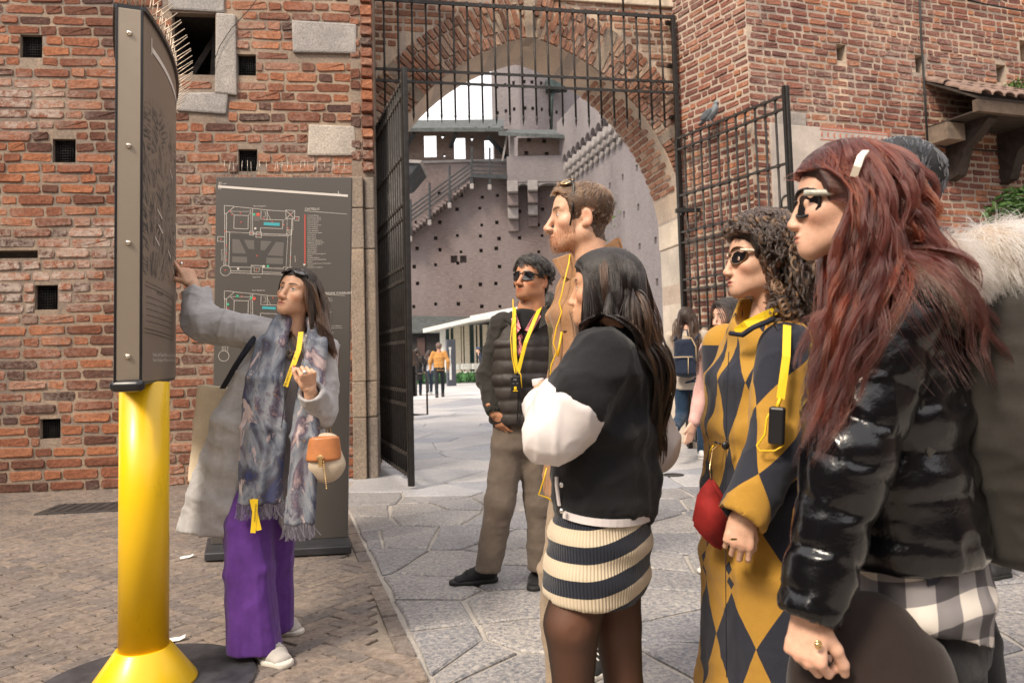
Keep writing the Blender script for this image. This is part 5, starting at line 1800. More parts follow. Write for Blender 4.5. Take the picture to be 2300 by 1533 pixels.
# courtyard paving
M_COURT = stone_mat('courtyard_setts', (0.46, 0.46, 0.47), (0.62, 0.61, 0.60), 14, 0.8, 0.5, 0.4, 0.2)  # setts lightened, open sky brightness put into their colour
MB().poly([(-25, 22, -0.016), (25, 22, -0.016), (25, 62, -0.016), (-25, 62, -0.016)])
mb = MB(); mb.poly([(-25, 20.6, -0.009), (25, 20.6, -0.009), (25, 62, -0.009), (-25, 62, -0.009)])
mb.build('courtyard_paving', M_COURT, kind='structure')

# unseen brick ranges added around the camera, cutting low sky light and darkening reflections
yard = empty('added_yard_wall', 'unseen plain brick range added around the yard to cut low sky light', 'wall')
for a, b in (((-16, -11), (15, -13)), ((15, -13), (12, 11.2)), ((-9.5, 7.0), (-16, -11))):
    pl = Plane(a, (b[0] - a[0], b[1] - a[1])); L = math.hypot(b[0] - a[0], b[1] - a[1])
    m = MB(); m.prism([pl.p(0, -.1), pl.p(L, -.1), pl.p(L, -.1, .8), pl.p(0, -.1, .8)], (0, 0, 8.6)); m.build('range_wall', M_FARD, yard)
    for k in range(int(L / 3)):
        m = MB(); u = 1.5 + 3 * k
        for sg in (-1, 1):
            q = [pl.p(u - .55, 3.2, -.012 if sg < 0 else .812), pl.p(u + .55, 3.2, -.012 if sg < 0 else .812), pl.p(u + .55, 5.2, -.012 if sg < 0 else .812), pl.p(u - .55, 5.2, -.012 if sg < 0 else .812)]
            m.poly(q)
        m.build('window', M_DARK, yard)

# ================================================================== PEOPLE: heads, hands, hair and cloth
def nrm(v):
    v = V3(v); return v / max(np.linalg.norm(v), 1e-9)


def head_frame(center, yaw, pitch=0.0, roll=0.0, scale=1.0):
    """yaw 0 faces the camera, positive turns the face to the left of the view; pitch up; roll leans the head to the person's left"""
    a = math.radians(yaw)
    R = Matrix.Rotation(-a, 3, 'Z') @ Matrix(((-1, 0, 0), (0, -1, 0), (0, 0, 1)))       # local +Y (face) to world -Y
    R = R @ Matrix.Rotation(math.radians(pitch), 3, 'X') @ Matrix.Rotation(math.radians(-roll), 3, 'Y')
    return np.array(R), V3(center), scale


def tow(fr, P):
    R, c, s = fr
    return (np.asarray(P) * s) @ R.T + c


def smooth01(x, a, b):
    t = np.clip((x - a) / (b - a), 0, 1); return t * t * (3 - 2 * t)


def make_head(sp, h=0.0032):
    """a head in its own frame: eyes at z=0, face towards +Y, right ear at +X"""
    fem = sp.get('fem', False)
    jw = sp.get('jaw', 0.043 if fem else 0.050); nl = sp.get('nose', 1.0); full = sp.get('full', 1.0)
    f = Field((-.105, -.135, -.26), (.105, .14, .135), h)
    f.ell((0, -.014, .030), (.0735, .094, .082), None, .02)
    f.ell((0, .034, .034), (.058, .050, .052), None, .03)
    f.ell((0, .028, -.032), (.058 * full, .052, .062), None, .03)
    for s in (1, -1):
        f.cap((s * jw, -.004, -.060), (s * .012, .064, -.093), .019, .016, .026)
        f.ell((s * .041, .050, -.024), (.021, .024, .019), None, .022)
        f.cap((s * .012, .079, .021), (s * .044, .064, .022), .0085 if fem else .0105, .009, .012)
    f.ell((0, .0575, -.068), (.034, .0355, .036), None, .022)
    f.ell((0, .068, -.096), (.020, .0185, .017) if fem else (.024, .020, .019), None, .018)
    for s in (1, -1):
        f.ell((s * .032, .090, .001), (.0155, .016, .012), None, .012, 'sub')
        f.ell((s * .0305, .0660, .000), (.0158, .0158, .0158), None, .004)
    # nose
    f.cap((0, .081, .012), (0, .085 + .021 * nl, -.038), .0088, .0096, .013)
    f.ell((0, .087 + .020 * nl, -.042), (.0105, .0105, .0095), None, .008)
    for s in (1, -1):
        f.ell((s * .0120, .090 + .008 * nl, -.0455), (.0080, .0115, .0070), None, .008)
        f.ell((s * .0058, .092 + .010 * nl, -.0545), (.0030, .0042, .0035), None, .003, 'sub')
    # lips
    up = .0052 if fem else .0042
    f.ell((0, .0895, -.0672), (.0215, .0085, up), None, .005)
    f.ell((0, .0888, -.0770), (.0185, .0090, up + .0012), None, .005)
    f.ell((0, .1012, -.0722), (.022, .0115, .0013 + sp.get('mouth', 0.0)), None, .0025, 'sub')
    f.ell((0, .0905, -.0585), (.004, .006, .007), None, .005, 'sub')
    # ears
    for s in (1, -1):
        Re = np.array(Matrix.Rotation(s * math.radians(22), 3, 'Z') @ Matrix.Rotation(math.radians(-10), 3, 'X'))
        f.ell((s * .0745, -.014, -.010), (.0075, .0175, .030), Re, .006)
        f.ell((s * .083, -.009, -.006), (.0075, .0105, .018), Re, .004, 'sub')
        f.ell((s * .073, -.004, -.032), (.0065, .008, .010), Re, .006)
    # neck
    nr = sp.get('neck', .047 if fem else .058)
    nb = sp.get('neckto', (0, -.050, -.25))
    f.ecap((0, -.022, -.055), nb, (nr, nr * .98), (nr * 1.08, nr * 1.05), (1, 0, 0), .03, 'add', .6)
    V, Q = f.nets()
    V = relax(V, Q, 1, .4)
    x, y, z = V[:, 0], V[:, 1], V[:, 2]
    skin = V3(sp['skin'])
    C = np.tile(skin, (len(V), 1))
    C *= (1 + .05 * vnoise(V * 60, 1))[:, None]

    def blend(mask, col):
        m = np.clip(mask, 0, 1)[:, None]
        C[:] = C * (1 - m) + V3(col) * m

    def blob(c, r): return np.sqrt((((V - V3(c)) / V3(r)) ** 2).sum(1))
    red = skin * np.array([1.06, .76, .72])
    for s in (1, -1):
        blend(.45 * (1 - smooth01(blob((s * .045, .06, -.035), (.026, .04, .022)), .4, 1)), red)
        blend(.5 * (1 - smooth01(blob((s * .079, -.014, -.01), (.014, .03, .038)), .6, 1)), red)
    blend(.4 * (1 - smooth01(blob((0, .11, -.042), (.02, .03, .016)), .4, 1)), red)
    bd = sp.get('beard')
    if bd:
        m = smooth01(-z, .045, .062) * smooth01(y, -.01, .03) * (1 - smooth01(-z, .112, .125))
        ch = 1 - smooth01(blob((0, .085, -.095), (.030, .05, .030)), .6, 1.15)
        mo = 1 - smooth01(blob((0, .09, -.059), (.027, .03, .008)), .7, 1.1)
        n = .75 + .5 * vnoise(V * 220, 4)
        blend(m * bd[1] * n, bd[0]); blend(np.maximum(ch, mo) * bd[2] * n, bd[0])
    lip = 1 - smooth01(blob((0, .095, -.0722), (.0225, .016, .0105)), .75, 1.02)
    blend(.85 * lip, sp.get('lip', skin * np.array([.92, .58, .55])))
    blend(.8 * (1 - smooth01(blob((0, .095, -.0722), (.021, .016, .0018)), .7, 1.2)), skin * .25)
    bc = sp.get('brow', (.03, .02, .015)); bt = sp.get('browt', .0042 if fem else .0055)
    for s in (1, -1):
        xx = s * x
        arch = .0205 + .0045 * np.sin(np.clip((xx - .012) / .036, 0, 1) * 2.6) + (.0 if fem else -.001)
        m = (1 - smooth01(np.abs(z - arch) / (bt * (1.1 - .5 * np.clip((xx - .03) / .02, 0, 1))), .6, 1.15)) * smooth01(xx, .009, .014) * (1 - smooth01(xx, .046, .052)) * (y > .03)
        blend(.9 * m, bc)
        if not sp.get('hideeyes'):
            ec = V3((s * .0305, .0655, .000))
            d = V - ec; rr_ = np.linalg.norm(d, axis=1)
            ey = (d[:, 1] > 0.003) & (rr_ < .0180)
            lx, lz = s * d[:, 0], d[:, 2]
            top = .0064 - .0052 * ((lx) / .0145) ** 2; bot = -.0050 + .0042 * ((lx) / .0145) ** 2
            op = ey * smooth01(top - lz, -.0006, .0008) * smooth01(lz - bot, -.0006, .0008) * (np.abs(lx) < .0150)
            blend(op, (.62, .58, .54))
            g = sp.get('gaze', (0, 0))
            gi = np.hypot(d[:, 0] - g[0] * .0075, d[:, 2] - g[1] * .0075)
            blend(op * (1 - smooth01(gi, .0058, .0072)), sp.get('iris', (.045, .022, .012)))
            ln = ey * (1 - smooth01(np.abs(lz - top), .0006, .0022)) * (np.abs(lx) < .0160)
            blend(ln * (.95 if fem else .7), (.018, .012, .010))
            blend(ey * .35 * (1 - smooth01(np.abs(lz - bot), .0004, .0016)) * (np.abs(lx) < .013), (.05, .03, .025))
            blend(.30 * (1 - smooth01(blob((s * .031, .075, .010), (.018, .02, .007)), .4, 1.1)) * (1 - op), skin * np.array([.62, .5, .45]))
    for s in (1, -1): blend(.7 * (1 - smooth01(blob((s * .0058, .10 + .01 * nl, -.0535), (.0045, .007, .003)), .6, 1.2)), skin * .22)
    return V, Q, C


def zmin_of(y, front=.066, side=.012):
    return np.interp(y, [-.12, -.045, -.028, -.006, .012, .036, .052, .072, .11], [-.085, -.072, -.045, .012, side + .004, side - .006, .040, front - .004, front])


def scalp_mask(V, front=.066, side=.012, wob=.006):
    x, y, z = V[:, 0], V[:, 1], V[:, 2]
    zz = zmin_of(y, front, side) + wob * vnoise(V * 60, 9)
    nk = (np.abs(x) < .062) | (z > -.03)
    ear = (np.abs(x) > .0705) & (z < .022) & (y > -.035) & (y < .006)
    return (z > zz) & nk & ~ear & (z > -.09)


def hair_cap(headV, Q, thick, front=.066, side=.012, shape=None):
    """a close layer of hair over the scalp, thinning out at the hairline"""
    m = scalp_mask(headV, front, side, .004)
    N = vnormals(headV, Q)
    x, y, z = headV.T
    d = smooth01(z - zmin_of(y, front, side), -.002, .03)
    t = thick * d + .0012
    if shape is not None: t = t * shape(headV)
    W = headV + N * t[:, None]
    keep = m[Q].all(1)
    q = Q[keep]
    used = np.unique(q); mp = -np.ones(len(W), int); mp[used] = np.arange(len(used))
    return W[used], mp[q]


def mat_skin():
    m = Mat('skin')
    c = m.attr('Col')
    p = m.pos()
    c2 = m.mix(0.5, c, m.ramp(m.noise(70, 5, .7, p), [(.3, (.82, .74, .70)), (.7, (1.14, 1.12, 1.10))]), 'MULTIPLY')
    c2 = m.mix(0.5, c2, m.ramp(m.noise(420, 3, .7, p), [(.35, (.84, .78, .75)), (.6, (1.06, 1.06, 1.06))]), 'MULTIPLY')
    m.bs(Base_Color=c2, Roughness=m.ramp(m.noise(60, 4, .6, p), [(.3, .58), (.7, .42)]), Subsurface_Weight=0.10, Subsurface_Scale=0.012)
    m.b.inputs['Subsurface Radius'].default_value = (1.0, .35, .2)
    m.b.inputs['Specular IOR Level'].default_value = 0.4
    m.bump(m.noise(420, 3, .6, p), 0.28, 0.0012)
    return m.m


M_SKIN = mat_skin()


def mat_hair(name, rough=0.32, attr=True, col=(0.02, 0.012, 0.01)):
    m = bpy.data.materials.new(name); m.use_nodes = True
    t = m.node_tree; N = t.nodes
    N.remove(N['Principled BSDF'])
    hb = N.new('ShaderNodeBsdfHairPrincipled'); hb.model = 'CHIANG'; hb.parametrization = 'COLOR'
    hb.inputs['Roughness'].default_value = rough; hb.inputs['Radial Roughness'].default_value = 0.45
    hb.inputs['Random Roughness'].default_value = 0.15
    if attr:
        a = N.new('ShaderNodeAttribute'); a.attribute_name = 'Col'; t.links.new(a.outputs[0], hb.inputs['Color'])
    else: hb.inputs['Color'].default_value = (*col, 1)
    t.links.new(hb.outputs[0], N['Material Output'].inputs[0])
    return m


M_HAIR = mat_hair('hair')
M_HAIRROUGH = mat_hair('soft_hair', 0.5)


def cap_mat(name, col): return plain(name, col, 0.6, 0, 0.35, 40, 0.4, 200)


def sample_tri(V, Q, n, seed=0):
    r = np.random.RandomState(seed)
    a = np.linalg.norm(np.cross(V[Q[:, 1]] - V[Q[:, 0]], V[Q[:, 2]] - V[Q[:, 0]]), axis=1)
    i = r.choice(len(Q), n, p=a / a.sum())
    u, v = r.rand(n, 1), r.rand(n, 1)
    A, B, Cc, D = V[Q[i, 0]], V[Q[i, 1]], V[Q[i, 2]], V[Q[i, 3]]
    return (A * (1 - u) + B * u) * (1 - v) + (D * (1 - u) + Cc * u) * v, i


def push_out(P, cols):
    for c in cols:
        if c[0] == 'e':                                   # ellipsoid: centre, radii, R
            _, o, r, R = c
            q = (P - o) @ R / r
            k = np.linalg.norm(q, axis=1, keepdims=True)
            P = np.where(k < 1, (q / np.maximum(k, 1e-6) * r) @ R.T + o, P)
        elif c[0] == 'h':                                 # keep the face clear: nothing in front of a curve in the head frame
            _, R, o, s, zs, ys = c
            q = (P - o) @ R / s
            lim = np.interp(q[:, 2], zs, ys)
            m = (q[:, 2] > zs[0]) & (q[:, 2] < zs[-1]) & (q[:, 1] > lim)
            q2 = q.copy(); q2[:, 1] = np.where(m, lim, q[:, 1])
            P = np.where(m[:, None], (q2 * s) @ R.T + o, P)
        else:
            _, a, b, r = c
            d = b - a; t = np.clip(((P - a) @ d) / (d @ d), 0, 1)[:, None]
            cl = a + t * d; v = P - cl; L = np.linalg.norm(v, axis=1, keepdims=True)
            P = np.where(L < r, cl + v / np.maximum(L, 1e-6) * r, P)
    return P


def grow(roots, dirs, L, n=16, grav=(0, 0, -1), stiff=0.8, cols=(), jit=0.05, seed=0, force=None):
    r = np.random.RandomState(seed)
    P = roots.copy(); D = dirs / np.linalg.norm(dirs, axis=1, keepdims=True)
    out = [P]
    L = np.broadcast_to(L, (len(P),))
    ds = (L / (n - 1))[:, None]
    g = V3(grav)
    for i in range(n - 1):
        D = D * stiff + g * (1 - stiff) + r.randn(*P.shape) * jit
        if force is not None: D = D + force(P, i / (n - 1))
        D /= np.linalg.norm(D, axis=1, keepdims=True)
        P2 = push_out(P + D * ds, cols)
        D = P2 - P; ln = np.linalg.norm(D, axis=1, keepdims=True)
        D = D / np.maximum(ln, 1e-6)
        P = P + D * np.minimum(ln, ds * 1.3)
        out.append(P)
    return np.stack(out, 1)


def clump(S, k, amt=0.6, pw=0.8, seed=0, wave=0.0, wfreq=9.0):
    r = np.random.RandomState(seed)
    n, m, _ = S.shape
    c = r.choice(n, min(k, n), replace=False)
    mid = S[:, m // 3]
    own = np.argmin(((mid[:, None] - mid[c][None]) ** 2).sum(2), 1)
    t = np.linspace(0, 1, m)
    w = (amt * t ** pw)[None, :, None] * (0.7 + .5 * r.rand(n, 1, 1)).clip(0, 1)
    S = S * (1 - w) + S[c][own] * w
    if wave:
        ph = r.rand(k)[own] * 6.28; fr = (wfreq * (.7 + .6 * r.rand(k)))[own]
        ax = r.randn(k, 3); ax[:, 2] *= .2; ax /= np.linalg.norm(ax, axis=1, keepdims=True)
        S = S + ax[own][:, None, :] * (wave * (np.sin(fr[:, None] * t[None] + ph[:, None]) - np.sin(ph)[:, None]) * np.minimum(1, t * 3)[None])[:, :, None]
    return S, own


def hair_cols(own, k, base, alt, seed=0, hi=None, hin=.12):
    r = np.random.RandomState(seed)
    t = r.rand(max(k, own.max() + 1))[own] * .7 + r.rand(len(own)) * .3
    C = V3(base) * (1 - t[:, None]) + V3(alt) * t[:, None]
    if hi is not None:
        s = (r.rand(max(k, own.max() + 1)) < hin)[own]
        C[s] = C[s] * .35 + V3(hi) * .65
    return C * (.8 + .4 * r.rand(len(own), 1))


# ------------------------------------------------------------------ hands
def hand_mesh(wrist, along, back, thumb_side, curls, thumb=(0.5, 0.35), scale=1.0, skin=(.5, .3, .2), nails=None, h=0.003, spread=0.06):
    """along: wrist to knuckles; back: out of the back of the hand; thumb_side: +1/-1 gives the side of the thumb"""
    yv = nrm(along); zv = V3(back) - yv * (V3(back) @ yv); zv = nrm(zv); xv = np.cross(yv, zv) * thumb_side
    R = np.stack([xv, yv, zv], 1)
    f = Field((-.085, -.075, -.115), (.105, .215, .075), h)
    f.ecap((0, -.06, 0), (0, .004, 0), (.027, .022), (.028, .020), (1, 0, 0), .01)
    f.ecap((.000, .006, 0), (.001, .074, .002), (.031, .016), (.040, .0135), (1, 0, 0), .014)
    f.ell((.024, .030, -.009), (.017, .030, .014), None, .012)
    f.ell((-.024, .036, -.008), (.013, .030, .012), None, .012)
    tips = []
    bx = (.0315, .0110, -.0095, -.0285); by = (.078, .083, .079, .070); ln = (.074, .083, .077, .060); rd = (.0088, .0090, .0085, .0075)
    for i in range(4):
        c = curls[i] if hasattr(curls[0], '__len__') else curls
        p = np.array((bx[i], by[i], .002)); a = 0.0
        sp = spread * (1.5 - i)
        segs = (.47, .30, .23); rr_ = rd[i]
        pts, rad = [p - np.array((0, .012, 0)), p], [rr_ * 1.12, rr_ * 1.12]
        for s_, cu in zip(segs, c):
            a += cu
            d = np.array((math.sin(sp) * math.cos(a), math.cos(sp) * math.cos(a), -math.sin(a)))
            p = p + d * ln[i] * s_; rr_ *= .92
            pts.append(p); rad.append(rr_)
        for j in range(len(pts) - 1): f.cap(pts[j], pts[j + 1], rad[j], rad[j + 1], .0035 if j else .010)
        tips.append((pts[-1], d))
    t0 = np.array((.027, .022, -.006)); o, b = thumb
    d1 = nrm((math.sin(o + .3), math.cos(o + .3), -.35 - b * .5)); p1 = t0 + d1 * .040
    d2 = nrm((math.sin(o), math.cos(o), -.2 - b)); p2 = p1 + d2 * .033
    d3 = nrm((math.sin(o - .35), math.cos(o - .35), -.1 - b * 1.2)); p3 = p2 + d3 * .022
    f.chain([t0, p1, p2, p3], [.0145, .0115, .0100, .0085], .006)
    tips.append((p3, d3))
    V, Q = f.nets(); V = relax(V, Q, 1, .35)
    C = np.tile(V3(skin), (len(V), 1)) * (1 + .06 * vnoise(V * 70, 2))[:, None]
    red = V3(skin) * np.array([1.0, .80, .76])
    for i in range(4):
        m = 1 - smooth01(np.linalg.norm(V - np.array((bx[i], by[i], .012)), axis=1), .004, .014)
        C = C * (1 - .4 * m[:, None]) + red * .4 * m[:, None]
    if nails is not None:
        for p, d in tips:
            up = np.array((0, 0, 1.0)) - d * d[2]; up = nrm(up)
            q = p + d * .004 + up * .006
            m = 1 - smooth01(np.linalg.norm((V - q), axis=1), .005, .0075)
            C = C * (1 - m[:, None]) + V3(nails) * m[:, None]
    W = (V * scale) @ R.T + V3(wrist)
    if np.linalg.det(R) < 0: Q = Q[:, ::-1]
    return W, Q, C


def merge(parts):
    Vs, Qs, Cs, n = [], [], [], 0
    for V, Q, C in parts:
        Vs.append(V); Qs.append(Q + n); Cs.append(C); n += len(V)
    return np.concatenate(Vs), np.concatenate(Qs), np.concatenate(Cs)


def body_core(pts_r, skin, h=0.016):
    """the trunk and limbs carried inside the clothes: list of (points, radii)"""
    A = np.concatenate([np.array([V3(p) for p in P]) for P, r in pts_r]); m = max(max(r) for P, r in pts_r) + .03
    f = Field(A.min(0) - m, A.max(0) + m, h)
    for P, r in pts_r: f.chain([V3(p) for p in P], r, .04)
    V, Q = f.nets()
    return V, Q, np.tile(V3(skin), (len(V), 1))


def body_obj(root, parts):
    V, Q, C = merge(parts)
    me = mesh_np('body', V, Q); set_col(me, C)
    return link('body', me, root, M_SKIN)


def cloth(name, f, mat, root, fold=None, pat=None, rel=1, post=None, extra=None):
    V, Q = f.nets()
    V = relax(V, Q, rel, .5)
    N = vnormals(V, Q)
    V0 = V.copy()
    if fold:
        for fd in (fold if isinstance(fold, list) else [fold]): V = folds(V, N, **fd)
    if post is not None: V = post(V, N)
    me = mesh_np(name, V, Q)
    if pat is not None: set_vec(me, pat(V0, N))
    return link(name, me, root, mat)


def bounds(pts, m):
    A = np.array([V3(p) for p in pts]); return A.min(0) - m, A.max(0) + m


def shoe(name, heel, toe, width, height, mat, sole_mat, root, sole_h=0.022, lace=None):
    """a low shoe from heel to toe on the ground"""
    h, t = V3(heel), V3(toe); d = t - h; L = np.linalg.norm(d); d /= L; s = np.array((-d[1], d[0], 0)); s = nrm(s); u = np.cross(d, s) * (1 if np.cross(d, s)[2] > 0 else -1)
    P = lambda a, b, c: h + d * L * a + s * b + u * c
    f = Field(*bounds([h, t, P(0, 0, height)], .1), .006)
    w = width / 2
    f.ecap(P(.16, 0, .035), P(.55, 0, .030), (w * .82, .040), (w * .95, .034), s, .03, 'add', .7)
    f.ecap(P(.55, 0, .030), P(.84, 0, .022), (w * .98, .034), (w * .85, .022), s, .03, 'add', .7)
    f.ecap(P(.17, 0, .04), P(.20, 0, height), (w * .78, .05), (w * .66, .045), s, .03)
    f.ecap(P(.30, 0, height * .75), P(.62, 0, .045), (w * .55, .03), (w * .6, .02), s, .03)
    f.cut(P(0, 0, sole_h * .7), -u)
    o = cloth(name, f, mat, root)
    f = Field(*bounds([h, t], .1), .006)
    f.ecap(P(.14, 0, .012), P(.55, 0, .012), (w * .95, .05), (w * 1.04, .05), s, .03, 'add', .9)
    f.ecap(P(.55, 0, .012), P(.86, 0, .012), (w * 1.04, .05), (w * .85, .05), s, .03, 'add', .9)
    f.cut(P(0, 0, sole_h), u).cut(P(0, 0, .001), -u)
    V, Q = f.nets(); link('sole', mesh_np('sole', relax(V, Q, 1, .3), Q), o, sole_mat)
    if lace is not None:
        mb = MB()
        for k in range(4):
            a = .36 + .085 * k; hh = height * .75 + (.05 - height * .75) * (a - .3) / .32 + .026
            mb.tube([P(a, -w * .55, hh - .012), P(a + .02, 0, hh), P(a + .04, w * .55, hh - .012)], .0045, 5)
        mb.build('lace', lace, o)
    return o


def glasses(fr, mats, root, z=0.0, y=.088, up=False, shape='square', lens=(.024, .019), tilt=0.0, arm=.10, th=.0035, wide=.0325, armth=.0035, armdrop=0.0, wrap=.016):
    """sunglasses in the head frame (frame, lens, arm parts)"""
    mf, ml, ma = mats
    root2 = root
    Rt = np.array(Matrix.Rotation(tilt, 3, 'X'))
    piv = np.array((0, y, z))
    T = lambda p: tow(fr, piv + Rt @ V3(p))
    fr_b = MB()
    for s in (1, -1):
        P = []
        for k in range(20):
            a = 2 * math.pi * k / 20
            ex = 2.6 if shape == 'square' else 2.0
            cx_ = abs(math.cos(a)) ** (2 / ex) * math.copysign(1, math.cos(a)); sz = abs(math.sin(a)) ** (2 / ex) * math.copysign(1, math.sin(a))
            xx = s * wide + cx_ * lens[0]; zz = sz * lens[1]
            P.append(T((xx, -wrap * (abs(xx) / .055) ** 2, zz)))
        fr_b.tube(P + [P[0], P[1]], th, 6)
        lb = MB(); lb.poly([Vector(p) for p in P]); lb.build('lens', ml, root2)
    fr_b.tube([T((-.010, 0, .006)), T((0, .002, .009)), T((.010, 0, .006))], th, 6)
    fr_b.build('glasses_frame', mf, root2)
    for s in (1, -1):
        ab = MB()
        ab.tube([T((s * (wide + lens[0] - .002), -.011, lens[1] * .55)), T((s * .069, -.03, lens[1] * .5)), T((s * .0745, -.03 - arm * .55, lens[1] * .4 - armdrop * .5)), T((s * .074, -.03 - arm, lens[1] * .1 - armdrop))], armth, 6)
        ab.build('glasses_arm', ma, root2)


M_LENS = plain('dark_lens', (0.008, 0.007, 0.009), 0.06, 0, 0.02, coat=0.6)
M_FRAMEB = plain('black_frame', (0.012, 0.010, 0.010), 0.25)


def strip_text(txt, a, b, nrm_v, size, mat, parent, off=0.002):
    """lettering along the line a to b, lying on the surface with normal nrm_v"""
    a, b = Vector(a), Vector(b)
    d = (b - a).normalized(); n = Vector(nrm_v); n = (n - d * n.dot(d)).normalized()
    me = text_mesh(txt, size)
    me.transform(frame_m(a + n * off, d, n.cross(d), n))
    return link('lanyard_lettering', me, parent, mat)


M_LANY = plain('yellow_ribbon', (0.82, 0.55, 0.015), 0.55, 0, 0.06, 30, 0.2, 300)
M_LANYTXT = plain('black_ribbon_print', (0.02, 0.02, 0.02), 0.6)
M_CORD = plain('yellow_cord', (0.80, 0.50, 0.01), 0.5)
M_GOLD = plain('gold_metal', (0.75, 0.52, 0.25), 0.22, 0.95, .1)
M_SILVER = plain('silver_metal', (0.75, 0.74, 0.72), 0.18, 0.95, .1)


def flow(CV, CQ, i, vec, lift=.08):
    """directions lying in the scalp surface along vec (one vector or one per strand)"""
    N = vnormals(CV, CQ)[CQ[i, 0]]
    v = np.broadcast_to(np.asarray(vec, float), N.shape)
    t = v - N * (v * N).sum(1, keepdims=True)
    t = t / np.maximum(np.linalg.norm(t, axis=1, keepdims=True), 1e-4)
    return t + N * lift


def cuff(f, wr, el, back, r, big=.085):
    """end a sleeve with an open cuff"""
    wr, el = V3(wr), V3(el); d = nrm(wr - el); e = wr - d * back
    f.cap(e + d * big, e + d * (big + .12), big, big, .006, 'sub')
    f.cap(e - d * .05, e + d * .06, r, r, .004, 'sub')


def strand_hair(name, fr, CV, CQ, n, vec, L, parent, base, alt, cols=(), steps=16, grav=(0, 0, -1), stiff=.85, jit=.02, lift=.08, k=80, amt=.7, pw=.8, wave=0., wf=8., rad=.0011, hi=None, hin=.12, seed=1, force=None, sel=None, mat=None):
    P, i = sample_tri(CV, CQ, n, seed)
    if sel is not None:
        m = sel(P); P, i = P[m], i[m]
    v = vec(P) if callable(vec) else vec
    D = flow(CV, CQ, i, v, lift)
    R, c, s = fr
    LL = L(P) if callable(L) else L * (.8 + .4 * np.random.RandomState(seed).rand(len(P)))
    S = grow(tow(fr, P), D @ R.T, LL, steps, grav, stiff, cols, jit, seed, force)
    S, own = clump(S, k, amt, pw, seed, wave, wf)
    if len(cols): S[:, 1:] = push_out(S[:, 1:].reshape(-1, 3), cols[:3]).reshape(S[:, 1:].shape)
    return curves(name, S, rad, mat or M_HAIR, parent, hair_cols(own, k, base, alt, seed, hi, hin))


def skull(fr, grow_=0.006):
    R, c, s = fr
    return ('e', c + R @ V3((0, -.014, .030)) * s, V3((.0735 + grow_, .094 + grow_, .082 + grow_)) * s, R)


def J(px, py, Y): return V3(at(px, py, Y))


def painted_scarf():
    m = Mat('painted_scarf')
    v = m.attr('pat')
    sv = m.scalev(v, (4.2, 1.9, 1))
    a = m.n('TexNoise', {'Vector': sv, 'Scale': 1.5, 'Detail': 7.0, 'Roughness': .62, 'Distortion': .9})
    c = m.ramp(a.outputs[0], [(.28, (.012, .018, .070)), (.38, (.035, .045, .12)), (.44, (.06, .055, .075)), (.50, (.13, .15, .19)), (.56, (.24, .25, .28)), (.61, (.09, .07, .11)), (.66, (.42, .31, .30)), (.74, (.20, .19, .22)), (.84, (.38, .16, .09))])
    b = m.noise(1.9, 4, .6, m.scalev(v, (4, 2.2, 1)), 1.8)
    c = m.mix(m.ramp(b, [(.57, 0.0), (.61, .9)]), c, (.50, .40, .39))
    d = m.noise(8, 5, .7, m.scalev(v, (3, 1.2, 1)), 1.0)
    c = m.mix(m.ramp(d, [(.58, 0.0), (.66, .7)]), c, (.012, .018, .06))
    c = m.mix(m.ramp(m.noise(40, 3, .7, v), [(.66, 0.0), (.72, .8)]), c, (.50, .28, .10))
    m.bs(Base_Color=c, Roughness=.75, Sheen_Weight=.0)
    m.bump(m.noise(500, 2, .6, m.pos()), .2, .002)
    return m.m


M_SCARF = painted_scarf()
M_COATG = fabric('grey_wool', (.40, .39, .395), .95, 700, .35, .18, 18)
M_PURPLE = fabric('purple_denim', (.095, .030, .205), .85, 1100, .3, .25, 14)
M_KNITG = fabric('grey_knit', (.33, .30, .31), .95, 500, .3, .12)
M_SNEAK = fabric('pale_grey_canvas', (.42, .39, .36), .85, 600, .25, .12)
M_SOLE = plain('off_white_rubber', (.62, .58, .52), .6, 0, .12, 20)
M_TAN = plain('tan_leather', (.45, .17, .06), .42, 0, .12, 30, .2, 200)
M_BEIGEL = plain('beige_leather', (.50, .41, .31), .38, 0, .06, 20, .15, 200)
M_CANVAS = fabric('cream_canvas', (.62, .52, .38), .95, 600, .3, .1)
M_STRAP = fabric('dark_strap', (.018, .02, .032), .85, 800, .2)


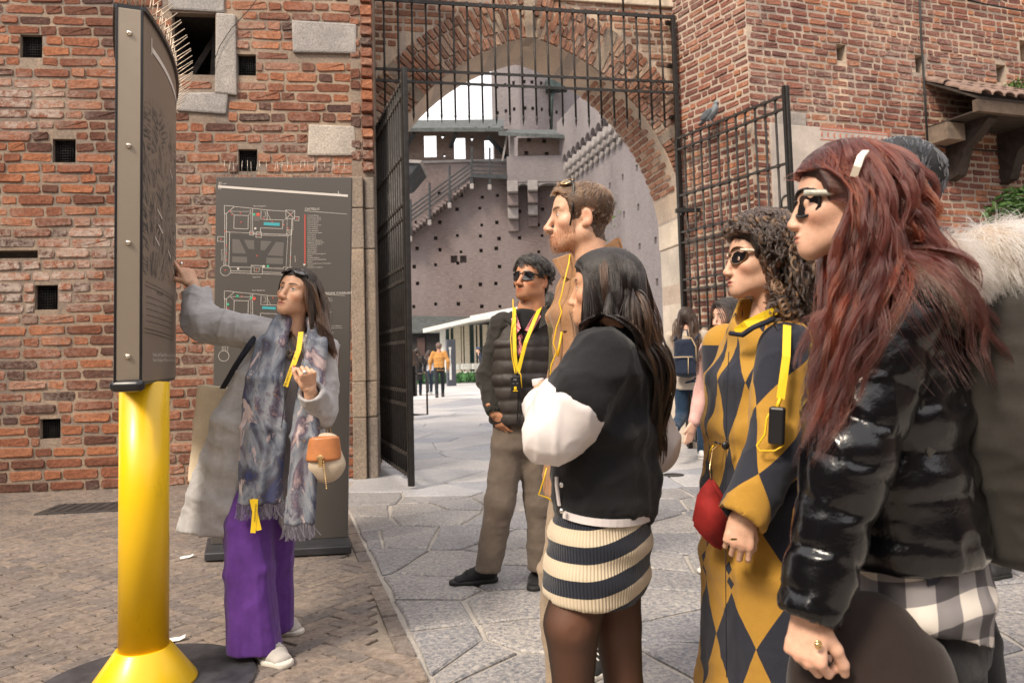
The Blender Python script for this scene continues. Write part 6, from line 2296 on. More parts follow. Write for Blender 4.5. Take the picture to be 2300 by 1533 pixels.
def build_guide():
    Y = 3.40
    root = empty('person', 'woman in grey wool coat, painted scarf and purple trousers pointing up at the totem', 'person')
    sk = (.62, .375, .25)
    fr = head_frame(J(668, 660, Y), 20, 14, 9, .97)
    hV, hQ, hC = make_head(dict(fem=True, skin=sk, brow=(.022, .014, .010), gaze=(-.35, .5), mouth=.0016, nose=.85, jaw=.041, neckto=(0.0, -.052, -.23), lip=(.42, .16, .13)), .0030)
    # skeleton
    shR, elR, wrR = J(600, 752, Y - .02), J(444, 727, Y + .06), J(434, 640, Y + .12)
    shL, elL, wrL = J(722, 790, Y + .02), J(716, 925, Y - .06), J(695, 872, Y - .20)
    hip = J(610, 1075, Y + .02)
    hR_dir = J(407, 586, Y + .14) - wrR
    handR = hand_mesh(wrR + nrm(hR_dir) * .005, hR_dir, (.75, -.55, .3), -1, [(.05, .08, .05), (.75, 1.1, .6), (.9, 1.2, .7), (.95, 1.2, .7)], (.35, .55), 1.0, sk, (.50, .03, .03))
    hL_dir = J(690, 826, Y - .24) - wrL
    handL = hand_mesh(wrL, hL_dir, (.55, -.75, -.1), -1, [(1.0, .9, .6), (1.25, 1.4, .9), (1.3, 1.4, .9), (1.35, 1.4, .9)], (.15, .45), .92, sk, (.50, .03, .03))
    core = body_core([([J(664, 735, Y + .02), J(652, 830, Y + .03), J(640, 960, Y + .03), hip], [.045, .06, .05, .05]), ([shR, elR, wrR], [.045, .038, .030]), ([shL, elL, wrL], [.045, .038, .027]),
                      ([hip, J(560, 1280, Y - .06), J(575, 1440, Y - .05)], [.05, .05, .045]), ([hip, J(612, 1260, Y + .12), J(612, 1395, Y + .14)], [.05, .05, .045])], sk)
    body_obj(root, [(tow(fr, hV), hQ, hC), handR, handL, core])
    # hair: swept back behind the ear, falling on her left shoulder
    CV, CQ = hair_cap(hV, hQ, .012, .064, .010)
    M_c = cap_mat('dark_brown_hair', (.016, .010, .008))
    hair = link('hair', mesh_np('hair', tow(fr, CV), CQ), root, M_c)
    to = J(724, 770, Y - .08)

    def fc(Pp, t):
        q = (to - Pp); q[:, 2] *= .1
        return q * (.9 if t > .2 else .0)
    cols = [skull(fr, .010), ('c', J(668, 745, Y + .02), J(672, 690, Y + .05), .050), ('c', J(600, 775, Y), J(725, 800, Y + .02), .070), ('c', J(655, 800, Y + .0), J(650, 930, Y + .0), .11)]
    strand_hair('hair_strands', fr, CV, CQ, 4200, lambda P: np.stack([P[:, 0] * 3.0, np.full(len(P), -1.0), .3 - 6 * np.maximum(0, .06 - P[:, 2])], 1), lambda P: .38 + .12 * np.random.RandomState(2).rand(len(P)), hair, (.007, .004, .0026), (.018, .009, .005), cols, 22, (0, 0, -1), .58, .02, .0, 90, .7, .8, .010, 7, .0011, (.06, .025, .010), .2, 3, fc)
    r = np.random.RandomState(21); S = []
    for k in range(900):
        u, v = r.rand(), r.randn()
        S.append([J(708 + 14 * u + (12 + 22 * u) * t + 4 * math.sin(3 * t + 2 * v), 668 + (95 + 40 * u) * t + 5 * v, Y + .05 - .13 * min(1, t * 1.6) + .02 * u + .004 * v) for t in np.linspace(0, 1, 12)])
    t_ = r.rand(900, 1)
    curves('hair_strands', np.array(S), .0010, M_HAIR, hair, np.array((.008, .0045, .003)) * (1 - t_) + np.array((.075, .030, .012)) * t_ ** 2)
    glasses(fr, (M_FRAMEB, M_LENS, M_FRAMEB), root, .094, .074, shape='round', lens=(.029, .023), tilt=.95, arm=.11, armdrop=.03, th=.0042)
    # earring
    e = tow(fr, (-.0765, .004, -.042)); MB().sphere(e, .0045, 8, 6).build('earring', M_GOLD, root)
    # grey top and necklace
    f = Field(*bounds([J(560, 720, Y), J(740, 1120, Y)], .16), .010)
    f.loft([(J(664, 790, Y + .02), .10, .06), (J(655, 850, Y + .02), .135, .10), (J(645, 960, Y + .02), .125, .095), (J(625, 1090, Y + .02), .14, .10)], (1, 0.15, 0), .04)
    cloth('knit_top', f, M_KNITG, root, dict(amp=.004, freq=12, seed=2, stretch=(1, 1, .5)))
    nk = empty('necklace_tmp', None, None); bpy.data.objects.remove(nk)
    mb = MB(); r = np.random.RandomState(4)
    for k in range(30):
        t = k / 29; a = math.pi * (t - .5)
        px = 658 + 30 * math.sin(a) ; py = 752 + 36 * math.cos(a)
        for q in range(3 if abs(a) < 1.0 else 1):
            p = J(px + r.randn() * 4, py + q * 6 + r.randn() * 2, Y - .075 + .05 * abs(math.sin(a)))
            mb.sphere(p, .0045 + .002 * r.rand(), 6, 4)
    mb.build('necklace', plain('pearl_beads', (.62, .50, .38), .2, .5, .3, 60), root)
    # coat
    side = (1, .15, 0)
    pts = [J(380, 640, Y), J(780, 1260, Y)]
    f = Field(*bounds(pts, .28), .0085)
    sh = .0
    f.ecap(J(606, 768, Y + .0), J(716, 790, Y + .02), (.075, .058), (.072, .055), (0, 0, 1), .04)
    f.loft([(J(656, 792, Y + .03), .165, .095), (J(630, 860, Y + .03), .205, .118), (J(606, 960, Y + .03), .245, .125), (J(580, 1050, Y + .05), .25, .14), (J(558, 1130, Y + .06), .26, .15), (J(536, 1230, Y + .07), .275, .16)], side, .04, 'add', .3)
    f.cut(J(540, 1196, Y), (-.06, 0, -1))
    # opening at the front
    A, B, Cc = J(640, 760, Y), J(508, 1085, Y), J(622, 1100, Y)
    cav = Field(f.lo, f.lo + f.h * (f.n - 1), f.h)
    for p0, p1, w0, w1 in ((J(655, 800, Y - .16), J(628, 960, Y - .16), .035, .05), (J(628, 960, Y - .16), J(575, 1060, Y - .17), .05, .085), (J(575, 1060, Y - .17), J(560, 1250, Y - .18), .085, .155)):
        f.ecap(p0, p1, (w0, .165), (w1, .20), side, .015, 'sub', .3)
    f.ecap(J(652, 800, Y + .02), J(560, 1260, Y + .05), (.11, .085), (.19, .105), side, .02, 'sub', .3)
    # sleeves
    f.chain([shR, elR + V3((.02, 0, .0))], [.078, .080], .04)
    f.chain([elR + V3((.02, 0, 0)), wrR + (wrR - elR) * .02], [.080, .060], .035)
    f.chain([shL, elL], [.074, .070], .04); f.chain([elL, wrL + (wrL - elL) * .2], [.070, .054], .03)
    cuff(f, wrR, elR, .055, .046); cuff(f, wrL, elL, .028, .038)
    coat = cloth('coat', f, M_COATG, root, [dict(amp=.009, freq=9, stretch=(1, 1, .55), seed=3), dict(amp=.003, freq=20, stretch=(.7, 1, 1.1), seed=8)], rel=2)
    # lapel edge of the coat on her right side and the front corner that swings out
    # trousers
    f = Field(*bounds([J(470, 1040, Y), J(690, 1480, Y)], .15), .009)
    h1, k1, a1 = J(588, 1075, Y), J(560, 1280, Y - .06), J(572, 1462, Y - .05)
    h2, k2, a2 = J(622, 1075, Y + .06), J(612, 1260, Y + .12), J(612, 1408, Y + .14)
    f.loft([(h1, .10, .10), (J(556, 1180, Y - .03), .108, .11), (k1, .104, .11), (a1, .120, .12)], (1, .1, 0), .03, 'add', .25)
    f.loft([(h2, .10, .10), (k2, .085, .09), (a2, .090, .095)], (1, .1, 0), .03, 'add', .25)
    f.cut(J(580, 1457, Y - .05), (-.05, 0.0, -1))
    cloth('trousers', f, M_PURPLE, root, [dict(amp=.008, freq=6, stretch=(1, 1, .22), seed=12), dict(amp=.003, freq=14, stretch=(1, 1, .5), seed=15)], rel=2)
    # scarf
    for k, (rings, sd) in enumerate((([(J(640, 712, Y - .02), .035, .028), (J(608, 770, Y - .10), .062, .034), (J(598, 850, Y - .135), .082, .03), (J(590, 960, Y - .15), .094, .026), (J(586, 1132, Y - .165), .102, .020)], 3),
                                     ([(J(700, 715, Y + .0), .03, .028), (J(710, 770, Y - .07), .045, .034), (J(697, 860, Y - .12), .055, .03), (J(682, 980, Y - .145), .058, .024), (J(671, 1178, Y - .155), .064, .018)], 7))):
        f = Field(*bounds([r_[0] for r_ in rings], .16), .0075)
        f.loft(rings, (1, .1, 0), .02, 'add', .5)
        f.cut(rings[-1][0], (0, 0, -1))

        def pat(V, N, r0=rings[0][0]): return np.stack([V[:, 0] + N[:, 0] * .01, V[:, 2] - .4 * V[:, 0] * 0, V[:, 0] * 0 + k], 1)

        def pleat(V, N, k=k):
            x = (V[:, 0] - .12 * (V[:, 2] - 1.0) * (1 if k == 0 else .4)) * 95
            return V + N * (.0065 * np.sin(x + 1.5 * vnoise(V * 5, 3)))[:, None]
        sc = cloth('scarf', f, M_SCARF, root, dict(amp=.004, freq=10, stretch=(1, 1, .3), seed=20 + k), pat, 1, pleat)
        e, w = rings[-1][0], rings[-1][1]
        n = 34 if k == 0 else 24
        r = np.random.RandomState(k)
        Fg = []
        for q in range(n * 3):
            t = (q // 3) / (n - 1) * 2 - 1
            a = e + V3((w * t * .97, .01 * t, 0)) + V3((.001 * (q % 3), -.012 * math.sqrt(max(0, 1 - t * t)), .006))
            L = .052 + .02 * r.rand(); dx = .012 * r.randn()
            Fg.append([a + V3((dx * u * u, 0, -L * u)) for u in np.linspace(0, 1, 6)])
        curves('fringe', np.array(Fg), .0022, M_HAIRROUGH, sc, np.tile((.05, .05, .07), (len(Fg), 1)) * (.5 + 3.5 * (r.rand(len(Fg), 1) > .7)), False)
    f = Field(*bounds([J(630, 715, Y), J(720, 715, Y + .1)], .12), .008)
    f.chain([J(640, 716, Y - .02), J(650, 726, Y + .07), J(690, 728, Y + .09), J(703, 722, Y + .02)], [.034, .036, .036, .032], .02)
    cloth('scarf_neck', f, M_SCARF, root, dict(amp=.006, freq=20, seed=4), lambda V, N: np.stack([V[:, 0], V[:, 2], V[:, 0] * 0], 1))
    # lanyard
    mb = MB()
    LP = [J(676, 745, Y - .075), J(671, 785, Y - .125), J(655, 830, Y - .155), J(642, 868, Y - .170)]
    mb.ribbon(LP, (1, .25, .25), .022, .0015); mb.build('lanyard', M_LANY, root); mb = MB()
    LP2_ = [J(574, 1120, Y - .19), J(572, 1155, Y - .19), J(568, 1196, Y - .19)]
    mb.ribbon(LP2_, (1, .1, 0), .021, .0015); mb.build('lanyard', M_LANY, root); mb = MB(); mb.ribbon([J(566, 1120, Y - .187), J(574, 1155, Y - .187), J(582, 1190, Y - .187)], (1, .1, .1), .021, .0015)
    ln = mb.build('lanyard', M_LANY, root)
    strip_text('MILANOGUIDA', LP[3], LP[2] + (LP[1] - LP[2]) * .15, (.1, -1, .1), .0125, M_LANYTXT, ln, .003)
    strip_text('MILANOGUIDA', LP[2] + (LP[1] - LP[2]) * .5, LP[0], (.1, -1, .1), .0115, M_LANYTXT, ln, .003)
    strip_text('MILANOGUIDA', LP2_[0] + (LP2_[1] - LP2_[0]) * .3 , LP2_[2], (0, -1, 0), .0105, M_LANYTXT, ln, .003)
    mb = MB(); mb.tube([J(664, 820, Y - .19), J(650, 860, Y - .17), J(640, 900, Y - .17), J(632, 960, Y - .175)], .0018, 5); mb.build('earphone_wire', M_CABLE, root)
    # shoes
    shoe('shoe', gnd(566, 1474) + Vector((.02, .02, 0)), gnd(648, 1500), .098, .095, M_SNEAK, M_SOLE, root, .026, M_SOLE)
    shoe('shoe', gnd(618, 1418), gnd(675, 1424), .088, .08, M_SNEAK, M_SOLE, root, .024, M_SOLE)
    # rings
    for (px, py, Yr, d, mt) in ((407, 592, Y + .12, hR_dir, M_SILVER), (684, 836, Y - .27, V3((1, 0, .1)), M_SILVER)):
        MB().sphere(J(px, py, Yr), (.009, .007, .009), 8, 6).build('ring', mt, root)
    # cream tote behind her arm
    tote = empty('tote_bag', 'cream canvas tote bag hanging behind the pointing woman on a dark shoulder strap', 'bag')
    q = [J(452, 866, Y + .08), J(528, 872, Y + .10), J(500, 1090, Y + .12), J(432, 1075, Y + .08)]
    f = Field(*bounds(q, .06), .007)
    f.ecap((q[0] + q[1]) / 2, (q[2] + q[3]) / 2, (.095, .022), (.088, .035), q[1] - q[0], .01, 'add', .3)
    V, Q = f.nets(); V = folds(relax(V, Q, 1), vnormals(V, Q), .004, 9, (1, 1, .5), 3); link('bag_body', mesh_np('bag_body', V, Q), tote, M_CANVAS)
    mb = MB(); mb.ribbon([J(500, 872, Y + .0), J(530, 820, Y - .06), J(560, 775, Y - .09), J(590, 730, Y - .06), J(600, 716, Y + .02)], (.8, .0, .6), .028, .003); mb.build('bag_strap', M_STRAP, tote)
    # saddle handbag
    hb = empty('handbag', "small rounded beige handbag with tan flap, hanging at the pointing woman's side", 'handbag')
    c = J(731, 1032, Y - .125)
    f = Field(c - .14, c + .14, .005)
    f.ecap(c + V3((-.005, 0, .085)), c + V3((0, 0, -.02)), (.060, .038), (.078, .042), (1, .2, 0), .02, 'add', .8)
    f.ell(c + V3((.0, 0, -.028)), (.080, .044, .070), None, .03)
    V, Q = f.nets(); link('bag_body', mesh_np('bag_body', V, Q), hb, M_BEIGEL)
    f = Field(c - .16, c + .16, .005)
    f.ecap(c + V3((-.005, -.006, .092)), c + V3((-.003, -.012, .005)), (.066, .048), (.076, .054), (1, .2, 0), .01, 'add', .25).cut(c + V3((0, 0, -.012)), (0, 0, -1)); 
    V, Q = f.nets(); link('flap', mesh_np('flap', V, Q), hb, M_TAN)
    mb = MB(); mb.box(c + V3((-.005, -.066, .004)), (.016, .006, .05), None, .002).box(c + V3((-.005, -.07, .018)), (.03, .004, .012), None, .001)
    for k in range(12): mb.sphere(c + V3((.008 + .001 * k, -.064, .0 - .010 * k)), .004, 6, 4)
    mb.build('clasp', M_GOLD, hb)
    mb = MB(); mb.tube([J(735, 978, Y - .05), J(731, 955, Y - .05), J(729, 938, Y - .03)], .0035, 6); mb.tube([J(744, 975, Y - .05), J(738, 955, Y - .05), J(730, 938, Y - .03)], .0035, 6); mb.sphere(J(728, 934, Y - .03), .008, 8, 6); mb.build('strap_ring', M_GOLD, hb)


build_guide()


def ribbon_part(name, pts, side, w, mat, root, th=.0015): return MB().ribbon(pts, side, w, th).build(name, mat, root)


M_VEST = plain('brown_black_nylon', (.026, .019, .016), .62, 0, .25, 20, .25, 120)
M_SLEEVE = fabric('charcoal_knit', (.028, .025, .022), .95, 500, .3, .15)
M_TAUPE = fabric('taupe_denim', (.135, .105, .082), .85, 900, .3, .2, 14)
M_BLACKSHOE = fabric('black_mesh_shoe', (.012, .012, .013), .7, 700, .3, .2)
M_BLACKSOLE = plain('black_rubber', (.014, .014, .014), .65)
M_BLACKTEE = fabric('black_jersey', (.010, .010, .011), .9, 600, .2)
M_CAMEL = fabric('camel_wool', (.30, .160, .078), .97, 500, .5, .22, 20)
M_CORDUROY = fabric('beige_corduroy', (.30, .225, .155), .92, 700, .4, .12)
mck = Mat('red_check_shirt')
_s = mck.sep(mck.pos())
_cx = mck.math('GREATER_THAN', mck.math('FRACT', mck.math('MULTIPLY', mck.math('ADD', _s[0], _s[1]), 95.0)), .5)
_cz = mck.math('GREATER_THAN', mck.math('FRACT', mck.math('MULTIPLY', _s[2], 95.0)), .5)
mck.bs(Base_Color=mck.ramp(mck.math('MULTIPLY', mck.math('ADD', _cx, _cz), .5), [(0, (.72, .48, .48)), (.5, (.55, .16, .17)), (1, (.42, .055, .07))]), Roughness=.9)


def receiver(c, parent_label, tilt=0.0, size=(.05, .026, .088), nrm_y=(0, -1, 0), marks=True):
    rc = empty('audio_receiver', parent_label, 'receiver')
    y = nrm(nrm_y); x = nrm(np.cross(y, (0, 0, 1))); R = Matrix((Vector(x), Vector(-y), Vector((0, 0, 1)))).transposed() @ Matrix.Rotation(tilt, 3, 'Y')
    MB().box(c, size, R, .006).build('case', M_BLACKP, rc)
    R_ = np.array(R)
    if marks:
        MB().tube([V3(c) + R_ @ V3((-.012, 0, size[2] / 2)), V3(c) + R_ @ V3((-.012, 0, size[2] / 2 + .022))], .005, 8).build('antenna', M_BLACKP, rc)
        mb = MB()
        mb.box(V3(c) + R_ @ V3((.002, -size[1] / 2 - .001, -.022)), (.014, .002, .018), R, .001); mb.box(V3(c) + R_ @ V3((.002, -size[1] / 2 - .001, -.036)), (.026, .002, .004), R)
        mb.build('yellow_logo', M_CORD, rc)
        mb = MB()
        for dx in (-.009, .011): mb.box(V3(c) + R_ @ V3((dx, -size[1] / 2 - .001, .004)), (.010, .002, .006), R)
        mb.box(V3(c) + R_ @ V3((.002, -size[1] / 2 - .001, .024)), (.018, .002, .012), R)
        mb.build('buttons', plain('grey_buttons', (.10, .10, .10), .4), rc)
    return rc


def build_vest_man():
    Y = 4.25
    root = empty('person', 'dark haired man in sunglasses and quilted brown vest, hand in pocket', 'person')
    sk = (.46, .225, .125)
    fr = head_frame(J(1194, 628, Y), 36, 9, 4, 1.10)
    hV, hQ, hC = make_head(dict(fem=False, skin=sk, brow=(.015, .010, .008), hideeyes=True, beard=((.10, .05, .03), .16, .30), full=1.10, jaw=.054, neck=.062, nose=1.05, neckto=(0, -.045, -.19)), .0034)
    shR, elR, wrR = J(1122, 735, Y), J(1098, 845, Y + .02), J(1110, 928, Y - .08)
    shL, elL, wrL = J(1246, 728, Y + .06), J(1268, 845, Y + .08), J(1246, 930, Y)
    hip = J(1168, 965, Y + .03)
    hand = hand_mesh(wrR, J(1128, 962, Y - .07) - wrR, (-.8, -.6, 0), -1, [(.3, .4, .2)] * 4, (.3, .3), 1.0, sk)
    core = body_core([([J(1186, 690, Y), J(1175, 780, Y + .03), J(1170, 880, Y + .03), hip], [.06, .08, .08, .07]), ([shR, elR, wrR], [.038, .036, .030]), ([shL, elL, wrL], [.038, .036, .030]),
                      ([hip, J(1122, 1130, Y), J(1094, 1270, Y)], [.06, .05, .045]), ([hip, J(1212, 1130, Y + .04), J(1214, 1270, Y + .04)], [.06, .05, .045])], sk)
    body_obj(root, [(tow(fr, hV), hQ, hC), hand, core])
    glasses(fr, (M_FRAMEB, M_LENS, M_FRAMEB), root, .001, .091, shape='square', lens=(.0300, .0215), th=.0042, armth=.0048, arm=.09)
    CV, CQ = hair_cap(hV, hQ, .020, .062, .004, lambda V: .55 + .6 * smooth01(V[:, 2], .0, .08))
    hair = link('hair', mesh_np('hair', tow(fr, CV), CQ), root, cap_mat('black_hair', (.010, .008, .007)))
    strand_hair('hair_strands', fr, CV, CQ, 2600, lambda P: np.stack([-.6 + P[:, 0] * 4, -.7 + 0 * P[:, 0], -.6 + 14 * (P[:, 2] - .06) * (P[:, 1] > .02)], 1), lambda P: .018 + .028 * (P[:, 2] > .05), hair, (.006, .005, .0045), (.016, .012, .010), [skull(fr, .014)], 9, (0, 0, -1), .9, .05, .14, 160, .75, .7, .006, 5, .0011)
    # sleeves of the sweater
    f = Field(*bounds([shR, elR, wrR, shL, elL, wrL], .12), .009)
    f.chain([shR + V3((.02, 0, .005)), elR, wrR], [.080, .068, .048], .04); f.chain([shL, elL, wrL], [.07, .066, .046], .04)
    cuff(f, wrR, elR, .012, .038)
    cloth('sweater', f, M_SLEEVE, root, dict(amp=.006, freq=14, stretch=(1, 1, 1.4), seed=4))
    # shirt and tee
    f = Field(*bounds([J(1120, 680, Y), J(1230, 960, Y)], .12), .009)
    f.loft([(J(1180, 728, Y - .0), .09, .07), (J(1173, 790, Y + .0), .095, .108), (J(1170, 850, Y + .03), .08, .08)], (1, .25, 0), .03)
    cloth('shirt', f, mck.m, root)
    f = Field(*bounds([J(1150, 690, Y), J(1220, 730, Y)], .12), .007)
    f.ecap(J(1184, 706, Y - .01), J(1180, 740, Y - .02), (.075, .07), (.085, .085), (1, .25, 0), .02)
    cloth('tee', f, M_BLACKTEE, root)
    mb = MB()
    for q in ([(1154, 690, -.05), (1147, 716, -.10), (1158, 752, -.145), (1168, 738, -.15)], [(1206, 694, -.03), (1192, 718, -.11), (1178, 742, -.15), (1192, 750, -.14), (1213, 712, -.07)]):
        mb.prism([J(a, b, Y + d) for a, b, d in q], (0.004, -.006, 0.003))
    mb.build('shirt_collar', mck.m, root)
    # quilted vest, open at the neck
    f = Field(*bounds([J(1080, 680, Y), J(1270, 960, Y)], .2), .0085)
    f.loft([(J(1180, 722, Y + .02), .165, .09), (J(1175, 780, Y + .02), .178, .135), (J(1171, 850, Y + .02), .176, .15), (J(1169, 945, Y + .02), .170, .145)], (1, .25, 0), .03, 'add', .25)
    f.ecap(J(1190, 700, Y + .02), J(1186, 735, Y + .01), (.092, .085), (.12, .10), (1, .25, 0), .02, 'add', .2)
    f.cut(J(1168, 949, Y), (.08, 0, -1))
    f.ecap(J(1190, 685, Y - .01), J(1186, 718, Y - .02), (.070, .066), (.072, .066), (1, .25, 0), .006, 'sub', .8)
    for a, b, w0, w1 in (((1183, 690, Y - .12), (1176, 752, Y - .17), .062, .036), ((1176, 752, Y - .17), (1168, 840, Y - .18), .034, .012)):
        f.ecap(J(*a), J(*b), (w0, .10), (w1, .07), (1, .25, 0), .006, 'sub', .5)
    zq = J(1170, 780, Y)[2]

    def quilt(V, N):
        z = V[:, 2] + .006 * vnoise(V * 12, 3)
        q = np.abs(np.sin(math.pi * (z - zq) / .072)) ** .55
        m = smooth01(zq + .06 - V[:, 2], 0, .02)
        return V + N * ((.013 * q - .006) * m + .0035 * ridged(V * np.array((26, 26, 14)), 6) * m)[:, None]
    cloth('quilted_vest', f, M_VEST, root, None, None, 2, quilt)
    mb = MB(); mb.tube([J(1168, 845, Y - .155), J(1164, 900, Y - .15), J(1162, 950, Y - .148)], .004, 6); mb.build('zip', M_BLACKP, root)
    mb = MB()
    for q in ([(1146, 700, -.07), (1128, 716, -.06), (1160, 735, -.13), (1157, 712, -.11)], [(1217, 690, -.01), (1243, 704, -.0), (1232, 726, -.06), (1210, 738, -.11)]):
        mb.prism([J(a, b, Y + d) for a, b, d in q], (.006, -.01, .006))
    mb.build('sweater_collar', M_SLEEVE, root)
    # lanyard
    mb = MB(); n1 = [J(1155, 690, Y - .09), J(1155, 740, Y - .16), J(1156, 790, Y - .185), J(1160, 838, Y - .185)]; n2 = [J(1213, 690, Y - .03), J(1200, 720, Y - .12), J(1180, 770, Y - .18), J(1163, 838, Y - .187)]
    mb.ribbon(n1, (1, .2, 0), .020); mb.build('lanyard', M_LANY, root); mb = MB(); mb.ribbon(n2, (1, .2, .35), .020)
    ln = mb.build('lanyard', M_LANY, root)
    strip_text('MILANOGUIDA', n1[3], n1[1], (0, -1, 0), .011, M_LANYTXT, ln, .004); strip_text('MILANOGUIDA', n2[1], n2[3], (0, -1, 0), .011, M_LANYTXT, ln, .004)
    receiver(J(1158, 862, Y - .185), 'black audio receiver with yellow mark hanging on the lanyard of the man in the vest')
    mb = MB()
    mb.tube([J(1152, 672, Y - .1), J(1153, 700, Y - .15), J(1147, 760, Y - .175), J(1150, 800, Y - .19), J(1156, 835, Y - .2), J(1164, 830, Y - .205), J(1170, 842, Y - .205), J(1172, 870, Y - .2)], .0028, 6); mb.build('earphone_cord', M_CORD, root)
    # trousers
    f = Field(*bounds([J(1080, 950, Y), J(1240, 1290, Y)], .16), .0095)
    f.loft([(J(1168, 935, Y + .03), .150, .115), (J(1166, 1000, Y + .03), .155, .12)], (1, .2, 0), .04)
    f.chain([J(1140, 1010, Y + .02), J(1122, 1130, Y - .02), J(1094, 1285, Y)], [.094, .078, .074], .04)
    f.chain([J(1198, 1010, Y + .05), J(1212, 1130, Y + .04), J(1214, 1288, Y + .04)], [.094, .078, .072], .04)
    f.cut(J(1150, 1282, Y), (-.05, 0, -1))
    cloth('trousers', f, M_TAUPE, root, [dict(amp=.005, freq=6, stretch=(1, 1, .7), seed=2), dict(amp=.003, freq=13, stretch=(.7, .7, 1.3), seed=5)], rel=2)
    shoe('shoe', gnd(1118, 1303), gnd(1008, 1314), .10, .10, M_BLACKSHOE, M_BLACKSOLE, root, .026, M_BLACKSOLE)
    shoe('shoe', gnd(1222, 1290), gnd(1196, 1330), .10, .10, M_BLACKSHOE, M_BLACKSOLE, root, .026, M_BLACKSOLE)
    e = V3(wrR); d = nrm(elR - wrR); u = nrm(np.cross(d, (0, 1, 0))); v = np.cross(d, u)
    mb = MB()
    for k in range(14):
        a = 2 * math.pi * k / 14; mb.sphere(e + d * .002 + (u * math.cos(a) + v * math.sin(a)) * .036, .0062, 6, 4)
    mb.build('bead_bracelet', plain('green_beads', (.02, .05, .03), .3), root)


def build_tall_man():
    Y = 2.65
    root = empty('person', 'tall bearded man in camel coat seen in profile, sunglasses pushed up in his brown hair', 'person')
    sk = (.62, .385, .265)
    fr = head_frame(J(1302, 489, Y), 86, 3, 0, 1.06)
    hV, hQ, hC = make_head(dict(fem=False, skin=sk, brow=(.10, .05, .03), beard=((.33, .15, .075), .30, .62), gaze=(.0, .05), nose=1.12, jaw=.050, neck=.058, neckto=(0, -.062, -.21)), .0030)
    hip = J(1330, 980, Y)
    sh = J(1340, 655, Y)
    core = body_core([([J(1335, 600, Y), J(1338, 700, Y + .0), J(1335, 850, Y), hip], [.065, .12, .12, .12]), ([sh + V3((0, -.18, 0)), J(1345, 850, Y - .22), J(1290, 1000, Y - .2)], [.05, .045, .035]), ([sh + V3((0, .18, 0)), J(1345, 850, Y + .22), J(1290, 1000, Y + .2)], [.05, .045, .035]),
                      ([hip, J(1275, 1290, Y - .08), V3(gnd(1280, 1650)) + V3((0, 0, .1))], [.09, .055, .045]), ([hip, J(1320, 1250, Y + .2), V3(gnd(1362, 1500)) + V3((0, 0, .1))], [.09, .055, .045])], sk)
    body_obj(root, [(tow(fr, hV), hQ, hC), core])
    CV, CQ = hair_cap(hV, hQ, .010, .070, -.020, lambda V: .12 + .9 * smooth01(V[:, 2], -.01, .07))
    hair = link('hair', mesh_np('hair', tow(fr, CV), CQ), root, cap_mat('brown_hair', (.075, .040, .022)))

    def vec(P): return np.stack([.25 * np.sign(P[:, 0]) * (P[:, 2] < .06), np.where(P[:, 1] > .03, .9, -.2), np.where(P[:, 2] > .05, .5, -1.0)], 1)

    def ln(P): return np.where(P[:, 2] > .055,   .016 + .010 * np.random.RandomState(3).rand(len(P)), .003 + .004 * np.random.RandomState(4).rand(len(P))) + np.where((P[:, 1] > .045) & (P[:, 2] > .05), .026, 0)
    strand_hair('hair_strands', fr, CV, CQ, 4200, vec, ln, hair, (.040, .020, .010), (.115, .056, .028), [skull(fr, .004)], 8, (0, 0, -1), .93, .025, .16, 260, .6, .7, .0, 5, .0009, (.16, .085, .04), .2, 5)
    # beard stubble
    bm_ = (hV[:, 2] < -.045) & (hV[:, 1] > .02) & (hV[:, 2] > -.118)
    P, i = sample_tri(hV, hQ[bm_[hQ].all(1)], 1100, 8)
    N = vnormals(hV, hQ)
    Dn = np.stack([P[:, 0] * 8, .25 + 0 * P[:, 0], -1 + 0 * P[:, 0]], 1)
    S = grow(tow(fr, P), Dn @ fr[0].T, .007 + .008 * (P[:, 1] > .066), 4, (0, 0, -1), .9, (), .15, 2)
    curves('beard', S, .00042, M_HAIR, hair, np.tile((.12, .045, .02), (len(P), 1)) * (.6 + .8 * np.random.RandomState(1).rand(len(P), 1)))
    glasses(fr, (M_GOLD, M_LENS, M_FRAMEB), root, .118, .055, shape='round', lens=(.026, .021), tilt=1.15, arm=.12, armdrop=.055, th=.0025)
    # coat
    f = Field(*bounds([J(1200, 560, Y), J(1440, 1180, Y)], .30), .010)
    sd = (0, 1, 0)
    f.loft([(J(1322, 645, Y), .185, .110), (J(1322, 710, Y), .225, .140), (J(1328, 850, Y), .225, .145), (J(1322, 1000, Y), .225, .15), (J(1318, 1120, Y), .23, .155)], sd, .04, 'add', .3)
    f.chain([sh + V3((0, -.17, -.02)), J(1345, 850, Y - .25), J(1290, 990, Y - .22)], [.085, .075, .06], .04)
    f.chain([sh + V3((0, .17, -.02)), J(1345, 850, Y + .25), J(1290, 990, Y + .22)], [.085, .075, .06], .04)
    f.ecap(J(1330, 600, Y), J(1335, 650, Y), (.10, .105), (.13, .12), sd, .02, 'add', .2)
    f.ecap(J(1330, 560, Y), J(1330, 650, Y), (.078, .082), (.076, .080), sd, .006, 'sub', .6)
    f.ecap(J(1240, 620, Y - .02), J(1243, 1150, Y - .02), (.028, .05), (.028, .06), sd, .01, 'sub', .4)
    f.cut(J(1318, 1110, Y), (0, 0, -1))
    coat = cloth('coat', f, M_CAMEL, root, dict(amp=.006, freq=9, stretch=(1, 1, .6), seed=3), rel=2)
    mb = MB()
    mb.prism([J(1240, 583, Y - .10), J(1275, 570, Y - .085), J(1296, 604, Y - .09), J(1290, 640, Y - .12), J(1262, 622, Y - .125)], (.012, -.012, 0))
    mb.prism([J(1352, 560, Y - .10), J(1385, 536, Y - .06), J(1391, 560, Y - .06), J(1384, 612, Y - .10), J(1345, 640, Y - .125), J(1335, 600, Y - .11)], (.0, -.014, 0.004))
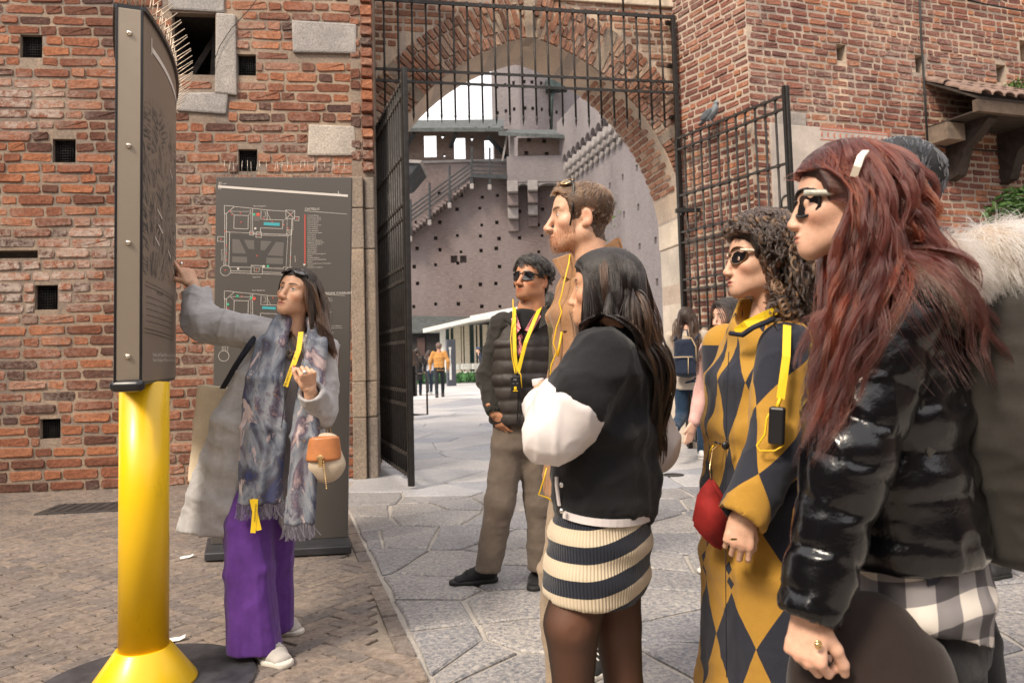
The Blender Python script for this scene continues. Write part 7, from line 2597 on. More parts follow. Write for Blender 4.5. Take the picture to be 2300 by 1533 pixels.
    mb.prism([J(1352, 560, Y + .10), J(1385, 536, Y - .06), J(1391, 560, Y - .06), J(1388, 580, Y + .1)], (.012, 0, 0.004))
    mb.build('coat_collar', M_CAMEL, root)
    f = Field(*bounds([J(1230, 600, Y), J(1320, 1000, Y)], .15), .010)
    f.loft([(J(1318, 640, Y), .12, .07), (J(1308, 740, Y), .17, .115), (J(1302, 1000, Y), .17, .115)], sd, .03)
    mg_ = Mat('green_tweed'); mg_.bs(Base_Color=mg_.ramp(mg_.noise(160, 3, .7, mg_.pos()), [(.4, (.03, .03, .012)), (.6, (.16, .12, .05))]), Roughness=.95)
    cloth('jumper', f, mg_.m, root)
    mb = MB()
    for px, py in ((1264, 712), (1272, 748)): mb.lathe((0, 0, 0), [(.001, 0), (.011, 0.0), (.011, .004), (.001, .005)], 12)
    bmesh.ops.transform(mb.bm, matrix=Matrix.Translation(J(1272, 745, Y - .17)), verts=mb.bm.verts)
    mb.build('coat_button', plain('horn_button', (.08, .04, .02), .3), root)
    # trousers
    f = Field(*bounds([J(1200, 960, Y), J(1400, 1640, Y)], .4), .012)
    f.loft([(J(1330, 960, Y), .16, .12), (J(1325, 1040, Y), .165, .125)], sd, .04)
    f.chain([J(1318, 1040, Y - .09), J(1268, 1290, Y - .10), V3(gnd(1278, 1655)) + V3((0, 0, .11))], [.10, .082, .075], .04)
    f.chain([J(1325, 1040, Y + .09), J(1325, 1250, Y + .2), V3(gnd(1352, 1500)) + V3((0, 0, .12))], [.10, .08, .075], .04)
    cloth('trousers', f, M_CORDUROY, root, dict(amp=.007, freq=9, stretch=(1, 1, 1.2), seed=7), rel=2)
    shoe('shoe', gnd(1330, 1640), gnd(1205, 1670), .10, .10, M_BLACKSHOE, M_SOLE, root, .026, M_WHITE)
    shoe('shoe', gnd(1375, 1488), gnd(1310, 1533), .10, .10, M_BLACKSHOE, M_SOLE, root, .026, M_WHITE)
    mb = MB(); mb.tube([J(1280, 572, Y - .1), J(1278, 590, Y - .13), J(1268, 630, Y - .17), J(1262, 660, Y - .17), J(1256, 680, Y - .17), J(1262, 700, Y - .175), J(1250, 735, Y - .17), J(1243, 770, Y - .17), J(1250, 790, Y - .17), J(1238, 820, Y - .16), J(1232, 900, Y - .14)], .0024, 6)
    mb.build('earphone_cord', M_CORD, root); mb = MB()
    mb.tube([J(1262, 745, Y - .165), J(1256, 780, Y - .17), J(1252, 800, Y - .17)], .004, 6)
    mb.build('earphone_cord', M_CORD, root); mb = MB()
    mb.tube([J(1228, 1050, Y - .20), J(1222, 1075, Y - .20), J(1210, 1110, Y - .2), J(1230, 1117, Y - .2), J(1246, 1130, Y - .2)], .0024, 6)
    mb.build('earphone_cord', M_CORD, root)


build_vest_man()
build_tall_man()


M_BLACKWOOL = fabric('black_jacket_wool', (.011, .011, .013), .92, 700, .3, .15)
M_WHITELEA = plain('white_sleeve', (.66, .61, .60), .5, 0, .04, 12, .15, 60)
mst = Mat('striped_rib_knit')
_v = mst.sep(mst.attr('pat'))
_st = mst.math('GREATER_THAN', mst.math('FRACT', mst.math('ADD', mst.math('MULTIPLY', _v[1], 1 / .080), .62)), .47)
_rib = mst.math('SINE', mst.math('MULTIPLY', _v[0], 2 * math.pi / .0075))
_c = mst.mix(_st, (.60, .50, .36), (.008, .011, .022))
_c = mst.mix(mst.math('MULTIPLY_ADD', _rib, .12, .12), _c, mst.mix(1.0, _c, (.45, .42, .40), 'MULTIPLY'))
mst.bs(Base_Color=_c, Roughness=.95, Sheen_Weight=.15)
mst.bump(_rib, .5, .002)
M_STRIPE = mst.m
mti = Mat('sheer_dark_tights')
_lw = mti.n('LayerWeight', {'Blend': 0.42}).outputs['Facing']
mti.bs(Base_Color=mti.ramp(_lw, [(.0, (.105, .042, .022)), (.45, (.055, .024, .014)), (.8, (.010, .007, .006))]), Roughness=.62)
M_TIGHTS = mti.m
mar = Mat('argyle_wool')
_v = mar.sep(mar.attr('pat'))
PW_, PH_ = .142, .345
_u, _w = mar.math('DIVIDE', _v[0], PW_), mar.math('DIVIDE', _v[1], PH_)
_a = mar.math('ABSOLUTE', mar.math('SUBTRACT', mar.math('FRACT', _u), .5)); _b = mar.math('ABSOLUTE', mar.math('SUBTRACT', mar.math('FRACT', _w), .5))
_d = mar.math('GREATER_THAN', mar.math('ADD', _a, _b), .5)
# every second meeting point of the dark diamonds is opened and strung with two small lozenges
_par = mar.math('LESS_THAN', mar.math('FRACT', mar.math('MULTIPLY', _w, .5)), .5)
_b2 = mar.math('MULTIPLY', mar.math('SUBTRACT', _b, .13), 1.3514)
_be = mar.math('ADD', mar.math('MULTIPLY', _b2, _par), mar.math('MULTIPLY', _b, mar.math('SUBTRACT', 1.0, _par)))
_d = mar.math('GREATER_THAN', mar.math('ADD', _a, _be), .5)
_ua = mar.math('SUBTRACT', .5, _a)
_lz = mar.math('LESS_THAN', mar.math('ADD', _ua, mar.math('MULTIPLY', mar.math('ABSOLUTE', mar.math('SUBTRACT', _b, .058)), 1.9)), .10)
_dk = mar.math('MAXIMUM', _d, mar.math('MULTIPLY', _lz, mar.math('MULTIPLY', _par, mar.math('LESS_THAN', _b, .125))))
_wv = mar.noise(900, 2, .7, mar.pos())
_c = mar.mix(_dk, mar.ramp(_wv, [(.3, (.30, .155, .018)), (.7, (.50, .27, .038))]), mar.ramp(_wv, [(.35, (.008, .010, .020)), (.72, (.030, .032, .048))]))
mar.bs(Base_Color=_c, Roughness=.97, Sheen_Weight=.1)
mar.bump(_wv, .3, .002)
M_ARGYLE = mar.m
mvy = Mat('black_vinyl')
mvy.bs(Base_Color=(.003, .003, .004), Roughness=mvy.ramp(mvy.noise(20, 4, .6, mvy.pos()), [(.3, .12), (.7, .24)]), Coat_Weight=.25, Coat_Roughness=.05)
mvy.b.inputs['Specular IOR Level'].default_value = .38
mvy.bump(mvy.noise(60, 4, .65, mvy.pos()), .35, .004)
M_VINYL = mvy.m
mpl = Mat('grey_plaid_cotton')
_v = mpl.sep(mpl.attr('pat'))
_p = mpl.math('GREATER_THAN', mpl.math('FRACT', mpl.math('DIVIDE', _v[0], .085)), .5); _q = mpl.math('GREATER_THAN', mpl.math('FRACT', mpl.math('DIVIDE', _v[1], .095)), .5)
mpl.bs(Base_Color=mpl.ramp(mpl.math('MULTIPLY', mpl.math('ADD', _p, _q), .5), [(0, (.62, .57, .52)), (.5, (.22, .205, .21)), (1, (.055, .05, .055))], 'CONSTANT'), Roughness=.85)
mpl.N['Color Ramp'].color_ramp.elements[1].position = .3; mpl.N['Color Ramp'].color_ramp.elements[2].position = .8
M_PLAID = mpl.m
M_BLACKPANT = fabric('black_trouser', (.010, .010, .012), .9, 700, .25, .2)
M_DARKBROWN = fabric('dark_brown_felt', (.020, .012, .010), .85, 700, .25, .2, 8)
M_PACK = fabric('grey_brown_canvas', (.030, .027, .023), .9, 900, .35, .2, 10)
M_CLUTCH = plain('red_suede', (.26, .010, .008), .85, 0, .35, 14, .3, 300)


def build_varsity_woman():
    Y = 2.0
    root = empty('person', 'woman in black varsity jacket with white sleeves and striped knit skirt, face turned away', 'person')
    sk = (.56, .32, .20)
    fr = head_frame(J(1358, 650, Y), 108, 4, 0, .875)
    hV, hQ, hC = make_head(dict(fem=True, skin=sk, brow=(.02, .013, .01), hideeyes=False, nose=.72, neck=.045, neckto=(0, -.062, -.20), lip=(.40, .15, .12)), .0028)
    f_ = nrm((-.94, .34, 0)); lf = nrm((-.34, -.94, 0))
    chest, waist, hip = J(1388, 850, Y + .05), J(1375, 1000, Y + .05), J(1348, 1180, Y + .03)
    shC = J(1388, 790, Y + .05)
    shL, shR = shC + lf * .175, shC - lf * .175
    elL = J(1242, 975, Y - .17); wrL = J(1222, 905, Y + .0)
    elR = J(1470, 1000, Y + .18); wrR = J(1330, 960, Y + .2)
    handL = hand_mesh(wrL, J(1214, 868, Y + .06) - wrL, (-.5, -.8, .1), -1, [(.9, 1.0, .6)] * 4, (.2, .4), .9, sk)
    kL, kR = J(1288, 1545, Y - .02), J(1402, 1545, Y + .06)
    aL, aR = V3(gnd(1300, 1900)) + V3((0, 0, .09)), V3(gnd(1400, 1860)) + V3((0, 0, .09))
    core = body_core([([J(1378, 740, Y + .03), chest, waist, hip], [.05, .09, .09, .09]), ([shL, elL, wrL], [.04, .035, .026]), ([shR, elR, wrR], [.04, .035, .026])], sk)
    body_obj(root, [(tow(fr, hV), hQ, hC), handL, core])
    f = Field(*bounds([J(1200, 1250, Y), J(1460, 1250, Y), aL, aR], .12), .010)
    f.chain([J(1318, 1270, Y - .03), J(1284, 1400, Y - .05), kL, aL], [.072, .070, .052, .036], .012)
    f.chain([J(1380, 1270, Y + .08), J(1386, 1400, Y + .07), kR, aR], [.072, .064, .050, .036], .012)
    cloth('tights', f, M_TIGHTS, root, None, None, 2)
    shoe('shoe', aL + V3((.03, .0, -.09)), aL + V3((-.19, .03, -.09)), .09, .09, M_SNEAK, M_SOLE, root); shoe('shoe', aR + V3((.03, .0, -.09)), aR + V3((-.19, .03, -.09)), .09, .09, M_SNEAK, M_SOLE, root)
    # skirt
    f = Field(*bounds([J(1200, 1120, Y), J(1480, 1400, Y)], .22), .008)
    rings = [(J(1357, 1130, Y + .03), .165, .120), (J(1350, 1200, Y + .03), .172, .131), (J(1342, 1270, Y + .03), .174, .135), (J(1328, 1365, Y + .03), .172, .133), (J(1322, 1420, Y + .03), .170, .131)]
    f.loft(rings, lf, .03, 'add', .2)
    f.cut(J(1322, 1326, Y), (-.04, .10, -1))
    ax0, zc_ = J(1348, 1200, Y + .03), J(1348, 1366, Y)[2]

    def pat(V, N):
        q = V - ax0; a = np.arctan2(q @ f_, q @ lf)
        zz = V[:, 2] - zc_ - .03 * np.cos(a + .25) * 0 + .045 * np.clip((q @ -f_) / .14, -1, 1) ** 2 * ((q @ -f_) > 0) * -1
        return np.stack([a * .155, zz, a], 1)
    cloth('skirt', f, M_STRIPE, root, dict(amp=.003, freq=7, stretch=(1, 1, 1.2), seed=2), pat, 2)
    # jacket
    f = Field(*bounds([J(1230, 730, Y), J(1520, 1200, Y)], .32), .009)
    f.loft([(shC, .185, .080), (J(1376, 860, Y + .05), .190, .110), (J(1372, 960, Y + .05), .195, .122), (J(1364, 1060, Y + .05), .19, .128), (J(1360, 1125, Y + .04), .175, .122), (J(1358, 1162, Y + .04), .168, .116)], lf, .05, 'add', .3)
    f.ecap(J(1372, 728, Y + .02), J(1385, 790, Y + .04), (.072, .072), (.12, .09), lf, .03, 'add', .3)
    f.cap(shL + V3((.0, .01, -.02)), shL + (elL - shL) * .52, .090, .086, .04); f.cap(shR, shR + (elR - shR) * .5, .085, .08, .04)
    f.cut(J(1355, 1166, Y), (-.06, 0.02, -1))

    def hemrib(V, N):
        m = smooth01(J(1356, 1122, Y)[2] - V[:, 2], 0, .012)
        a = np.arctan2((V - ax0) @ f_, (V - ax0) @ lf)
        return V + N * (.0012 * np.sin(a * 150) * m - .010 * m * (1 - m))[:, None]
    cloth('jacket', f, M_BLACKWOOL, root, [dict(amp=.009, freq=6, stretch=(1, 1, .8), seed=5), dict(amp=.004, freq=15, seed=9)], None, 2, hemrib)
    # white hem stripe: a band round the ribbing
    q = []
    for k in range(26):
        a = math.radians(-30 + 7.6 * k)
        c0 = J(1356, 1148, Y + .04)
        q.append(c0 + lf * .182 * math.cos(a) - f_ * .130 * math.sin(a) + V3((0, 0, .014 - .016 * math.sin(a))))
    MB().ribbon(q, (0, 0, 1), .018, .004).build('white_hem_stripe', M_WHITELEA, root)
    mb = MB(); e = J(1250, 1085, Y - .06); mb.ribbon([J(1250, 1070, Y - .075), J(1250, 1090, Y - .08), J(1256, 1135, Y - .08)], (.4, -1, 0), .012, .004); mb.build('white_front_trim', M_WHITELEA, root)
    mb = MB()
    for px, py in ((1262, 1088), (1262, 1146)): MB().sphere(J(px, py, Y - .115), .007, 10, 6).build('snap_button', M_SILVER, root)
    # white sleeves
    a0 = shL + (elL - shL) * .30
    f = Field(*bounds([shL, elL, wrL], .15), .008)
    f.chain([a0, (a0 + elL) / 2, elL], [.090, .086, .072], .03); f.cap(elL, wrL + (elL - wrL) * .02, .072, .048, .03)
    dn = nrm(shL - elL); pc_ = J(1292, 893, Y - .2)
    f.cut(pc_, nrm(np.array([.55, -.1, .83])))
    cloth('sleeve', f, M_WHITELEA, root, [dict(amp=.010, freq=5.5, stretch=(1.5, 1, .45), seed=16), dict(amp=.004, freq=13, stretch=(.6, 1, 1.2), seed=7)], None, 2)
    f = Field(*bounds([shR, elR, wrR], .13), .009)
    f.cap(shR + (elR - shR) * .55, elR, .078, .070, .03).cap(elR, wrR, .070, .05, .03)
    cloth('sleeve', f, M_WHITELEA, root, dict(amp=.008, freq=6, seed=3), None, 2)
    # hair
    CV, CQ = hair_cap(hV, hQ, .016, .052, .0)
    hair = link('hair', mesh_np('hair', tow(fr, CV), CQ), root, cap_mat('black_brown_hair', (.010, .007, .006)))
    cols = [skull(fr, .014), ('c', J(1378, 700, Y + .03), J(1385, 790, Y + .04), .075), ('c', shL, shR, .095), ('c', chest - lf * .08, chest + lf * .08, .135), ('c', waist - lf * .08, waist + lf * .08, .135)]

    R, c, s_ = fr
    cols.insert(1, ('h', R, c, s_, [-.22, -.10, -.04, .02, .062], [.060, .052, .046, .048, .062]))

    def vec(P): return np.stack([np.sign(P[:, 0] + .004) * 1.0, -.9 - 9 * np.maximum(P[:, 1], 0), -.5 + 0 * P[:, 0]], 1)
    tgt = J(1412, 860, Y + .06)

    def fc(Pp, t):
        q = tgt - Pp; q[:, 2] *= .15
        return q * (1.1 if t > .22 else .1)
    strand_hair('hair_strands', fr, CV, CQ, 10000, vec, lambda P: .36 + .12 * np.random.RandomState(2).rand(len(P)), hair, (.004, .0028, .0024), (.010, .006, .005), cols, 26, (0.0, 0, -1), .62, .026, .02, 170, .50, .9, .012, 6, .0008, (.05, .024, .013), .12, 4, fc)
    # a lock at the front over the far shoulder
    r = np.random.RandomState(8); S = []
    for k in range(420):
        o = r.randn(2) * .010
        S.append([J(1300 + 22 * math.sin(t * 2.2) - 40 * t * t + o[0] * 600, 700 + 190 * t + o[1] * 200, Y + .12 - .05 * t) for t in np.linspace(0, 1, 12)])
    curves('hair_strands', np.array(S), .0010, M_HAIR, hair, np.tile((.012, .007, .005), (420, 1)) * (.5 + 2 * r.rand(420, 1)))
    # water bottle
    bt = empty('water_bottle', 'clear plastic water bottle with white cap held by the woman in the varsity jacket', 'bottle')
    b0, b1 = J(1228, 990, Y + .10), J(1209, 858, Y + .10)
    d = b1 - b0; L = np.linalg.norm(d)
    mgl = Mat('clear_plastic'); mgl.bs(Base_Color=(.9, .92, .94), Roughness=.05, Transmission_Weight=.9, IOR=1.15)
    M_ = frame_m(b0, nrm(np.cross(d, (0, 1, 0))), (0, 1, 0), d)
    mb = MB(); mb.lathe((0, 0, 0), [(.02, 0), (.031, .006), (.032, .02), (.029, .04), (.032, .06), (.030, .09), (.026, L - .045), (.014, L - .022), (.013, L - .004), (.011, L - .002)], 20)
    me = mb.mesh('body'); me.transform(M_); link('bottle_body', me, bt, mgl.m)
    mb = MB(); mb.lathe((0, 0, L - .010), [(.0165, 0), (.0172, .004), (.0172, .016), (.016, .020), (.002, .0202)], 24)
    me = mb.mesh('cap'); me.transform(M_); link('cap', me, bt, M_WHITELEA)
    mb = MB()
    for k in range(9): mb.sphere(J(1308 - 4 * k * .5 - 3 * math.sin(k), 978 + 4 * k, Y - .115 + .004 * k), .006, 6, 4)
    mb.build('chain_bracelet', M_SILVER, root)


def curl_strands(roots, outd, n_turn, rad, L, seed, steps=26, drop=.55):
    r = np.random.RandomState(seed); n = len(roots)
    t = np.linspace(0, 1, steps)
    a = outd + r.randn(n, 3) * .35; a /= np.linalg.norm(a, axis=1, keepdims=True)
    g = np.array((0, 0, -1.0))
    ax = roots[:, None, :] + a[:, None, :] * (L[:, None] * t[None])[:, :, None] * (1 - .35 * t[None, :, None]) + g[None, None, :] * (drop * L[:, None] * t[None] ** 2)[:, :, None]
    u = np.cross(a, r.randn(n, 3)); u /= np.linalg.norm(u, axis=1, keepdims=True); v = np.cross(a, u)
    ph = r.rand(n) * 6.28; tt = ph[:, None] + 2 * math.pi * n_turn[:, None] * t[None]
    R = rad[:, None] * np.minimum(1, t * 4)[None]
    return ax + (u[:, None, :] * np.cos(tt)[:, :, None] + v[:, None, :] * np.sin(tt)[:, :, None]) * R[:, :, None]


def build_curly_woman():
    Y = 2.15
    root = empty('person', 'curly haired woman in mustard and navy argyle coat with pale framed sunglasses', 'person')
    sk = (.62, .385, .275)
    fr = head_frame(J(1708, 584, Y), 88, 3, 0, .95)
    hV, hQ, hC = make_head(dict(fem=True, skin=sk, brow=(.03, .018, .012), nose=.74, gaze=(-.1, .1), neck=.047, neckto=(0, -.055, -.22), lip=(.45, .14, .12)), .0028)
    f_ = nrm((-.966, -.26, 0)); lf = nrm((.26, -.966, 0))
    shC = J(1700, 778, Y + .03); shL, shR = shC + lf * .165, shC - lf * .165
    elL, wrL = J(1748, 1000, Y - .17), J(1668, 1158, Y - .22)
    elR, wrR = J(1640, 1000, Y + .16), J(1625, 1130, Y + .12)
    hd = J(1660, 1204, Y - .225) - wrL
    handL = hand_mesh(wrL, hd, (-.25, -.95, .15), -1, [(.55, .75, .5), (.65, .8, .5), (.7, .8, .5), (.75, .8, .5)], (.1, .6), .92, sk)
    handR = hand_mesh(wrR, J(1618, 1165, Y + .1) - wrR, (-.3, -.9, 0), 1, [(.8, 1.0, .6)] * 4, (.2, .5), .9, sk)
    core = body_core([([J(1720, 690, Y + .02), J(1710, 820, Y + .03), J(1705, 1000, Y + .03), J(1705, 1140, Y + .03)], [.04, .06, .06, .06]), ([shL, elL, wrL], [.04, .035, .026]), ([shR, elR, wrR], [.04, .035, .026]),
                      ([J(1705, 1140, Y - .05), J(1712, 1740, Y)], [.06, .04]), ([J(1710, 1140, Y + .08), J(1725, 1720, Y + .08)], [.06, .04])], sk)
    body_obj(root, [(tow(fr, hV), hQ, hC), handL, handR, core])
    for px in (1690, 1725): shoe('shoe', gnd(px + 10, 1835), gnd(px - 110, 1845), .09, .09, M_SNEAK, M_SOLE, root)
    axp = J(1700, 1000, Y + .03)

    def pat(V, N):
        q = V - axp; a = np.arctan2(q @ -lf, q @ f_)
        return np.stack([a * .165 + .07, V[:, 2] - .50, a], 1)
    f = Field(*bounds([J(1590, 720, Y), J(1800, 1760, Y)], .28), .009)
    f.loft([(J(1702, 776, Y + .03), .165, .082), (J(1700, 850, Y + .03), .195, .118), (J(1697, 960, Y + .03), .195, .124), (J(1699, 1100, Y + .03), .205, .128), (J(1702, 1260, Y + .03), .215, .132), (J(1706, 1560, Y + .04), .235, .140), (J(1706, 1740, Y + .04), .24, .145)], lf, .04, 'add', .25)
    f.cut(J(1700, 1730, Y), (0, 0, -1))
    f.ecap(J(1728, 690, Y + .03), J(1712, 760, Y + .03), (.082, .088), (.12, .100), lf, .04, 'add', .3)
    f.ecap(J(1716, 660, Y + .01), J(1706, 720, Y + .01), (.060, .075), (.058, .07), lf, .008, 'sub', .8)
    cloth('coat', f, M_ARGYLE, root, [dict(amp=.006, freq=5, stretch=(1, 1, .5), seed=3), dict(amp=.003, freq=14, seed=6)], pat, 2)
    f = Field(*bounds([shL, elL, wrL], .13), .008)
    f.chain([shL + V3((-.01, .02, -.01)), elL, wrL + (wrL - elL) * .25], [.078, .074, .062], .03)
    cuff(f, wrL, elL, .012, .045)
    mdir = nrm(wrL - shL)

    def pats(V, N):
        q = V - elL; s_ = q @ mdir; u = q @ nrm(np.cross(mdir, (0, -1, 0)))
        a = np.arctan2(u, -(q @ np.array((0, 1., 0))))
        return np.stack([a * .075 + .03, s_ - .10, a], 1)
    cloth('sleeve', f, M_ARGYLE, root, [dict(amp=.006, freq=8, seed=5)], pats, 2)
    f = Field(*bounds([shR, elR, wrR], .12), .009); f.chain([shR, elR, wrR], [.075, .066, .05], .03)
    cloth('sleeve', f, M_ARGYLE, root, None, pats, 2)
    mb = MB(); d = nrm(elL - wrL)
    mb.tube([V3(wrL) + d * .004 + (nrm(np.cross(d, (0, 1, 0))) * math.cos(a) + np.cross(d, nrm(np.cross(d, (0, 1, 0)))) * math.sin(a)) * .052 for a in np.linspace(0, 2 * math.pi, 24)], .006, 6)
    mb.build('cuff_edge', plain('dark_olive_edge', (.035, .028, .014), .8), root)
    # lapel edge, pocket flap, buttons
    mb = MB(); mb.tube([J(1640, 748, Y - .08), J(1668, 752, Y - .12), J(1692, 735, Y - .14), J(1740, 716, Y - .13)], .007, 6); mb.build('lapel_edge', plain('navy_edge', (.010, .012, .024), .9), root)
    mb = MB(); mb.tube([J(1637, 790, Y - .095), J(1632, 900, Y - .10), J(1630, 1100, Y - .11), J(1630, 1300, Y - .115), J(1632, 1520, Y - .12)], .0012, 5); mb.build('front_seam', bpy.data.materials['navy_edge'], root)
    mb = MB(); mb.sphere(J(1630, 1000, Y - .11), (.011, .006, .011), 12, 8); mb.build('coat_button', M_BLACKP, root)
    mb = MB(); mb.tube([J(1605, 992, Y - .09), J(1618, 996, Y - .105)], .003, 5); mb.build('buttonhole', M_BLACKP, root)
    # sunglasses with pale frame
    glasses(fr, (plain('tortoise_frame', (.10, .045, .015), .25), M_LENS, plain('pale_gold_arm', (.75, .60, .48), .3)), root, .006, .092, shape='round', lens=(.029, .026), th=.0032, armth=.0042, arm=.085, wrap=.024)
    # hair: rings and spirals
    CV, CQ = hair_cap(hV, hQ, .030, .060, -.002, lambda V: .35 + .8 * smooth01(V[:, 2], -.08, .06))
    hair = link('hair', mesh_np('hair', tow(fr, CV), CQ), root, cap_mat('dark_curl_base', (.012, .008, .006)))
    P, i = sample_tri(CV, CQ, 1500, 4); N = vnormals(CV, CQ)[CQ[i, 0]]
    r = np.random.RandomState(6); n = len(P)
    R, c, s = fr
    low = P[:, 2] < .02
    frt = smooth01(P[:, 1], .0, .05)
    L = (.030 + .022 * r.rand(n) + .055 * low) * (1 - .55 * frt)
    S = curl_strands(tow(fr, P), (N + np.array((0, -.9, .2)) * frt[:, None]) @ R.T, 1.5 + 2.0 * r.rand(n), .0045 + .0045 * r.rand(n), L, 7, 26, .8)
    fc_ = [('h', R, c, s, [-.20, -.10, -.05, -.02, .02, .07], [.0, -.010, .012, .026, .034, .060])]
    S = push_out(S.reshape(-1, 3), fc_).reshape(S.shape)
    S = np.concatenate([S + r.randn(n, 1, 3) * .0016 for _ in range(5)])
    base = np.array((.012, .007, .005)) * (1 + 1.5 * r.rand(n, 1)); hi = r.rand(n) < .16
    base[hi] = np.array((.11, .045, .018)) * (.7 + .6 * r.rand(hi.sum(), 1))
    curves('hair_strands', S, .0010, M_HAIR, hair, np.tile(base, (5, 1)), False)
    # lower mass of curls behind the neck
    q = [(J(1752 + 40 * r.randn() * .4, 640 + 50 * r.rand(), Y + .04 * r.randn() - .05)) for _ in range(260)]
    q = np.array(q); oo = np.stack([.4 + .3 * r.randn(260), -.6 + .4 * r.randn(260), -.4 + .3 * r.randn(260)], 1)
    S = curl_strands(q, oo / np.linalg.norm(oo, axis=1, keepdims=True), 1.5 + 1.5 * r.rand(260), .006 + .006 * r.rand(260), .05 + .03 * r.rand(260), 9)
    S = np.concatenate([S + r.randn(260, 1, 3) * .002 for _ in range(5)])
    base = np.array((.012, .007, .005)) * (1 + 1.6 * r.rand(260, 1)); hi = r.rand(260) < .2; base[hi] = np.array((.12, .05, .02))
    curves('hair_strands', S, .0010, M_HAIR, hair, np.tile(base, (5, 1)), False)
    # lanyard, receiver and cords
    mb = MB(); n1 = [J(1652, 745, Y - .10), J(1675, 728, Y - .135), J(1715, 708, Y - .14), J(1762, 690, Y - .11)]
    mb.ribbon(n1, (-.1, 0, 1), .020); mb.build('lanyard', M_LANY, root); mb = MB(); mb.ribbon([J(1768, 730, Y - .17), J(1766, 800, Y - .235), J(1753, 895, Y - .262)], (1, 0, .1), .02)
    ln = mb.build('lanyard', M_LANY, root)
    strip_text('MILANOGUIDA', n1[0] + (n1[1] - n1[0]) * .6, n1[3], (-.1, -1, .15), .0125, M_LANYTXT, ln, .004)
    receiver(J(1745, 955, Y - .275), 'dark audio receiver hanging at the sleeve of the woman in the argyle coat', -.08, (.038, .03, .092), (-.4, -.9, 0), False)
    mb = MB()
    mb.tube([J(1753, 893, Y - .262), J(1745, 915, Y - .27)], .005, 6)
    mb.build('earphone_cord', M_CORD, root); mb = MB()
    mb.tube([J(1735, 915, Y - .27), J(1722, 940, Y - .27), J(1718, 975, Y - .27), J(1700, 1000, Y - .265), J(1706, 1012, Y - .27), J(1740, 1012, Y - .28), J(1760, 1000, Y - .285), J(1755, 985, Y - .285)], .0026, 6)
    mb.build('earphone_cord', M_CORD, root); mb = MB()
    mb.tube([J(1592, 1035, Y - .05), J(1596, 1010, Y - .07), J(1602, 1000, Y - .08)], .002, 6)
    mb.build('earphone_cord', M_CORD, root)
    for k in (0,): MB().tube([J(1647 + 8 * math.cos(a), 1210 + 1.5 * math.sin(a), Y - .262 + .0 * a) for a in np.linspace(0, 6.28, 14)], .0016, 5).build('ring', M_GOLD, root)
    # red clutch
    cl = empty('clutch_bag', 'soft red suede clutch on a thin chain held beside the argyle coat', 'bag')
    Yc = Y - .12
    m = MB(); m.prism([J(x, y, Yc) for x, y in ((1597, 1072), (1617, 1100), (1640, 1148), (1636, 1200), (1626, 1238), (1610, 1236), (1575, 1205), (1553, 1176), (1566, 1108))], (0.01, .035, 0))
    bmesh.ops.recalc_face_normals(m.bm, faces=m.bm.faces); bmesh.ops.bevel(m.bm, geom=list(m.bm.edges), offset=.008, segments=3, affect='EDGES')
    me = m.mesh('bag_body')
    for p_ in me.polygons: p_.use_smooth = True
    link('bag_body', me, cl, M_CLUTCH)
    MB().tube([J(1597, 1074, Yc + .01), J(1594, 1050, Yc + .02), J(1600, 1010, Yc + .05), J(1640, 985, Yc + .10)], .0022, 6).build('chain', M_GOLD, cl)
    MB().tube([J(1598, 1080, Yc - .004), J(1618, 1112, Yc - .004), J(1641, 1152, Yc - .004)], .0022, 5).build('seam', M_CLUTCH, cl)


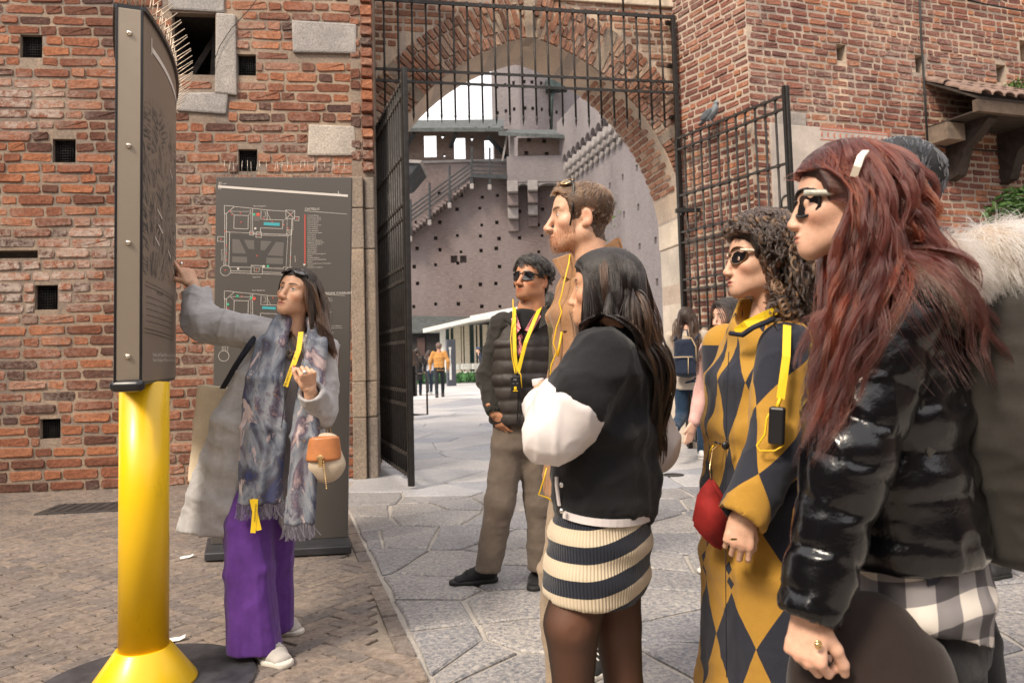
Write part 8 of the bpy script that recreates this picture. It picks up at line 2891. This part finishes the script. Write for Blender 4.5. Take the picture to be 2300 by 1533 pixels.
def build_red_woman():
    Y = 1.5
    root = empty('person', 'woman with long dark red hair in glossy black jacket with fur collar', 'person')
    sk = (.64, .395, .285)
    fr = head_frame(J(1894, 459, Y), 106, 2, 0, .94)
    hV, hQ, hC = make_head(dict(fem=True, skin=sk, brow=(.05, .02, .015), nose=.74, hideeyes=True, neck=.047, neckto=(0, -.058, -.20), lip=(.55, .20, .16)), .0024)
    f_ = nrm((-.966, .26, 0)); lf = nrm((-.26, -.966, 0))
    shC = J(1985, 705, Y + .10); shL, shR = shC + lf * .165, shC - lf * .165
    elL, wrL = J(1905, 1040, Y - .10), J(1822, 1362, Y - .14)
    elR, wrR = J(1880, 1040, Y + .32), J(1830, 1300, Y + .25)
    hd = J(1800, 1428, Y - .145) - wrL
    handL = hand_mesh(wrL + nrm(hd) * .012, hd + V3((.012, 0, 0)), (-.75, -.62, .1), -1, [(1.0, .9, .4), (1.05, .95, .4), (1.1, 1.0, .4), (1.15, 1.0, .4)], (.2, .6), .95, sk, None, .0026)
    core = body_core([([J(1925, 600, Y + .05), J(1975, 800, Y + .10), J(1985, 1000, Y + .10), J(2010, 1200, Y + .10)], [.05, .09, .09, .09]), ([shL, elL, wrL], [.04, .035, .026]), ([shR, elR, wrR], [.04, .035, .026])], sk)
    body_obj(root, [(tow(fr, hV), hQ, hC), handL, core])
    glasses(fr, (M_FRAMEB, M_LENS, plain('marbled_frame', (.42, .42, .36), .3, 0, .4, 120)), root, .0, .094, shape='square', lens=(.032, .029), th=.0036, armth=.0062, arm=.075, wrap=.030)
    # jacket
    f = Field(*bounds([J(1790, 620, Y), J(2200, 1290, Y)], .32), .0085)
    f.loft([(shC, .175, .090), (J(1985, 790, Y + .10), .20, .135), (J(1985, 920, Y + .10), .205, .150), (J(1988, 1060, Y + .10), .205, .155), (J(2010, 1180, Y + .10), .205, .160), (J(2020, 1265, Y + .10), .20, .160)], lf, .04, 'add', .3)
    f.ecap(J(1950, 620, Y + .05), J(1970, 690, Y + .08), (.085, .09), (.13, .10), lf, .03, 'add', .3)
    f.ecap(J(1925, 590, Y + .04), J(1935, 650, Y + .05), (.064, .075), (.060, .07), lf, .008, 'sub', .6)
    f.cut(J(2010, 1262, Y), (.02, 0, -1))

    def quilt(p0, ax, pitch, amp, seed):
        def g(V, N):
            s_ = (V - p0) @ ax + .010 * vnoise(V * 9, seed)
            q = np.abs(np.sin(math.pi * s_ / pitch)) ** .5
            P = V * np.array((20, 20, 20)); cr = (1 - np.abs(vnoise(P, seed + 2))) ** 4
            edge = 1 - q
            return V + N * (amp * q - amp * .5 + .0075 * cr * (.35 + edge) + .004 * vnoise(V * 14, seed + 3))[:, None]
        return g
    cloth('jacket', f, M_VINYL, root, None, None, 2, quilt(shC, V3((0, 0, 1.)),   .086, .011, 3))
    f = Field(*bounds([shL, elL, wrL], .13), .007)
    f.chain([shL + V3((0, .02, -.005)), elL, wrL + (wrL - elL) * .15], [.086, .070, .050], .03)
    cuff(f, wrL, elL, -.004, .034)
    cloth('sleeve', f, M_VINYL, root, None, None, 2, quilt(shL, nrm(wrL - shL), .080, .010, 8))
    f = Field(*bounds([shR, elR, wrR], .12), .010); f.chain([shR, elR, wrR], [.085, .075, .055], .03)
    cloth('sleeve', f, M_VINYL, root, None, None, 2, quilt(shR, nrm(wrR - shR), .084, .012, 9))
    # stand collar, snaps
    mb = MB(); mb.prism([J(1950, 575, Y - .02), J(2065, 552, Y - .01), J(2068, 590, Y - .02), J(2055, 612, Y - .02), J(1985, 630, Y - .045), J(1955, 618, Y - .03)], (.0, .02, .004)); 
    bmesh.ops.recalc_face_normals(mb.bm, faces=mb.bm.faces); bmesh.ops.bevel(mb.bm, geom=list(mb.bm.edges), offset=.006, segments=2, affect='EDGES'); mb.build('collar_flap', M_VINYL, root)
    mb = MB()
    for px, py in ((2046, 582), (1976, 598)): MB().sphere(J(px, py, Y - .05), (.008, .005, .008), 12, 8).build('collar_snap', M_SILVER, root)
    # fur collar and hood
    r = np.random.RandomState(4)

    def fur(name, pts, rad, n, L, seed, colr, parent, squash=(1, 1, 1)):
        r = np.random.RandomState(seed)
        f = Field(*bounds(pts, max(rad) + .06), .010); f.chain(pts, rad, .03)
        V, Q = f.nets(); b = link(name, mesh_np(name, V, Q), parent, plain('fur_base', (.34, .27, .21), .95))
        P, i = sample_tri(V, Q, n, seed); N = vnormals(V, Q)[Q[i, 0]]
        D = N * .7 + np.array((.25, -.1, -.7)) + r.randn(n, 3) * .22
        S = grow(P, D, L * (.6 + .7 * r.rand(n)), 7, (0.2, 0, -1), .88, (), .06, seed)
        S, own = clump(S, n // 14, .55, 1.2, seed)
        C = np.array(colr) * (.65 + .55 * r.rand(n, 1)); dk = r.rand(n) < .10; C[dk] *= .3
        curves('fur_strands', S, .0005, M_HAIRROUGH, b, C)
    fur('fur_collar', [J(1985, 650, Y - .06), J(2045, 622, Y - .07), J(2110, 605, Y - .05), J(2165, 600, Y + .03)], [.014, .036, .052, .055], 9500, .050, 5, (.33, .25, .19), root)
    fur('fur_hood', [J(2160, 640, Y + .02), J(2230, 590, Y + .02), J(2310, 590, Y + .05), J(2380, 640, Y + .1)], [.045, .070, .080, .06], 11000, .046, 6, (.52, .44, .37), root)
    # plaid shirt
    f = Field(*bounds([J(1880, 1200, Y), J(2210, 1450, Y)], .25), .009)
    f.loft([(J(2030, 1200, Y + .10), .185, .145), (J(2045, 1320, Y + .10), .19, .148), (J(2060, 1450, Y + .10), .185, .135)], lf, .03, 'add', .2)
    f.cut(J(2060, 1405, Y), (-.35, -.1, -1))
    axq = J(2045, 1300, Y + .1)

    def patp(V, N):
        q = V - axq; a = np.arctan2(q @ f_, q @ lf); return np.stack([a * .17, V[:, 2] + .02 * np.sin(a * 3), a], 1)
    cloth('plaid_shirt', f, M_PLAID, root, [dict(amp=.010, freq=7, stretch=(1, 1, .4), seed=4)], patp, 2)
    f = Field(*bounds([J(1950, 1300, Y), J(2220, 1700, Y), gnd(2100, 2300)], .2), .012)
    f.loft([(J(2050, 1330, Y + .12), .17, .125), (J(2060, 1450, Y + .12), .17, .125)], lf, .04)
    f.chain([J(2050, 1480, Y + .03), J(2040, 1800, Y + .02), V3(gnd(2060, 2330)) + V3((0, 0, .08))], [.095, .075, .055], .04)
    f.chain([J(2110, 1480, Y + .2), J(2130, 1800, Y + .2), V3(gnd(2110, 2200)) + V3((0, 0, .08))], [.09, .075, .055], .04)
    cloth('trousers', f, M_BLACKPANT, root, dict(amp=.006, freq=9, seed=3), None, 2)
    for b in (gnd(2060, 2330), gnd(2110, 2200)): shoe('shoe', V3(b) + V3((.04, 0, 0)), V3(b) + V3((-.2, .05, 0)), .09, .09, M_BLACKSHOE, M_BLACKSOLE, root)
    mb = MB(); mb.tube([J(1838 + 6 * math.cos(a), 1447 + 9 * math.sin(a), Y - .185) for a in np.linspace(0, 6.28, 16)], .0022, 5).sphere(J(1836, 1446, Y - .19), .005, 8, 6); mb.build('ring', M_GOLD, root)
    # hair
    CV, CQ = hair_cap(hV, hQ, .018, .060, .002)
    hair = link('hair', mesh_np('hair', tow(fr, CV), CQ), root, cap_mat('dark_auburn_base', (.030, .009, .008)))
    cols = [skull(fr, .026), ('c', J(1925, 600, Y + .05), J(1965, 690, Y + .08), .075), ('c', shL, shR, .125), ('c', J(1985, 860, Y + .1) - lf * .09, J(1985, 860, Y + .1) + lf * .09, .175), ('c', shL + V3((0, .0, 0)), elL, .102)]

    R, c, s_ = fr
    cols.insert(1, ('h', R, c, s_, [-.24, -.13, -.09, -.04, 0, .035, .066], [.055, .045, .036, .012, .0, .018, .05]))

    def vec(P): return np.stack([np.sign(P[:, 0] + .003) * .9, -1.0 - 8 * np.maximum(P[:, 1], 0), -.45 + 3 * (P[:, 2] - .05) * (P[:, 1] > .03)], 1)
    tA, tB = J(1795, 840, Y - .12), J(2150, 640, Y + .05)

    def fA(Pp, t):
        q = tA - Pp; q[:, 2] *= .2
        return q * (1.2 if t > .35 else .0)

    def fB(Pp, t):
        q = tB - Pp; q[:, 2] *= .2
        return q * (.9 if t > .25 else .1)
    dk, md, hi_ = (.009, .0022, .0024), (.055, .0080, .0042), (.14, .023, .008)
    colsA = [k for k in cols[:-1]] + [('c', shL, elL, .088)]
    strand_hair('hair_strands', fr, CV, CQ, 17000, vec, lambda P: .40 + .16 * np.random.RandomState(2).rand(len(P)), hair, dk, md, colsA, 30, (0, 0, -1), .66, .040, .06, 220, .50, .9, .020, 12, .00055, hi_, .25, 6, fA, lambda P: (P[:, 1] > -.035) & (P[:, 0] < .02))
    strand_hair('hair_strands', fr, CV, CQ, 16000, vec, lambda P: np.where(np.random.RandomState(9).rand(len(P)) < .16, .36, .17) + .11 * np.random.RandomState(3).rand(len(P)), hair, dk, md, cols, 28, (0, 0, -1), .66, .045, .10, 220, .48, .9, .022, 11, .00055, hi_, .25, 7, fB, lambda P: (P[:, 1] <= -.030) | (P[:, 0] > .02))
    r = np.random.RandomState(12); S = []
    for k in range(30):                                  # loose strands over the fur
        x0, y0 = 2080 + 60 * r.rand(), 540 + 40 * r.rand(); b = 120 * r.rand()
        S.append([J(x0 + 70 * t + 26 * math.sin(t * 6 + k), y0 + (120 + b) * t, Y - .10 + .02 * math.sin(t * 5 + k)) for t in np.linspace(0, 1, 16)])
    curves('hair_strands', np.array(S), .0007, M_HAIR, hair, np.tile((.06, .013, .006), (30, 1)))
    # hair clip
    MB().ribbon([J(1945, 340, Y - .105), J(1934, 352, Y - .115), J(1925, 375, Y - .118), J(1917, 397, Y - .112)], (.9, -.25, .2), .013, .005).build('hair_clip', plain('pale_gold_clip', (.78, .70, .58), .25, .5), root)
    # backpack
    bp = empty('backpack', 'large grey brown backpack on the back of the red haired woman, strap hanging down', 'backpack')
    c = J(2255, 940, Y + .06)
    f = Field(c - .33, c + .33, .010)
    f.ecap(c + V3((-.02, .0, .22)), c + V3((-.0, 0, -.02)), (.14, .11), (.165, .14), lf, .05, 'add', .5)
    f.ecap(c + V3((-.0, 0, -.02)), c + V3((.03, 0, -.24)), (.165, .14), (.13, .11), lf, .05, 'add', .4)
    cloth('pack_body', f, M_PACK, bp, [dict(amp=.010, freq=6, seed=5), dict(amp=.005, freq=12, seed=6)], None, 2)
    MB().ribbon([J(2062, 1030, Y - .09), J(2080, 1120, Y - .10), J(2098, 1220, Y - .10), J(2098, 1312, Y - .085)], (1, .2, 0), .028, .003).build('loose_strap', M_STRAP, bp)
    MB().ribbon([J(2150, 700, Y - .05), J(2110, 800, Y - .09), J(2085, 920, Y - .10), J(2110, 1050, Y - .09)], (1, .4, 0), .045, .006).build('shoulder_strap', M_PACK, bp)
    # rounded brown bag held low in front of her
    bg_ = empty('brown_bag', 'large rounded dark brown felt bag held low by the red haired woman', 'bag')
    c = J(1948, 1560, Y - .05)
    f = Field(c - .36, c + .36, .012)
    f.ell(c + V3((0, 0, -.0)), (.150, .10, .190), None, .03); f.ecap(c + V3((.03, 0, .02)), c + V3((.06, 0, -.2)), (.10, .09), (.12, .10), (1, .2, 0), .08, 'add', .5)
    cloth('bag_body', f, M_DARKBROWN, bg_, dict(amp=.004, freq=5, seed=2), None, 2)
    MB().tube([J(1838, 1462, Y - .15), J(1848, 1480, Y - .14), J(1862, 1500, Y - .12)], .008, 6).build('bag_handle', M_DARKBROWN, bg_)


build_varsity_woman()
build_curly_woman()
build_red_woman()


# ================================================================== PEOPLE FARTHER BACK
def cloth_mat(name, col): return bpy.data.materials.get(name) or fabric(name, col, .9, 500, .25, .2, 16)


def simple_person(label, foot, height, face, top, legs, hairc, skin=(.55, .34, .25), shoe_c=(.02, .02, .022), stride=.25, lean=0.0, long_hair=False, coat=0.0, arm_bend=0.0, jacket_name='jacket', h=.013, arm_out=.06, bent=False, bald=False, group=None):
    """a figure seen from afar: face is the world yaw it looks towards (0 = towards the camera, 180 = away)"""
    root = empty('person', label, 'person', group)
    k = height / 1.75
    a = math.radians(face); f_ = np.array((-math.sin(a), -math.cos(a), 0)); r_ = np.array((f_[1], -f_[0], 0)); up = np.array((0, 0, 1.))
    B = V3((foot[0], foot[1], 0))
    P = lambda x, y, z: B + (r_ * x + f_ * (y + lean * max(0, z - .9)) + up * z) * k
    fr = head_frame(P(0, .02, 1.625), face, 0, 0, k)
    hV, hQ, hC = make_head(dict(fem=long_hair, skin=skin, brow=(.02, .015, .01)), .0048)
    parts = [(tow(fr, hV), hQ, hC)]
    st = stride / 2
    ank = [P(.09, st, .09), P(-.09, -st, .09 if not bent else .42)]
    if bent: ank[1] = P(-.09, -.42, .40)
    knee = [P(.10, st * .75 + .02, .48), P(-.10, -st * .15 + .03 if bent else -st * .4, .50)]
    hips = [P(.09, 0, .90), P(-.09, 0, .90)]
    sh = [P(.19, 0, 1.42), P(-.19, 0, 1.42)]
    el = [P(.23 + arm_out, -.04 + arm_bend * .1, 1.14), P(-.23 - arm_out, .02, 1.14)]
    wr = [P(.22 + arm_out - arm_bend * .1, .05 + arm_bend * .25, .90 + arm_bend * .2), P(-.23 - arm_out, .06, .90)]
    for w, e, s in ((wr[0], el[0], 1), (wr[1], el[1], -1)):
        f = Field(w - .14, w + .14, .007)
        d = nrm(w - e)
        f.ecap(w, w + d * .08, (.032 * k, .018 * k), (.036 * k, .015 * k), f_, .01)
        for q in range(4): f.cap(w + d * .075 + f_ * (.028 - .018 * q), w + d * (.155 - .01 * abs(q - 1.3)) + f_ * (.026 - .017 * q), .0085, .007, .004)
        f.cap(w + d * .02 + f_ * .025, w + d * .075 + f_ * .055, .011, .008, .008)
        V, Q = f.nets(); parts.append((V, Q, np.tile(V3(skin), (len(V), 1))))
    core = body_core([([P(0, 0, 1.45), P(0, 0, 1.2), P(0, 0, .95)], [.06, .08, .08])], skin, .03); parts.append(core)
    body_obj(root, parts)
    f = Field(*bounds([P(-.4, -.5, 0), P(.4, .5, 0), P(0, 0, 1.1)], .12), h)
    f.loft([(P(0, 0, 1.0), .155 * k, .11 * k), (P(0, -.01, .88), .165 * k, .12 * k)], r_, .03)
    for i in (0, 1): f.chain([hips[i], knee[i], ank[i]], [.092 * k, .068 * k, .054 * k], .04)
    V, Q = f.nets(); cloth('trousers', f, legs, root, dict(amp=.005, freq=8, seed=3))
    f = Field(*bounds([P(-.4, -.3, .5), P(.4, .3, 1.5)] + wr, .14), h)
    f.loft([(P(0, -.01, 1.43), .17 * k, .075 * k), (P(0, 0, 1.28), .185 * k, .115 * k), (P(0, 0, 1.08), .165 * k, .115 * k), (P(0, 0, .88 - coat), (.18 + coat * .1) * k, (.125 + coat * .1) * k)], r_, .04, 'add', .3)
    for i in (0, 1): f.chain([sh[i], el[i], wr[i]], [.068 * k, .058 * k, .043 * k], .04)
    f.cut(P(0, 0, .87 - coat), (0, 0, -1))
    f.ecap(P(0, 0, 1.44), P(0, .01, 1.50), (.08 * k, .07 * k), (.065 * k, .06 * k), r_, .02)
    cloth(jacket_name, f, top, root, dict(amp=.006, freq=8, stretch=(1, 1, .7), seed=6))
    if not bald:
        CV, CQ = hair_cap(hV, hQ, .020, .062, .004)
        hr = link('hair', mesh_np('hair', tow(fr, CV), CQ), root, cap_mat('hair_base', hairc))
        if long_hair:
            strand_hair('hair_strands', fr, CV, CQ, 1200, lambda P_: np.stack([np.sign(P_[:, 0]) * 1.2, -.8 + 0 * P_[:, 0], -.5 + 0 * P_[:, 0]], 1), .42, hr, tuple(c * .6 for c in hairc), tuple(c * 1.6 for c in hairc), [skull(fr, .015), ('c', P(0, -.02, 1.50), P(0, -.03, 1.58), .075), ('c', P(-.1, 0, 1.36), P(.1, 0, 1.36), .12), ('c', P(0, 0, 1.3), P(0, 0, 1.0), .135)], 16, (0, 0, -1), .62, .02, .03, 40, .6, .8, .008, 6, .0022)
        else:
            strand_hair('hair_strands', fr, CV, CQ, 600, lambda P_: np.stack([P_[:, 0] * 4, .2 + 0 * P_[:, 0], -.6 + 0 * P_[:, 0]], 1), .03, hr, tuple(c * .6 for c in hairc), tuple(c * 1.4 for c in hairc), (), 6, (0, 0, -1), .9, .05, .2, 80, .6, .8, 0, 6, .0022)
    sm = plain('shoe_' + str(len(bpy.data.materials)), shoe_c, .6); sm.name = 'plain_shoe'
    for i in (0, 1):
        an = ank[i]; d = f_ if not (bent and i) else nrm(np.array((0, 0, -1.0)) * .8 + f_ * -.1 + np.array((.1, 0, 0)))
        if not (bent and i):
            hz = V3((an[0], an[1], 0)); shoe('shoe', hz - f_ * .08 * k, hz + f_ * .18 * k, .095 * k, .09 * k, sm, M_SOLE if shoe_c[0] > .2 else M_BLACKSOLE, root)
        else:
            f = Field(an - .25, an + .25, .008)
            f.ecap(an + f_ * .02, an - up * .20 * k - f_ * .03, (.045, .040), (.040, .025), r_, .02); o = cloth('shoe', f, sm, root)
            f = Field(an - .25, an + .25, .008)
            f.ecap(an - f_ * .035 + up * .02, an - up * .21 * k - f_ * .065, (.043, .016), (.042, .014), r_, .02); cloth('sole', f, M_SOLE, root)
    return root, P, fr


NAVY = cloth_mat('navy_cloth', (.012, .018, .035))
# the walker with the backpack by the right gate leaf
g = gnd(1563, 1036)
gp, PB, _ = simple_person('woman in beige jumper and navy leggings walking off past the right gate leaf', (g.x - .02, g.y + .1), 1.79, 205, cloth_mat('beige_jumper', (.40, .34, .28)), cloth_mat('navy_leggings', (.012, .030, .060)), (.022, .011, .007), (.58, .36, .27), (.62, .60, .58), .30, 0.0, True, .06, 0.5, 'jumper', bent=True)
pk = empty('backpack', 'navy backpack with tan zip piping on the woman in the beige jumper', 'backpack')
c = PB(.02, -.22, 1.19)
a = math.radians(205); fb = np.array((-math.sin(a), -math.cos(a), 0)); rb = np.array((fb[1], -fb[0], 0))
f = Field(c - .33, c + .33, .010)
f.ecap(c + V3((0, 0, .15)), c - V3((0, 0, .19)), (.125, .075), (.155, .095), rb, .03, 'add', .6)
f.ecap(c - fb * .07 + V3((0, 0, -.03)), c - fb * .08 - V3((0, 0, .19)), (.12, .05), (.13, .055), rb, .02, 'add', .6)
cloth('pack_body', f, NAVY, pk, dict(amp=.004, freq=9, seed=4))
mb = MB()
mb.tube([c - fb * .05 + rb * .13 + V3((0, 0, -.06)), c - fb * .06 + rb * .135 + V3((0, 0, .10)), c - fb * .06 + rb * .09 + V3((0, 0, .20)), c - fb * .06 + V3((0, 0, .235))], .006, 6)
mb.tube([c - fb * .135 + rb * .11 + V3((0, 0, -.01)), c - fb * .14 - rb * .11 + V3((0, 0, -.01))], .006, 6); mb.tube([c - fb * .135 + rb * .06 + V3((0, 0, -.01)), c - fb * .145 + rb * .055 + V3((0, 0, -.20))], .004, 6)
mb.build('zip_piping', plain('tan_piping', (.50, .36, .20), .5), pk)
mb = MB(); mb.tube([c + rb * .04 + V3((0, 0, .22)), c + rb * .03 + V3((0, 0, .30)), c - rb * .03 + V3((0, 0, .30)), c - rb * .04 + V3((0, 0, .22))], .009, 6)
mb.tube([c + rb * .12 + V3((0, 0, .18)), c + rb * .13 + fb * .16 + V3((0, 0, .25)), c + rb * .13 + fb * .33 + V3((0, 0, .12))], .014, 6); mb.tube([c - rb * .12 + V3((0, 0, .18)), c - rb * .13 + fb * .16 + V3((0, 0, .25)), c - rb * .13 + fb * .33 + V3((0, 0, .12))], .014, 6)
mb.build('carry_handle', NAVY, pk)

# the woman in pink behind the argyle coat, with a water bottle
g = gnd(1612, 1296)
pkp, PP, _ = simple_person('woman in pale pink jacket half hidden behind the argyle coat', (g.x + .16, g.y + .12), 1.58, 62, cloth_mat('pale_pink_cloth', (.55, .34, .31)), cloth_mat('blue_denim', (.03, .05, .09)), (.015, .009, .007), (.58, .37, .28), (.55, .53, .50), .16, 0, True, 0, .2)
f = Field(*bounds([PP(0, .1, 1.3), PP(0, .1, 1.46)], .15), .010); f.chain([PP(-.09, .03, 1.44), PP(-.04, .12, 1.36), PP(.04, .12, 1.36), PP(.09, .03, 1.44)], [.035, .04, .04, .035], .02)
mfl = Mat('floral_scarf'); mfl.bs(Base_Color=mfl.ramp(mfl.noise(45, 3, .7, mfl.pos()), [(.35, (.60, .55, .52)), (.5, (.55, .08, .08)), (.58, (.55, .50, .48)), (.68, (.06, .10, .14))], 'CONSTANT'), Roughness=.85)
cloth('floral_scarf', f, mfl.m, pkp, dict(amp=.005, freq=20, seed=2))
wb = empty('water_bottle', 'blue labelled water bottle hanging low behind the red clutch', 'bottle')
b = J(1594, 1272, 4.05)
mb = MB(); mb.lathe(b, [(.02, 0), (.033, .006), (.034, .03), (.031, .05), (.034, .07), (.034, .17), (.014, .21), (.013, .23)], 18); mb.build('bottle_body', bpy.data.materials['clear_plastic'], wb)
mb = MB(); mb.lathe(b, [(.0348, .045), (.0350, .05), (.0350, .15), (.0348, .155)], 18); mb.build('label_band', plain('blue_label', (.05, .25, .50), .4), wb)
MB().tube([b + V3((0, 0, .23)), b + V3((.01, 0, .42)), b + V3((.03, 0, .62))], .005, 6).build('carry_strap', M_STRAP, wb)

# behind the man in the vest
g = gnd(1226, 1240)
simple_person('man in dark blue jacket almost hidden behind the man in the quilted vest', (at(1222, 700, 5.1).x, 5.1), 1.70, 150, cloth_mat('slate_blue_cloth', (.03, .036, .05)), NAVY, (.02, .015, .012), (.60, .36, .27))
# behind the woman with red hair
simple_person('man with thick black hair standing right behind the red haired woman', (at(2030, 500, 2.12).x, 2.12), 1.86, 100, cloth_mat('black_cloth', (.010, .010, .012)), cloth_mat('black_cloth', (.010, .010, .012)), (.006, .006, .008), (.46, .27, .18), h=.011)
# passer-by at the right edge
simple_person('passer-by in dark grey trousers and black trainers at the right edge behind the backpack', (gnd(2268, 1306).x + .375, gnd(2268, 1306).y + .107), 1.68, 74, cloth_mat('slate_blue_cloth', (.03, .036, .05)), cloth_mat('dark_grey_trouser', (.055, .05, .048)), (.02, .014, .01), (.56, .34, .25), (.018, .018, .020), .78)
# people in the courtyard
g = gnd(925, 943)
r0, P0, _ = simple_person('woman in dark coat, pink top and blue jeans, half behind a gate leaf', (g.x - .12, g.y), 1.70, 30, cloth_mat('dark_brown_quilt', (.040, .026, .020)), cloth_mat('bright_denim', (.020, .075, .15)), (.012, .009, .008), (.42, .24, .16), (.45, .33, .25), .12, 0, False, .35, .9)
f = Field(*bounds([P0(0, .1, .95), P0(0, .1, 1.45)], .2), .012); f.loft([(P0(0, .06, 1.42), .07, .05), (P0(0, .09, 1.2), .09, .05), (P0(0, .09, .92), .09, .06)], (1, 0, 0), .02)
cloth('pink_top', f, cloth_mat('pink_jersey', (.60, .36, .38)), r0)
MB().ribbon([P0(-.05, .12, 1.46), P0(-.01, .155, 1.33)], (1, 0, 0), .04).ribbon([P0(.05, .12, 1.46), P0(.01, .155, 1.33)], (1, 0, 0), .04).build('lanyard', M_LANY, r0)
g = gnd(988, 891)
simple_person('balding man in ochre jacket and dark trousers walking away across the courtyard', (g.x, g.y), 1.74, 176, cloth_mat('ochre_jacket', (.42, .205, .06)), cloth_mat('dark_trouser', (.014, .018, .022)), (.10, .06, .045), (.40, .22, .15), (.05, .03, .025), .45, 0, False, .02, 0)
g = gnd(965, 886)
simple_person('girl in short white top and jeans walking beside the man in ochre', (g.x, g.y), 1.52, 165, cloth_mat('white_top', (.70, .70, .74)), cloth_mat('dark_jeans', (.03, .045, .07)), (.025, .014, .010), (.55, .34, .26), (.6, .6, .6), .35, 0, True, -.04, 0)
g = gnd(945, 887)
simple_person('figure in long dark coat farther off beside the girl in white', (g.x - .1, g.y), 1.60, 178, cloth_mat('black_cloth', (.010, .010, .012)), NAVY, (.02, .013, .010), (.5, .3, .22), (.02, .02, .02), .2, 0, True, .3, 0)
q = at(1084, 800, 33.5)
r1, P1, fr1 = simple_person('man in blue cap and dark jacket bending over the white chairs', (q.x, q.y), 1.66, 75, cloth_mat('navy_cloth', (.012, .018, .035)), NAVY, (.02, .016, .014), (.60, .40, .30), lean=.25)
f = Field(-np.array((.11, .13, .02)), np.array((.11, .16, .16)), .008); f.ell((0, -.01, .055), (.088, .108, .085), None, .02); f.cut((0, 0, .045), (0, -.15, -1)); f.ecap((0, .09, .055), (0, .135, .05), (.06, .008), (.05, .006), (1, 0, 0), .01)
V, Q = f.nets(); link('cap', mesh_np('cap', tow(fr1, V), Q), r1, cloth_mat('blue_cap', (.02, .06, .15)))
